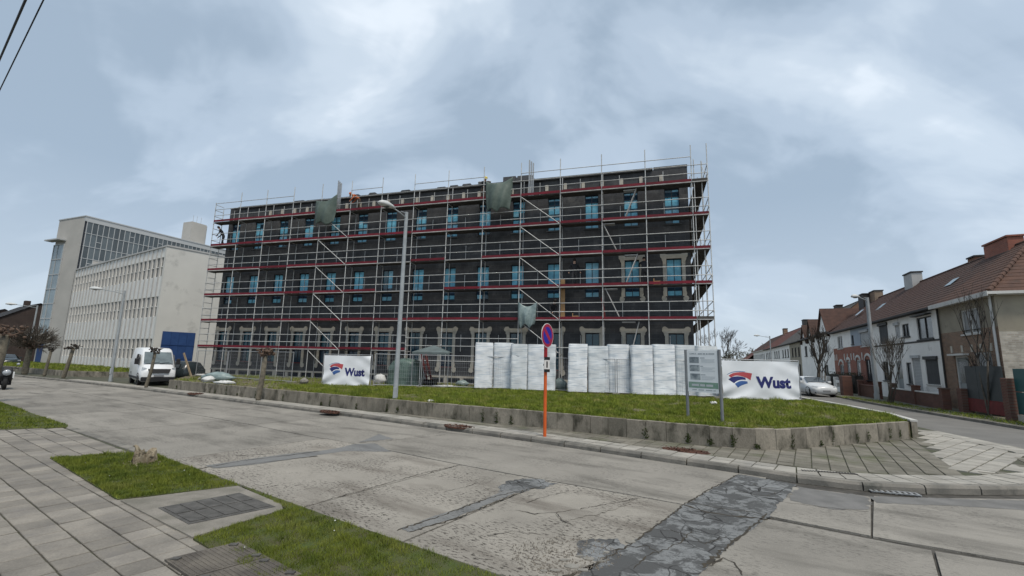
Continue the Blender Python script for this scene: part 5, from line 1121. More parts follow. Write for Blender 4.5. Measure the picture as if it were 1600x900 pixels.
def mark(n, x0, x1, y0, y1, m, d=.0): MB().box(bx_(x0), bx_(x1), -.029-d, -.0255, bz(y1), bz(y0)).build(n, m, bp)
mark('picture', 180, 345, 222, 325, m_bgy); mark('picture', 182, 352, 360, 465, m_bgy); mark('picture', 190, 358, 505, 608, m_bgy); mark('green_band', 158, 640, 645, 745, m_bgr)
me = text_mesh('CAMPUS', .062, .001)
for v_ in me.vertices: v_.co = (bx_(182)+v_.co.x, -.030, bz(180)+v_.co.y)
me.materials.append(m_btx); link('title', me, bp)
x = 330
for w_ in (70, 40, 30, 95): mark('title_line', x, x+w_, 160, 180, m_btx); x += w_+12
for y0, n, x1 in ((232, 1, 440), (372, 1, 410), (515, 1, 445)): mark('heading_line', 365, x1, y0, y0+13, m_btx)
for y0, xs in ((262, 600), (282, 590), (302, 600), (398, 600), (420, 560), (450, 600), (548, 600), (568, 590), (592, 560)): mark('text_line', 380, xs, y0, y0+7, m_btx2)
for x0, x1 in ((215, 290), (320, 410), (440, 545), (560, 600)): mark('text_line', x0, x1, 770, 782, m_btx)
for x0, x1 in ((210, 330), (350, 430), (450, 560)): mark('green_mark', x0, x1, 680, 715, m_btx2, .001)
# no parking sign
m_or = mat('orange_paint', (.62, .115, .022), .55, (.52, .09, .02), 5, fine=.08); m_sred = mat('sign_red', (.36, .016, .05), .4, (.30, .014, .045), 4); m_sblu = mat('sign_blue', (.018, .025, .34), .35, (.022, .02, .27), 3); m_blk = mat('black_plastic', (.015, .015, .016), .5); m_pw = mat('pole_white', (.60, .58, .56), .5); m_pred = mat('pole_red', (.33, .02, .025), .5)
sg = root('no_parking_sign', 'round blue and red no parking sign on an orange pole at the kerb', 'sign', (.97, 12.69, .12), math.atan2(-.558, .83)+math.pi/2)   # local -y faces along the street
MB().tube((0, 0, 0), (0, 0, 1.72), .045, n=10).build('pole', m_or, sg)
pu = MB().tube((0, 0, 1.72), (0, 0, 2.95), .040, n=10).build('upper_pole', m_pw, sg)
MB().box(-.045, -.012, -.05, .03, 1.95, 2.42).build('red_strip', m_pred, pu); MB().box(.008, .018, -.046, -.035, 1.95, 2.42).build('red_strip', m_pred, pu)
def disc(r0, r1, y0, y1, m, nm, par, n=36):
    b = MB(); v = [];
    for i in range(n):
        t = 2*math.pi*i/n; v += [(r0*math.cos(t), y0, r0*math.sin(t)), (r1*math.cos(t), y0, r1*math.sin(t)), (r1*math.cos(t), y1, r1*math.sin(t)), (r0*math.cos(t), y1, r0*math.sin(t))]
    f = []
    for i in range(n):
        j = (i+1) % n; f += [(4*i, 4*j, 4*j+1, 4*i+1), (4*i+1, 4*j+1, 4*j+2, 4*i+2), (4*i+2, 4*j+2, 4*j+3, 4*i+3)]
    b.add(v, f); return b.build(nm, m, par, (0, 0, 2.70))
pl_ = disc(0.0001, .335, -.055, -.045, m_pw, 'plate', sg); disc(.235, .318, -.058, -.0552, m_sred, 'red_ring', sg); disc(.0001, .234, -.0578, -.0551, m_sblu, 'blue_field', sg)
c45 = math.sqrt(.5); MB().add([(-.20, -.059, .12), (-.12, -.059, .20), (.20, -.059, -.12), (.12, -.059, -.20)], [(0, 3, 2, 1)]).build('red_bar', m_sred, sg, (0, 0, 2.70))
for z in (2.55, 2.85): MB().box(-.09, .09, -.044, .06, z-.02, z+.02).build('clamp', m_galv, sg)
sp_ = root('pole_plate', 'small black and white plate strapped to the no parking pole', 'sign', (.97, 12.69, 1.84), math.radians(20))
MB().bbox(-.075, .085, -.085, -.05, .0, .37, .01).build('plate', m_pw, sp_); MB().box(-.08, .09, -.089, -.0855, -.02, .06).build('black_band', m_blk, sp_); MB().box(-.08, .09, -.089, -.0855, .31, .39).build('black_band', m_blk, sp_); MB().box(-.015, .025, -.089, -.0855, .10, .27).build('black_mark', m_blk, sp_); MB().box(-.05, .06, -.05, .045, .15, .2).build('strap', m_blk, sp_)
# ================================================================== LAMP POSTS, CABLES
m_lamp = mat('lamp_grey', (.34, .365, .375), .5, (.28, .30, .31), 3, rnd=.05); m_lampw = mat('lamp_head', (.50, .51, .50), .5); m_lglass = mat('lamp_glass', (.10, .11, .11), .2)
def lamp(lab, x, y, h_, adir, alen, rb=.085, rt=.06, cat='street lamp', head='cobra', hl=.75):
    r = root('street_lamp', lab, cat, (x, y, .11), 0, 'street lamps'); a = math.atan2(adir[1], adir[0]); c, s_ = math.cos(a), math.sin(a); sc = 1.0
    MB().tube((0, 0, 0), (0, 0, .45), rb*1.25, rb*1.2, n=10).build('base', m_lamp, r); MB().tube((0, 0, .44), (0, 0, h_), rb, rt, n=10).build('pole', m_lamp, r)
    MB().bbox(-.06, .06, -rb*1.27, -rb*1.1, .5, .9, .01).build('service_door', m_lamp, r)
    p0 = Vector((0, 0, h_-.25)); p1 = Vector((c*alen*.45, s_*alen*.45, h_-.12)); p2 = Vector((c*alen, s_*alen, h_-.02))
    MB().path([p0, p1, p2], .026, 6).build('arm', m_lamp, r); MB().tube((0, 0, h_-.04), (c*alen*.4, s_*alen*.4, h_-.05), .016, n=5).build('stay', m_lamp, r)
    hd = MB(); M_ = Matrix.Translation(p2) @ Matrix.Rotation(a, 4, 'Z'); pts = [(-.1, .06, .06), (.1*hl, .13, .12), (.45*hl, .17, .17), (.8*hl, .15, .14), (1.0*hl, .06, .05)]; n = 10; v = []
    for px_, ry, rz in pts:
        for i in range(n):
            t = 2*math.pi*i/n; zz = rz*math.sin(t); v.append(M_ @ Vector((px_, ry*math.cos(t), zz if zz > 0 else zz*.45)))
    hd.add(v, [(k*n+i, k*n+(i+1) % n, (k+1)*n+(i+1) % n, (k+1)*n+i) for k in range(len(pts)-1) for i in range(n)]+[tuple(range(n))[::-1], tuple((len(pts)-1)*n+i for i in range(n))], 0, True)
    ho = hd.build('lamp_head', m_lampw, r); gl_ = MB().lathe([(0, -.10), (.09, -.09), (.13, -.05)], tuple(M_ @ Vector((.45*hl, 0, 0))), 10).build('lens', m_lglass, ho)
    return r
STN = (-.558, -.83)
lamp('tall grey street lamp standing in front of the scaffold by the retaining wall', -4.37, 17.89, 7.88, STN, .75, .095, .070, hl=.70)
lamp('grey street lamp at the driveway beside the white van', -26.9, 31.4, 6.2, (-.9, -.43), 1.3, .085, .06, hl=.6)
lamp('grey street lamp far left before the dark brick house', -46.5, 44.6, 6.3, (-.9, -.43), 1.6, .085, .06, hl=.7)
lamp('grey street lamp on the right sidewalk beside the bare sapling', 23.64, 29.97, 6.7, (-.95, -.3), .8, .125, .10, hl=.6)
lamp('small street lamp far down the side street above the right banner', 34.0, 60.0, 6.0, (-1, -.2), 1.6, .08, .06)
lamp('farthest street lamp down the side street', 48.0, 99.0, 6.0, (-1, -.2), 2.2, .09, .07)
def ray3(x, y, t): d = CF+CR*(x-800)/FPX-CU*(y-450)/FPX; return Vector((0, 0, CAMH))+Vector(d)*t
m_cab = mat('cable_black', (.012, .012, .013), .6)
for (a, b, rr, lb) in (((40, 0), (0, 92), .022, 'thick upper overhead cable at the top left corner'), ((68, 0), (0, 140), .013, 'thin lower overhead cable at the top left corner')):
    p, q = ray3(*a, 9), ray3(*b, 12); d = q-p; pts = []
    for k in range(26): t = -5+k*.5; z = .01*(t-3)**2; pts.append(p+d*t+Vector((0, 0, .0)))
    tag(MB().path(pts, rr, 5).build('overhead_cable', m_cab), lb, 'cable', 'overhead cables')
# ================================================================== TARPAULINS AND SITE CLUTTER
m_tarp = mat('green_grey_tarp', (.095, .125, .105), .6, (.065, .09, .075), 2.5, 6, bump=.6, bscale=8, spec=.4); m_plas = mat('clear_plastic', (.23, .29, .28), .4, (.15, .20, .20), 5, 6, bump=.6, bscale=10, spec=.5)
FD = Vector((math.cos(PHI), math.sin(PHI), 0)); FN = Vector((-math.sin(PHI), math.cos(PHI), 0))
def onf(s, y, z): return Vector((P0[0], P0[1], 0))+FD*s+FN*y+Vector((0, 0, z))
def tarp(lab, s0, s1, zt0, zt1, zb, m, seed, pinch=.25, cat='tarpaulin', bulge=.35):
    rd = random.Random(seed); nx, nz = 22, 20; v = []; ph = [rd.uniform(0, 6.28) for _ in range(4)]
    for j in range(nz+1):
        t = j/nz
        for i in range(nx+1):
            u = i/nx; w_ = (1-pinch*t*t*.5); uu = .5+(u-.5)*w_; bot = zb+.35*abs(u-.5)*0+.28*(abs(math.sin(u*5+ph[0])))*t; z = (zt0+(zt1-zt0)*u)*(1-t)+bot*t-.30*math.sin(u*3.14)*(1-t)**2
            fold = .07*math.sin(u*15+ph[1]+t*2.5)*(.3+t)+.05*math.sin((u-.5)*9*(1-t)+ph[2])
            v.append((s0+(s1-s0)*uu, -.10-bulge*math.sin(u*3.14)*math.sin(t*2.2+.2)+fold, z))
    P = [onf(*p)-onf(s0, 0, 0) for p in v]; b = MB(); b.add(P, [(j*(nx+1)+i, (j+1)*(nx+1)+i, (j+1)*(nx+1)+i+1, j*(nx+1)+i+1) for j in range(nz) for i in range(nx)], 0, True)
    o = b.build('tarpaulin', m); o.location = onf(s0, 0, 0); md = o.modifiers.new('solid', 'SOLIDIFY'); md.thickness = .012; return tag(o, lab, cat, 'tarpaulins hung on the scaffold')
tarp('dark green tarpaulin hanging from the top deck in the left half of the scaffold', 9.85, 11.75, 13.6, 13.95, 11.55, m_tarp, 2)
tarp('dark green tarpaulin hanging from the top deck near the middle of the scaffold', 23.35, 25.2, 13.8, 13.95, 11.55, m_tarp, 5, .35)
tarp('pale plastic sheet hanging above the no parking sign', 25.75, 26.95, 5.75, 5.7, 4.05, m_plas, 9, .5, bulge=.25)
m_heap = mat('green_sheeting', (.045, .075, .06), .42, (.10, .15, .125), 3, 6, bump=.8, bscale=6, spec=.5)
hp = MB(); n1, n2 = 20, 10; v = []; rd = random.Random(4)
for j in range(n2+1):
    t = j/n2
    for i in range(n1):
        a = 2*math.pi*i/n1; sq = (abs(math.cos(a))**4+abs(math.sin(a))**4)**-.25; r_ = (1-.10*t-.28*t**6) if j < n2 else .05; q = 1+rd.gauss(0, .035)
        v.append((1.02*sq*r_*q*math.cos(a), .6*sq*r_*q*math.sin(a), 1.55*(t**.9)*(1+.04*math.sin(3*a))))
hp.add(v, [(j*n1+i, j*n1+(i+1) % n1, (j+1)*n1+(i+1) % n1, (j+1)*n1+i) for j in range(n2) for i in range(n1)], 0, True)
o = hp.build('covered_heap', m_heap); o.location = (-6.15, 27.2, .53); o.rotation_euler = (0, 0, -.2); tag(o, 'rounded heap under dark green sheeting right of the left banner', 'heap')
cn = root('site_canopy', 'small grey peaked canopy on a thin pole left of the white packs', 'canopy', (-4.45, 26.6, .53))
cp = MB(); cz = 1.95
cp.add([(-1.05, -.9, cz), (1.05, -.9, cz), (1.05, .9, cz), (-1.05, .9, cz), (0, 0, cz+.42)], [(0, 1, 4), (1, 2, 4), (2, 3, 4), (3, 0, 4)]); cp.add([(-1.05, -.9, cz-.12), (1.05, -.9, cz-.12), (1.05, -.9, cz), (-1.05, -.9, cz)], [(0, 1, 2, 3)])
m_cnp = mat('canopy_cloth', (.12, .15, .15), .7, (.09, .11, .11), 3); cp.build('cloth', m_cnp, cn)
for x, y in ((-1, -.85), (1, -.85), (1, .85), (-1, .85)): MB().tube((x, y, 0), (x, y, cz), .02, n=5).build('leg', m_galv, cn)
ht = root('red_hoist', 'dark red inclined hoist rail leaning beside the green heap', 'hoist', (-4.75, 27.9, .53), -.3)
hb2 = MB()
for dx in (-.14, .14): hb2.box(dx-.05, dx+.05, -.05, .05, 0, 2.2, 0, Matrix.Rotation(-.30, 4, 'Y'))
hb2.build('rails', m_redw, ht)
for k in range(6): MB().box(-.14, .14, -.03, .03, .2+k*.35, .26+k*.35, 0, Matrix.Rotation(-.30, 4, 'Y')).build('rung', m_redw, ht)
MB().box(-.35, .3, -.3, .3, 0, .35).build('motor_base', m_blk, ht)
m_bag = mat('white_sack', (.60, .60, .58), .6, (.48, .48, .46), 6, bump=.5, bscale=12)
def sack(lab, x, y, z, sx, sy, sz, seed, m=m_bag, name='sack', cat='sack', rz=0.):
    rd = random.Random(seed); b = MB(); n1, n2 = 12, 7; v = []
    for j in range(n2+1):
        t = j/n2; rr = math.sin(math.pi*(.12+.86*t))**.6
        for i in range(n1): a = 2*math.pi*i/n1; q = rr*(1+rd.gauss(0, .12)); v.append((sx*q*math.cos(a), sy*q*math.sin(a), sz*t+rd.gauss(0, .02)))
    b.add(v, [(j*n1+i, j*n1+(i+1) % n1, (j+1)*n1+(i+1) % n1, (j+1)*n1+i) for j in range(n2) for i in range(n1)]+[tuple(range(n2*n1, n2*n1+n1))], 0, True)
    o = b.build(name, m); o.location = (x, y, z); o.rotation_euler = (0, 0, rz); return tag(o, lab, cat)
p = G(590, 602, .53); sack('white crumpled sack between the left banner and the green heap', p.x, p.y+.4, .53, .36, .25, .62, 1)
p = G(657, 603, .53); sack('white upright sack beside the red hoist', p.x, p.y+1.0, .53, .26, .22, .80, 2)
p = G(695, 605, .53); sack('flat white sheet lying on the grass left of the packs', p.x, p.y, .53, .75, .25, .12, 3, name='plastic_sheet', cat='sheet')
p = G(690, 603, .53); sack('scrap of dull green plastic beside the leftmost pack', p.x+1.2, p.y+.1, .53, .4, .2, .35, 6, m_plas, 'plastic_sheet', 'sheet')
p = G(873, 612, .53); sack('grey crumpled sheet in the dark gap behind the no parking pole', p.x+.1, p.y+.3, .53, .42, .25, .7, 7, m_plas, 'plastic_sheet', 'sheet')
p = G(1115, 632, .55); sack('white paper litter on the lawn under the information board', p.x, p.y, .56, .14, .10, .10, 4, name='litter', cat='litter')
p = G(673, 629, .55); sack('small white litter on the wall edge right of the street lamp', p.x, p.y, .56, .12, .06, .07, 5, name='litter', cat='litter')
# rubble and foil by the left end of the lot
for i, (x, y, sx, sz, mm, lb) in enumerate([(332, 597, .95, .55, m_plas, 'grey crumpled foil heap by the left end of the retaining wall'), (318, 598, .3, .35, m_bag, 'white plastic scrap left of the foil heap'), (345, 601, .55, .2, m_bag, 'white board scraps right of the foil heap'), (308, 588, .45, .15, m_bag, 'pale scrap on the ground beside the dark estate car'), (309, 594, .25, .14, m_stone, 'small pale stone lump near the fence end'), (470, 601, .22, .35, m_stone, 'small pale lump left of the left banner')]):
    p = G(x, y, .55); sack(lb, p.x, p.y+.4, .54, sx, .3, sz, 20+i, mm, 'debris', 'debris')
p = G(297, 594, .5); o = MB().box(-.05, .05, -.03, .03, 0, 1.9).build('leaning_board', m_pal); o.location = (p.x, p.y+.2, .5); o.rotation_euler = (0, -.55, PHI); tag(o, 'pale timber batten leaning by the end of the fence', 'board')
# stored boards on the scaffold
m_ply = mat('plywood', (.36, .22, .11), .8, (.28, .17, .08), 5)
o = MB().box(-.13, .13, -.02, .02, 0, 2.55).build('timber_board', m_ply); o.location = onf(28.45, .45, ZD[4]+.05); o.rotation_euler = (0, 0, PHI); tag(o, 'tan timber board standing upright on a scaffold deck', 'board')
o = MB().box(-.06, .06, -.05, .05, 0, 1.35).build('red_pipe', m_redw); o.location = onf(31.0, .4, ZD[4]+.05); o.rotation_euler = (0, -.13, PHI); tag(o, 'red pipe leaning on the scaffold deck below the ladder', 'pipe')
for s_, zz, lb in ((29.25, ZD[4], 'small pale box on the scaffold deck right of the timber board'), (34.0, ZD[3], 'pale orange box on the scaffold deck between the plastered windows')):
    o = MB().bbox(-.2, .2, -.15, .15, 0, .24, .03).add([(-.2, .0, .2), (-.15, .0, .2), (-.15, .02, .42), (-.2, .02, .42)], [(0, 1, 2, 3)]).build('tool_box', m_ply); o.location = onf(s_, .35, zz+.05); o.rotation_euler = (0, 0, PHI); tag(o, lb, 'box')
# ================================================================== TREES
m_bark = mat('bark', (.115, .098, .078), .95, (.07, .06, .05), 6, 6, bump=.8, bscale=30, fine=.2); m_barkd = mat('dark_twigs', (.062, .053, .044), .95, (.04, .035, .03), 5); m_barkg = mat('grey_green_bark', (.165, .145, .11), .95, (.095, .085, .065), 8, 6, bump=.8, bscale=25); m_rust = mat('pollard_knob', (.13, .085, .06), .95, (.07, .05, .04), 10, 6, bump=1, bscale=25)
m_twg = mat('greenish_twigs', (.10, .105, .055), .95, (.07, .07, .045), 3)
def grow(b, p, d, L_, r, depth, rd, spread, up, nmin=2, nmax=3, seg=2, shrink=.72, rmin=.006):
    q = p; dd = d.normalized()
    for k in range(seg):
        dd = (dd+Vector((rd.gauss(0, .10), rd.gauss(0, .10), rd.gauss(0, .06)+up*.08))).normalized(); e_ = q+dd*L_/seg; b.tube(q, e_, r*(1-.25*k/seg), r*(1-.25*(k+1)/seg), n=5 if depth > 2 else 3, cap=False); q = e_
    if depth <= 0: return
    for k in range(rd.randint(nmin, nmax)):
        ax = Vector((rd.gauss(0, 1), rd.gauss(0, 1), rd.gauss(0, .4))); ax = (ax-dd*ax.dot(dd)).normalized(); nd_ = (dd+ax*rd.uniform(.4, 1)*spread+Vector((0, 0, up*.25))).normalized()
        grow(b, q-dd*L_*rd.uniform(0, .35), nd_, L_*shrink*rd.uniform(.8, 1.15), max(r*.62, rmin), depth-1, rd, spread, up, nmin, nmax, seg, shrink, rmin)
def tree(name, lab, loc, h_, r, depth, seed, spread=.6, up=.4, mb=None, mt=None, trunk=.3, stems=1, group=None, nmin=2, nmax=3, shrink=.72, lean=(0, 0), rmin=.006, fork=3):
    rd = random.Random(seed); R = root(name, lab, 'tree', loc, 0, group); tb = MB(); cb = MB()
    for s_ in range(stems):
        o = Vector((rd.gauss(0, .07), rd.gauss(0, .07), 0)) if stems > 1 else Vector((0, 0, 0)); dirv = Vector((lean[0]+(rd.gauss(0, .16) if stems > 1 else 0), lean[1]+(rd.gauss(0, .16) if stems > 1 else 0), 1)).normalized()
        top = o+dirv*h_*trunk; mid = o.lerp(top, .5)+Vector((rd.gauss(0, .03), rd.gauss(0, .03), 0)); tb.path([o-Vector((0, 0, .1)), o+dirv*.1, mid, top], [r*1.5, r*1.1, r*.95, r*.8], 7)
        for k in range(fork):
            a = 6.283*k/fork+rd.uniform(-.5, .5); grow(cb, top, Vector((math.cos(a)*spread, math.sin(a)*spread, .9)), h_*(1-trunk)*.34, r*.6, depth, rd, spread, up, nmin, nmax, 2, shrink, rmin)
    tb.build('trunk', mb or m_bark, R); cb.build('crown', mt or m_barkd, R); return R
def pollard(lab, loc, h_, r, seed, lean=(.05, 0), knob=.28, twigs=0, mk=None):
    rd = random.Random(seed); R = root('pollard_tree', lab, 'tree', loc, 0, 'pollarded street trees'); top = Vector((lean[0]*h_, lean[1]*h_, h_*.86)); tb = MB()
    tb.path([(0, 0, -.1), (0, 0, .1), top*.5+Vector((rd.gauss(0, .02), 0, 0)), top], [r*1.4, r*1.1, r, r*.9], 9); tb.build('trunk', m_barkg, R); kb = MB()
    for k in range(30):
        c = top+Vector((rd.gauss(0, knob*.55), rd.gauss(0, knob*.55), rd.uniform(-.3, 1)*knob)); q = knob*rd.uniform(.12, .30); n = 7
        kb.lathe([(0.001, -q), (q*.8, -q*.5), (q, 0), (q*.75, q*.6), (.001, q*rd.uniform(.8, 1.2))], tuple(c), n, 0, Matrix.Rotation(rd.uniform(0, 3), 3, 'X'))
        if rd.random() < .8: e_ = c+Vector((rd.gauss(0, 1), rd.gauss(0, 1), rd.uniform(0, 1))).normalized()*knob*.7; kb.tube(c, e_, q*.45, q*.3, n=5)
    kb.build('crown', mk or m_rust, R)
    if twigs:
        tw_ = MB()
        for k in range(twigs):
            d = Vector((rd.gauss(0, .8), rd.gauss(0, .8), rd.uniform(-.1, 1.3))).normalized(); grow(tw_, top+d*knob*.5, d, rd.uniform(.6, 1.0), .02, 2, rd, .6, .2, 2, 3, 2, .7, .014)
        tw_.build('twigs', m_bark, R)
    return R
pollard('knobbly pollard stump on the walk left of the left banner', tuple(G(403, 626, .11)), 2.35, .11, 1, (.05, 0), .30)
pollard('thin pollard standing in front of the white van', tuple(G(228, 606, .11)), 2.35, .085, 2, (.10, 0), .24, mk=m_barkd)
pollard('short pollard before the lawn of the white office block', tuple(G(99, 591, .11)), 2.5, .12, 3, (.14, 0), .30, mk=m_barkd)
pollard('small pollard further left before the office block lawn', tuple(G(69, 588, .11)), 2.3, .10, 4, (.08, 0), .22, mk=m_barkd)
pollard('old pollard with bushy bare twigs before the blue door', tuple(G(38, 585, .11)), 2.6, .20, 5, (.03, 0), .45, 170)
pollard('thick near pollard cut off by the left picture edge', tuple(G(-24, 625, .10)), 3.0, .20, 6, (.10, .0), .36)
tree('street_tree', 'bare multi stemmed sapling beside the right lamp post', tuple(G(1391, 629, .12)), 4.4, .03, 3, 11, .26, .9, stems=7, mt=m_bark, trunk=.30, group='bare street trees of the side street', fork=3, shrink=.80, rmin=.007)
tree('street_tree', 'thin bare tree in front of the corner house gate', tuple(G(1546, 650, .12)), 6.6, .045, 3, 14, .30, .8, trunk=.40, group='bare street trees of the side street', stems=2, shrink=.75, rmin=.006)
tree('street_tree', 'small bare tree with thin stem by the brick gate pillar', tuple(G(1562, 650, .12)), 3.6, .045, 3, 24, .5, .5, trunk=.35, group='bare street trees of the side street', stems=2)
tree('street_tree', 'dark bare tree in front of the gabled white house', (27.2, 41.0, .1), 6.0, .12, 4, 17, .36, .7, trunk=.4, stems=2, mb=m_barkd, group='bare street trees of the side street', rmin=.012)
tree('street_tree', 'slim bare sapling behind the white car', (25.6, 38.0, .1), 4.6, .05, 3, 19, .35, .8, stems=3, trunk=.35, group='bare street trees of the side street')
tree('bare_tree', 'tall bare tree behind the right end of the scaffold', (44.0, 95.0, 0), 8.6, .2, 6, 23, .5, .4, trunk=.22, rmin=.016, shrink=.78)
tree('bare_tree', 'round leafless tree with greenish crown behind the far roofs', (86, 158, 0), 9.5, .3, 6, 29, .75, .2, mt=m_twg, rmin=.05, trunk=.2, shrink=.80)
tree('bare_tree', 'broad greenish bare tree behind the far roofs left of the other', (76, 154, 0), 8.5, .3, 6, 31, .85, .1, mt=m_twg, rmin=.05, trunk=.2, shrink=.80)
# rotten stump in the verge
st_ = root('tree_stump', 'pale rotten jagged tree stump in the near grass verge', 'stump', tuple(G(224, 724, .12)), .4); st_.scale = (.66, .66, .80)
m_rot = mat('rotten_wood', (.34, .29, .21), .95, (.16, .125, .08), 9, 6, bump=1, bscale=30, dirt=(.05, .04, .03), dscale=7, dlo=.55, dhi=.62)
rd = random.Random(3); sb = MB(); n = 26; v = []
for i in range(n):
    a = 2*math.pi*i/n; rr = .20*(1+.25*math.sin(2*a+.6)+rd.gauss(0, .09)); hh = .10+.16*abs(math.sin(1.5*a+.5))+rd.uniform(0, .10)+(.12 if 11 < i < 16 else 0)
    v += [(rr*1.25*math.cos(a), rr*1.1*math.sin(a), -.05), (rr*math.cos(a), rr*math.sin(a), hh*.55), (rr*.92*math.cos(a)+rd.gauss(0, .012), rr*.92*math.sin(a), hh), (rr*.62*math.cos(a), rr*.62*math.sin(a), hh*.8), (rr*.45*math.cos(a), rr*.45*math.sin(a), .02)]
f = []
for i in range(n):
    j = (i+1) % n
    for k in range(4): f.append((5*i+k, 5*j+k, 5*j+k+1, 5*i+k+1))
f.append(tuple(5*i+4 for i in range(n)))
sb.add(v, f).build('shell', m_rot, st_)
for k in range(9):
    a = rd.uniform(0, 6.28); q = .27+rd.uniform(0, .16); MB().box(-.06, .06, -.02, .02, 0, .035, 0, Matrix.Translation((q*math.cos(a), q*math.sin(a), -.01)) @ Matrix.Rotation(a+rd.uniform(-1, 1), 4, 'Z') @ Matrix.Rotation(rd.uniform(-.4, .4), 4, 'Y')).build('splinter', m_rot, st_)
MB().path([(-.16, 0, .2), (-.19, .0, .34), (-.24, .02, .39), (-.30, .02, .385)], [.05, .04, .03, .006], 6).build('splinter', m_rot, st_)
# ================================================================== GARDEN WALLS AND GATES ON THE RIGHT
def tpos(s, y): return Vector((PT.x+TD.x*s+TN.x*y, PT.y+TD.y*s+TN.y*y, .11))
m_gate = mat('dark_gate', (.020, .026, .028), .5, (.03, .035, .036), 2); m_teal = mat('teal_gate', (.020, .085, .085), .5, (.016, .07, .072), 2); m_brG = brickmat('garden_brick', (.145, .055, .038), (.10, .042, .032), (.13, .10, .08), .21, .065)
def gwall(lab, s0, s1, y, h_, m, cap=None, piers=(), name='garden_wall'):
    r = root(name, lab, 'wall', tpos(s0, y), TAN, 'front garden walls'); W = s1-s0; MB().bbox(0, W, -.1, .1, 0, h_, .01).build('wall', m, r)
    MB().bbox(-.03, W+.03, -.13, .13, h_+.002, h_+.07, .02).build('coping', cap or m_gut, r)
    for x in piers: p_ = MB().bbox(x-.17, x+.17, -.17, .17, 0, h_+.30, .01).build('pier', m, r); MB().bbox(x-.2, x+.2, -.2, .2, h_+.302, h_+.37, .03).build('pier_cap', cap or m, p_)
gwall('low brick garden wall with white coping in front of the white shuttered house', 3.2, 10.4, 1.0, .75, m_brG, None, (.1, 3.6, 7.1))
gwall('low brick garden wall behind the sapling by the lamp post', 11.0, 15.0, 1.6, .80, m_brG, m_brG, (.1, 3.9))
r = root('garden_wall', 'white garden wall with dark openings and hedge behind it', 'wall', tpos(17.6, 1.7), TAN, 'front garden walls')
for x in (0, 1.9, 3.8, 6.6, 8.5): MB().bbox(x-.16, x+.16, -.16, .16, 0, 1.25, .02).build('pier', m_whiteh, r)
wl_ = MB().holed(.16, 3.64, 0, 1.0, [(.5, 1.4, .4, .75), (2.4, 3.3, .4, .75)], .1, -.1); wl_.f = [f_[::-1] for f_ in wl_.f]; wl_.build('wall', m_whiteh, r); MB().box(.17, 3.63, -.101, -.09, 0, 1.0).build('back', m_dfr, r); MB().bbox(6.77, 8.33, -.1, .1, 0, 1.0, .01).build('wall', m_whiteh, r)
hg = root('hedge', 'dark clipped hedge behind the white garden wall', 'hedge', tpos(17.8, .9), TAN); hm = MB()
for _ in range(2600):
    c = Vector((rng.uniform(0, 8.5), rng.uniform(-.45, .45), rng.uniform(.1, 1.65))); t = rng.uniform(0, 6.28); s_ = .07; hm.add([c, c+Vector((s_*math.cos(t), s_*math.sin(t), .03)), c+Vector((-s_*math.sin(t)*.6, s_*math.cos(t)*.6, .06))], [(0, 1, 2)])
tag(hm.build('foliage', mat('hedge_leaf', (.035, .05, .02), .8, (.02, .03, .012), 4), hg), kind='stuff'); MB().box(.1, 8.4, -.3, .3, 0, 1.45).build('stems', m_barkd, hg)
bx_r = MB().bbox(-.45, .45, -.3, .3, 0, 1.45, .03).build('brick_pillar', m_brG); bx_r.location = tpos(14.6, 2.6); bx_r.rotation_euler = (0, 0, TAN); tag(bx_r, 'squat red brick pillar beside the right lamp post', 'pillar')
gr = root('garden_gate', 'dark closed gate on a red brick plinth in front of the corner house', 'gate', tpos(-1.3, .6), TAN)
for k in range(3): MB().box(.2+k*1.0, 1.18+k*1.0, -.03, .03, .72, 2.25).build('gate_panel', m_gate, gr)
MB().box(.19, 3.2, -.04, .04, .12, .715).build('lower_panel', m_redw, gr); MB().box(.19, 3.2, -.045, .045, 1.45, 1.51).build('rail', m_gate, gr)
for x, lb in ((2.0, 'red brick gate pillar left of the dark gate'), (-1.65, 'red brick gate pillar between the dark and the teal gate')):
    o = MB().bbox(-.22, .22, -.22, .22, 0, 1.15 if x > 1 else 1.75, .02).build('gate_pillar', m_brG); o.location = tpos(x+.2 if x > 1 else x, .62); o.rotation_euler = (0, 0, TAN); tag(o, lb, 'pillar', 'brick gate pillars')
tg = root('garden_gate', 'teal sheet gate at the right picture edge beside the corner house', 'gate', tpos(-1.9, .6), TAN+math.pi)
for k in range(3): MB().box(.05+k*1.25, 1.27+k*1.25, -.03, .03, 1.22, 2.15).build('gate_panel', m_teal, tg); MB().box(.05+k*1.25, 1.27+k*1.25, -.03, .03, .3, 1.19).build('gate_panel', m_teal, tg)
MB().box(.0, 3.8, -.05, .05, 0, .28).build('plinth', m_plast, tg)
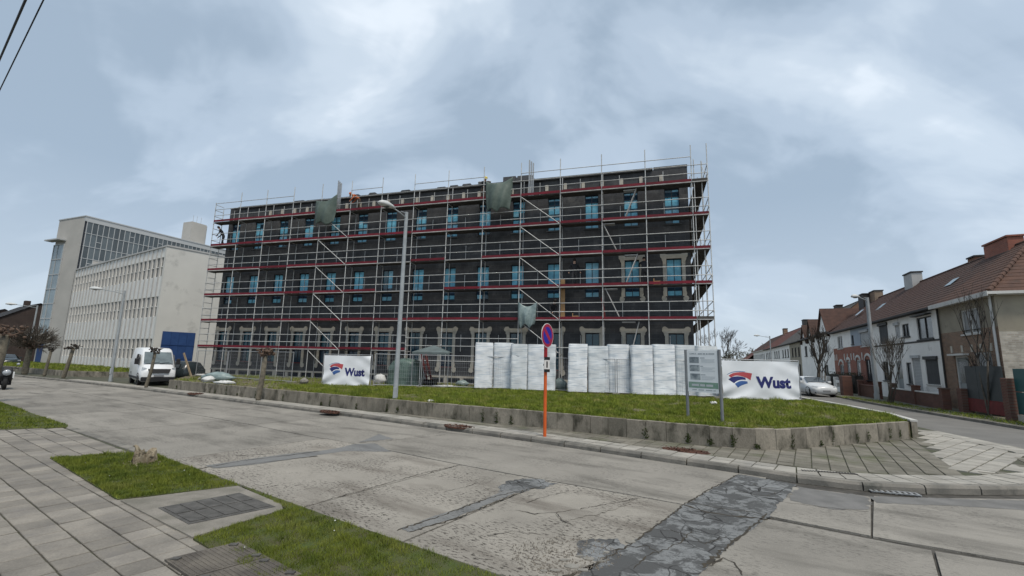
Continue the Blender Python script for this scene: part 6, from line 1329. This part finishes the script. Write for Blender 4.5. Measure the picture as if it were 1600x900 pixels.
# ================================================================== VEHICLES
m_carw = mat('white_paint', (.66, .67, .67), .28, spec=.5); m_cars = mat('silver_white_paint', (.58, .60, .61), .25, spec=.5); m_card = mat('dark_paint', (.022, .030, .033), .25, spec=.5); m_tyre = mat('tyre', (.018, .018, .018), .9); m_rim = mat('rim', (.28, .29, .30), .4, metal=.6); m_cgl = mat('car_glass', (.020, .026, .030), .08, (.05, .06, .065), 1.5, spec=.7); m_blkp = mat('black_trim', (.018, .018, .019), .6); m_hl = mat('headlight', (.42, .45, .47), .15, (.25, .27, .29), 20, spec=.7); m_plate = mat('number_plate', (.20, .205, .215), .6)
m_wsh = mat('windscreen', (.13, .165, .17), .10, (.07, .09, .095), 1.6, spec=.7)
def loft(sections, mats_by=None):
    """sections: list of (x, [(y,z)...half ring from bottom centre to top centre])"""
    b = MB(); n = len(sections[0][1]); ring = 2*n-2; v = []
    for x, h_ in sections:
        full = list(h_)+[(-y, z) for y, z in h_[-2:0:-1]]; v += [(x, y, z) for y, z in full]
    f = [(k*ring+i, (k+1)*ring+i, (k+1)*ring+(i+1) % ring, k*ring+(i+1) % ring) for k in range(len(sections)-1) for i in range(ring)]
    f += [tuple(range(ring)), tuple((len(sections)-1)*ring+i for i in range(ring))[::-1]]
    return b.add(v, f, 0, True)
def wheel(par, x, y, r, w_, sgn):
    M_ = Matrix.Translation((x, y, r)) @ Matrix.Rotation(math.pi/2*sgn, 4, 'X'); o = MB().lathe([(r*.55, -w_/2), (r*.93, -w_/2), (r, -w_/2+.03), (r, w_/2-.03), (r*.93, w_/2), (r*.6, w_/2)], (0, 0, 0), 20, 0, M_).build('wheel', m_tyre, par)
    rb = MB().lathe([(.001, -w_/2+.03), (r*.25, -w_/2+.02), (r*.6, -w_/2+.045)], (0, 0, 0), 20, 0, M_); rb.lathe([(.001, w_/2-.03), (r*.25, w_/2-.02), (r*.62, w_/2-.045)], (0, 0, 0), 20, 0, M_); rb.build('rim', m_rim, o)
def half(w0, zb, zs, zbelt, wtop, ztop, wb=None):
    return [(0, zb), (w0*.86, zb), (w0*.985, zb+.12), (w0, zs), (wb or w0*.985, zbelt), (wtop, ztop-.10), (wtop*.86, ztop-.02), (0, ztop)]
def quadpatch(b, sec, i0, i1, j0, j1, t0=0., t1=1., off=.008, both=True, u0=0., u1=1.):
    """panel lying on the loft between sections i0..i1, ring points j0..j1, inset by fractions"""
    def P(i, j): x, h_ = sec[i]; y, z = h_[j]; return Vector((x, y, z))
    A, B, C_, D = P(i0, j0), P(i1, j0), P(i1, j1), P(i0, j1)
    def bi(u, v_): return (A*(1-u)+B*u)*(1-v_)+(D*(1-u)+C_*u)*v_
    q = [bi(u0, t0), bi(u1, t0), bi(u1, t1), bi(u0, t1)]; n_ = (q[1]-q[0]).cross(q[3]-q[0]).normalized()
    if n_.y < 0: n_ = -n_
    q = [p+n_*off for p in q]; b.add(q, [(0, 1, 2, 3)])
    if both: b.add([(p.x, -p.y, p.z) for p in q], [(3, 2, 1, 0)])
def van(lab, loc, rz, sc=1.0):
    r = root('delivery_van', lab, 'van', loc, rz); r.scale = (sc, sc, sc)     # local +x is the nose
    S = [(2.72, half(.80, .42, .60, .78, .62, .95)), (2.66, half(.90, .32, .60, .92, .74, 1.10)), (2.30, half(.96, .26, .62, 1.05, .82, 1.28)), (1.98, half(.98, .26, .62, 1.10, .85, 1.40, .97)), (1.18, half(1.0, .26, .62, 1.25, .84, 2.22, .99)), (.95, half(1.0, .26, .62, 1.30, .82, 2.40, .995)), (.5, half(1.0, .26, .62, 1.35, .84, 2.50, 1.0)), (-.6, half(1.0, .26, .62, 1.35, .86, 2.53, 1.0)), (-2.55, half(1.0, .28, .62, 1.35, .86, 2.52, 1.0)), (-2.68, half(.96, .36, .62, 1.35, .80, 2.46, .96))]
    bo_ = loft(S).build('body', m_carw, r)
    ws = MB(); 
    y0, y1 = .80, .74
    ws.add([(2.00, -y0, 1.43), (2.00, y0, 1.43), (1.235, y1, 2.19), (1.235, -y1, 2.19)], [(0, 1, 2, 3)]); wso = ws.build('windscreen', m_wsh, r, (.025, 0, .02))
    sg_ = MB(); sg_.add([(1.75, .995, 1.32), (1.02, 1.005, 1.36), (1.02, .93, 2.02), (1.32, .93, 2.02)], [(3, 2, 1, 0)]); sg_.add([(1.75, -.995, 1.32), (1.02, -1.005, 1.36), (1.02, -.93, 2.02), (1.32, -.93, 2.02)], [(0, 1, 2, 3)])
    sg_.add([(.85, 1.008, 1.42), (-.15, 1.008, 1.42), (-.15, .945, 2.05), (.85, .945, 2.05)], [(3, 2, 1, 0)]); sg_.add([(.85, -1.008, 1.42), (-.15, -1.008, 1.42), (-.15, -.945, 2.05), (.85, -.945, 2.05)], [(0, 1, 2, 3)]); sg_.build('side_windows', m_cgl, r)
    MB().add([(2.70, -.52, .86), (2.70, .52, .86), (2.62, .62, 1.14), (2.62, -.62, 1.14)], [(0, 1, 2, 3)]).build('grille', m_blkp, r, (.085, 0, -.04)); MB().bbox(2.60, 2.77, -.92, .92, .30, .58, .04).build('bumper', m_blkp, r); MB().box(2.755, 2.785, -.27, .27, .60, .72).build('number_plate', m_plate, r)
    for s_ in (-1, 1):
        MB().add([(2.66, s_*.60, .92), (2.47, s_*.90, .98), (2.38, s_*.88, 1.20), (2.56, s_*.66, 1.14)], [(0, 1, 2, 3) if s_ > 0 else (3, 2, 1, 0)]).build('headlight', m_hl, r, (.035, s_*.025, .01)); MB().bbox(1.62, 1.78, s_*1.14-.11, s_*1.14+.11, 1.38, 1.78, .04).build('mirror', m_blkp, r)
        MB().box(-2.4, 2.2, s_*1.0-.012, s_*1.0+.012, .42, .56).build('side_trim', m_blkp, r)
        for x in (1.75, -1.55): wheel(r, x, s_*.87, .35, .24, s_); MB().lathe([(.40, 0), (.47, 0)], (0, 0, 0), 24, 0, Matrix.Translation((x, s_*1.005, .36)) @ Matrix.Rotation(math.pi/2, 4, 'X')).build('wheel_arch', m_blkp, r)
    MB().add([(.93, s2*1.009, z) for s2, z in ((1, .5), (1, 1.3))]+[(.955, 1.009, 1.3), (.955, 1.009, .5)], [(0, 1, 2, 3)]).build('door_gap', m_blkp, r)
    for y in (-.18, .35): MB().tube((2.06, y-.3, 1.43), (1.95, y+.25, 1.53), .012, n=4).build('wiper', m_blkp, wso)
    return r
van('white delivery van parked at the driveway left of the building', tuple(G(238, 602, .11)+Vector((-1.2, 1.4, 0))), math.atan2(-.70, .71), .92)
def car(name, lab, loc, rz, paint, est=False, sc=1.0, group=None):
    r = root(name, lab, 'car', loc, rz, group); r.scale = (sc, sc, sc)
    rear = [(-1.5, half(.90, .22, .55, .92, .60, 1.40, .89)), (-2.05, half(.88, .26, .55, .90, .56, 1.22, .86)), (-2.25, half(.80, .38, .58, .80, .60, .95))] if not est else [(-1.5, half(.90, .22, .55, .95, .62, 1.46, .89)), (-2.2, half(.88, .26, .55, .93, .58, 1.38, .86)), (-2.42, half(.80, .38, .58, .86, .62, .98))]
    S = [(2.22, half(.55, .34, .46, .56, .40, .66)), (2.12, half(.78, .22, .50, .66, .58, .76)), (1.75, half(.88, .20, .54, .78, .66, .90)), (1.05, half(.90, .20, .55, .88, .70, 1.00)), (.85, half(.90, .20, .55, .90, .68, 1.06, .89)), (.15, half(.90, .20, .55, .92, .60, 1.40, .89)), (-.5, half(.90, .20, .55, .92, .61, 1.45, .89))]+rear
    loft(S).build('body', paint, r)
    MB().add([(.95, -.66, 1.03), (.95, .66, 1.03), (.22, .55, 1.385), (.22, -.55, 1.385)], [(0, 1, 2, 3)]).build('windscreen', m_cgl, r, (.02, 0, .025))
    sw_ = MB()
    for s_ in (-1, 1):
        xr = -1.5 if not est else -2.0; P = [[(.78, .895, .98), (-.42, .90, .99), (-.42, .665, 1.36), (.12, .66, 1.345)], [(-.5, .90, .99), (xr, .895, .99), (xr+.12, .665, 1.33), (-.5, .665, 1.365)]]
        for q in P: sw_.add([(x, s_*(y+.008), z) for x, y, z in q], [(3, 2, 1, 0) if s_ > 0 else (0, 1, 2, 3)])
    sw_.build('side_windows', m_cgl, r); MB().add([(2.165, -.42, .34), (2.165, .42, .34), (2.15, .46, .56), (2.15, -.46, .56)], [(0, 1, 2, 3)]).build('grille', m_blkp, r, (.04, 0, 0)); MB().box(2.20, 2.235, -.26, .26, .38, .50).build('number_plate', m_plate, r)
    for s_ in (-1, 1):
        MB().add([(2.13, s_*.42, .60), (1.90, s_*.80, .66), (1.80, s_*.80, .78), (2.06, s_*.46, .71)], [(0, 1, 2, 3) if s_ > 0 else (3, 2, 1, 0)]).build('headlight', m_hl, r, (.05, s_*.035, .03)); MB().bbox(.62, .80, s_*1.0-.10, s_*1.0+.10, .98, 1.12, .03).build('mirror', paint, r)
        for x in (1.38, -1.32): wheel(r, x, s_*.78, .32, .21, s_); MB().lathe([(.33, 0), (.385, 0)], (0, 0, 0), 24, 0, Matrix.Translation((x, s_*.897, .34)) @ Matrix.Rotation(math.pi/2, 4, 'X')).build('wheel_arch', m_blkp, r)
        MB().bbox(1.95, 2.14, s_*.62-.13, s_*.62+.13, .27, .40, .02).build('air_intake', m_blkp, r)
    return r
car('parked_car', 'white hatchback parked in the side street behind the right banner', (23.45, 36.2, 0), math.atan2(-.97, -.12), m_cars)
car('estate_car', 'dark estate car behind the site fence at the left end of the scaffold', (-24.4, 33.2, .11), math.pi+PHI+.02, m_card, True)
car('parked_car', 'dark car far left before the blue door', (-62.5, 57.5, 0), math.atan2(-.55, .83), m_card, sc=1.05)
car('parked_car', 'dark car parked at the far left kerb behind the motorcycle', (-70.5, 60.5, 0), math.atan2(-.55, .83), m_card, sc=1.05)
# motorcycle seen from the front
mo = root('motorcycle', 'black and white motorcycle at the left picture edge', 'motorcycle', tuple(G(2, 609, 0)+Vector((-.45, .5, 0))), math.atan2(-.66, .75))
def torus(b, c, R0, r, ax='Y', n1=22, n2=7):
    v = []
    for i in range(n1):
        a = 2*math.pi*i/n1
        for j in range(n2): t = 2*math.pi*j/n2; q = R0+r*math.cos(t); v.append((c[0]+q*math.cos(a), c[1]+r*math.sin(t)*1.15, c[2]+q*math.sin(a)))
    b.add(v, [(i*n2+j, ((i+1) % n1)*n2+j, ((i+1) % n1)*n2+(j+1) % n2, i*n2+(j+1) % n2) for i in range(n1) for j in range(n2)], 0, True)
for x in (.72, -.72): b = MB(); torus(b, (x, 0, .31), .24, .075); w_ = b.build('wheel', m_tyre, mo); MB().lathe([(.03, -.04), (.2, -.02), (.2, .02), (.03, .04)], (x, 0, .31), 16, 0, Matrix.Rotation(math.pi/2, 3, 'X')).build('rim', m_rim, w_)
for s_ in (-1, 1): MB().tube((.72, s_*.10, .31), (.42, s_*.10, 1.0), .03, n=6).build('fork', m_blkp, mo); MB().path([(.40, s_*.05, 1.05), (.36, s_*.25, 1.12), (.26, s_*.40, 1.08)], .02, 5).build('handlebar', m_blkp, mo); MB().path([(.36, s_*.28, 1.10), (.38, s_*.36, 1.28)], .01, 4).build('mirror_stem', m_blkp, mo); MB().lathe([(.001, -.03), (.06, -.02), (.07, .02), (.001, .025)], (.38, s_*.37, 1.32), 10, 0, Matrix.Rotation(math.pi/2, 3, 'Y')).build('mirror', m_hl if s_ > 0 else m_blkp, mo)
fb = loft([(.80, half(.10, .62, .68, .74, .08, .86)), (.66, half(.22, .50, .66, .80, .18, 1.02)), (.45, half(.27, .45, .66, .86, .20, 1.18)), (.2, half(.24, .40, .60, .80, .16, 1.05)), (-.3, half(.22, .35, .55, .72, .18, .85)), (-.7, half(.18, .5, .62, .74, .16, .86)), (-.95, half(.10, .68, .74, .80, .08, .90))]).build('fairing', m_blkp, mo); [MB().bbox(.30, .62, s_*.26-.03, s_*.26+.03, .60, .92, .02).build('side_panel', m_carw, mo) for s_ in (-1, 1)]
MB().lathe([(.001, .05), (.13, .035), (.16, -.04)], (.82, 0, .88), 14, 0, Matrix.Rotation(math.pi/2, 3, 'Y')).build('headlight', m_hl, mo); MB().bbox(-.85, -.05, -.16, .16, .82, .93, .04).build('seat', m_blkp, mo); MB().bbox(-.25, .35, -.24, .24, .22, .52, .05).build('engine', m_blkp, mo); MB().tube((-.1, -.2, .3), (-.85, -.2, .42), .05, n=8).build('exhaust', m_rim, mo)
MB().add([(.66, -.16, 1.0), (.66, .16, 1.0), (.50, .11, 1.20), (.50, -.11, 1.20)], [(0, 1, 2, 3)]).build('windshield', m_blkp, mo); MB().box(.60, .86, -.07, .07, .62, .66).build('mudguard', m_blkp, mo)
# ================================================================== FAR LEFT HOUSES
m_brD = brickmat('dark_brick', (.055, .036, .030), (.042, .03, .026), (.06, .05, .045), .22, .07); m_slate = mat('dark_slate', (.028, .026, .026), .8, (.02, .019, .019), 2)
def block_house(lab, c, rz, W, D, eave, ridge, wm_, rm, ch=True):
    r = root('brick_house', lab, 'house', (*c, 0), rz, 'houses at the far left end'); MB().holed(0, W, 0, eave, [(1+2.6*k, 2.2+2.6*k, z, z+1.5) for k in range(int(W/2.8)) for z in (1.0, 3.9)], 0, .2).build('wall', wm_, r)
    MB().add([(0, 0, 0), (0, D, 0), (0, D, eave), (0, D/2, ridge), (0, 0, eave)], [(4, 3, 2, 1, 0)]).build('side_wall', wm_, r); MB().add([(W, 0, 0), (W, D, 0), (W, D, eave), (W, D/2, ridge), (W, 0, eave)], [(0, 1, 2, 3, 4)]).build('side_wall', wm_, r); MB().box(.2, W-.2, .21, D-.2, 0, eave-.1).build('interior', m_dfr, r)
    rb = MB(); roof_slope(rb, -.2, W+.2, -.3, eave-.1, D/2, ridge+.1, 12); roof_slope(rb, -.2, W+.2, D+.3, eave-.1, D/2, ridge+.1, 12); ro = rb.build('roof', rm, r)
    for k in range(int(W/2.8)):
        for z in (1.0, 3.9): f = MB().box(1+2.6*k, 2.2+2.6*k, .10, .14, z, z+1.5).build('window', m_pvc, r); MB().box(1.1+2.6*k, 1.57+2.6*k, .085, .099, z+.1, z+1.4).build('pane', m_hglass, f); MB().box(1.63+2.6*k, 2.1+2.6*k, .085, .099, z+.1, z+1.4).build('pane', m_hglass, f)
    if ch: c_ = MB().bbox(W*.3, W*.3+1.0, D/2-.4, D/2+.4, ridge-.6, ridge+1.0, .05).build('chimney', wm_, ro)
block_house('dark brick house with slate roof at the far left', (-98.0, 84.0), R_(-33), 14, 10, 7.0, 10.2, m_brD, m_slate)
block_house('pale grey gabled house between the dark house and the tower', (-77.0, 83.0), R_(40), 9, 14, 5.5, 10.0, m_wr, m_slate, False)
block_house('dark brick house beyond the first at the far left edge', (-118.0, 96.0), R_(-33), 16, 10, 7.0, 10.0, m_brD, m_slate)
# ================================================================== WORKERS
m_skin = mat('skin', (.42, .26, .19), .6); m_bclo = mat('black_workwear', (.017, .018, .021), .9, (.026, .027, .03), 12); m_bclo2 = mat('charcoal_workwear', (.024, .026, .030), .9, (.035, .036, .04), 12); m_orj = mat('orange_jacket', (.52, .13, .035), .8, (.42, .10, .03), 10); m_brt = mat('brown_trousers', (.075, .055, .042), .9); m_hely = mat('yellow_helmet', (.56, .44, .09), .4); m_helo = mat('orange_helmet', (.60, .16, .04), .4); m_helw = mat('white_helmet', (.62, .62, .60), .4); m_hair = mat('dark_hair', (.02, .016, .013), .8)
def person(lab, loc, rz, pose, top, legs, helmet=None):
    """one continuous skinned body; pose gives bend of the trunk, arm targets and leg stance"""
    J = pose; names = list(J.keys()); edges = [('pel', 'spn'), ('spn', 'chs'), ('chs', 'nck'), ('nck', 'hdl'), ('hdl', 'hdt')]
    for s_ in 'lr': edges += [('chs', 'sh'+s_), ('sh'+s_, 'el'+s_), ('el'+s_, 'wr'+s_), ('wr'+s_, 'ha'+s_), ('pel', 'hp'+s_), ('hp'+s_, 'kn'+s_), ('kn'+s_, 'an'+s_), ('an'+s_, 'to'+s_)]
    rad = dict(pel=(.155, .115), spn=(.145, .105), chs=(.165, .115), nck=(.058, .058), hdl=(.075, .085), hdt=(.080, .090)); rb = dict(sh=(.070, .070), el=(.048, .048), wr=(.036, .036), ha=(.042, .028), hp=(.095, .095), kn=(.066, .066), an=(.050, .050), to=(.050, .038))
    me = bpy.data.meshes.new('body'); me.from_pydata([J[n] for n in names], [(names.index(a), names.index(b)) for a, b in edges], []); ob = bpy.data.objects.new('tmp', me); COL.objects.link(ob); ob.modifiers.new('s', 'SKIN'); ob.modifiers.new('d', 'SUBSURF').levels = 1
    sv = me.skin_vertices[0].data
    for i, n in enumerate(names): sv[i].radius = rad.get(n) or rb[n[:2]]; sv[i].use_root = (n == 'pel')
    bpy.context.view_layer.update(); m2 = bpy.data.meshes.new_from_object(ob.evaluated_get(bpy.context.evaluated_depsgraph_get())); bpy.data.objects.remove(ob)
    m2.materials.clear(); [m2.materials.append(x) for x in (top, legs, m_skin, m_blk)]; P = {n: Vector(J[n]) for n in names}
    for p in m2.polygons:
        c = p.center; best = min(((c-P[a].lerp(P[b], t)).length, a, b) for a, b in edges for t in (0., .25, .5, .75, 1.)); a, b = best[1], best[2]
        p.material_index = 2 if (b in ('nck', 'hdl', 'hdt') and a != 'chs') or b[:2] == 'ha' else 3 if b[:2] == 'to' else 1 if b[:2] in ('hp', 'kn', 'an') else 0; p.use_smooth = True
    R = root('person', lab, 'person', loc, rz, 'workers on the scaffold'); link('body', m2, R)
    hd = P['hdt']; up = (P['hdt']-P['nck']).normalized(); q = up.to_track_quat('Z', 'Y').to_matrix()
    if helmet: MB().lathe([(.135, -.01), (.13, .0), (.115, .02), (.105, .07), (.07, .12), (.001, .135)], tuple(hd+up*.01), 14, 0, q).build('helmet', helmet, R)
    else: MB().lathe([(.088, -.06), (.098, .0), (.088, .06), (.05, .10), (.001, .115)], tuple(hd), 12, 0, q).build('hair', m_hair, R)
    return R
def pose_stand(bend=0., twist=0., la=(.30, .15, 1.0), ra=(-.30, .15, 1.0), step=.12, crouch=0.):
    """local -y is the direction the person faces"""
    hz_ = .93-crouch; by = -math.sin(bend); bz_ = math.cos(bend); pel = Vector((0, 0, hz_)); ax = Vector((twist*.2, by, bz_)).normalized()
    J = dict(pel=pel, spn=pel+ax*.22, chs=pel+ax*.46, nck=pel+ax*.58, hdl=pel+ax*.66+Vector((0, -.03, 0)), hdt=pel+ax*.77+Vector((0, -.035, .0)))
    for s_, sx, tgt in (('l', 1, la), ('r', -1, ra)):
        sh = J['chs']+Vector((sx*.20, 0, .03)); wr = Vector(tgt); mid = (sh+wr)/2+Vector((sx*.06, .08, -.02)); J['sh'+s_] = sh; J['el'+s_] = mid; J['wr'+s_] = wr; J['ha'+s_] = wr+(wr-mid).normalized()*.11
        hp_ = pel+Vector((sx*.10, 0, -.05)); an = Vector((sx*.13, sx*step, .08)); kn = (hp_+an)/2+Vector((sx*.03, -.05-crouch*.6, 0)); J['hp'+s_] = hp_; J['kn'+s_] = kn; J['an'+s_] = an; J['to'+s_] = an+Vector((sx*.02, -.16, -.03))
    return J
person('worker in orange jacket and helmet bending over the top deck', onf(13.35, .38, ZD[0]+.045), PHI+R_(-70), pose_stand(1.0, 0, (.25, -.62, .75), (-.2, -.6, .7)), m_orj, m_brt, m_helo)
person('worker in black standing on the middle deck near the timber board', onf(29.15, .38, ZD[3]+.045), PHI+R_(25), pose_stand(.12, 0, (.34, -.18, .95), (-.36, -.1, .92)), m_bclo, m_bclo2, None)
person('worker in dark clothes behind the ladder between the plastered windows', onf(33.3, .42, ZD[3]+.045), PHI+R_(180), pose_stand(.2, 0, (.28, -.35, 1.25), (-.28, -.35, 1.2)), m_bclo2, m_bclo, None)
person('worker in black at the far left end of the scaffold', onf(.75, .38, ZD[1]+.045), PHI+R_(-60), pose_stand(.55, 0, (.25, -.4, .85), (-.2, -.45, .8)), m_bclo, m_bclo2, None)
person('worker with yellow helmet on the top deck beside the middle tarpaulin', onf(22.95, .40, ZD[0]+.045), PHI+R_(60), pose_stand(.35, 0, (.25, -.4, .9), (-.25, -.35, .9), crouch=.1), m_bclo2, m_brt, m_hely)
person('worker in black crouching on the deck above the no parking sign', onf(27.75, .40, ZD[4]+.045), PHI+R_(40), pose_stand(.6, 0, (.22, -.45, .5), (-.2, -.45, .45), crouch=.42), m_bclo, m_bclo2, None)
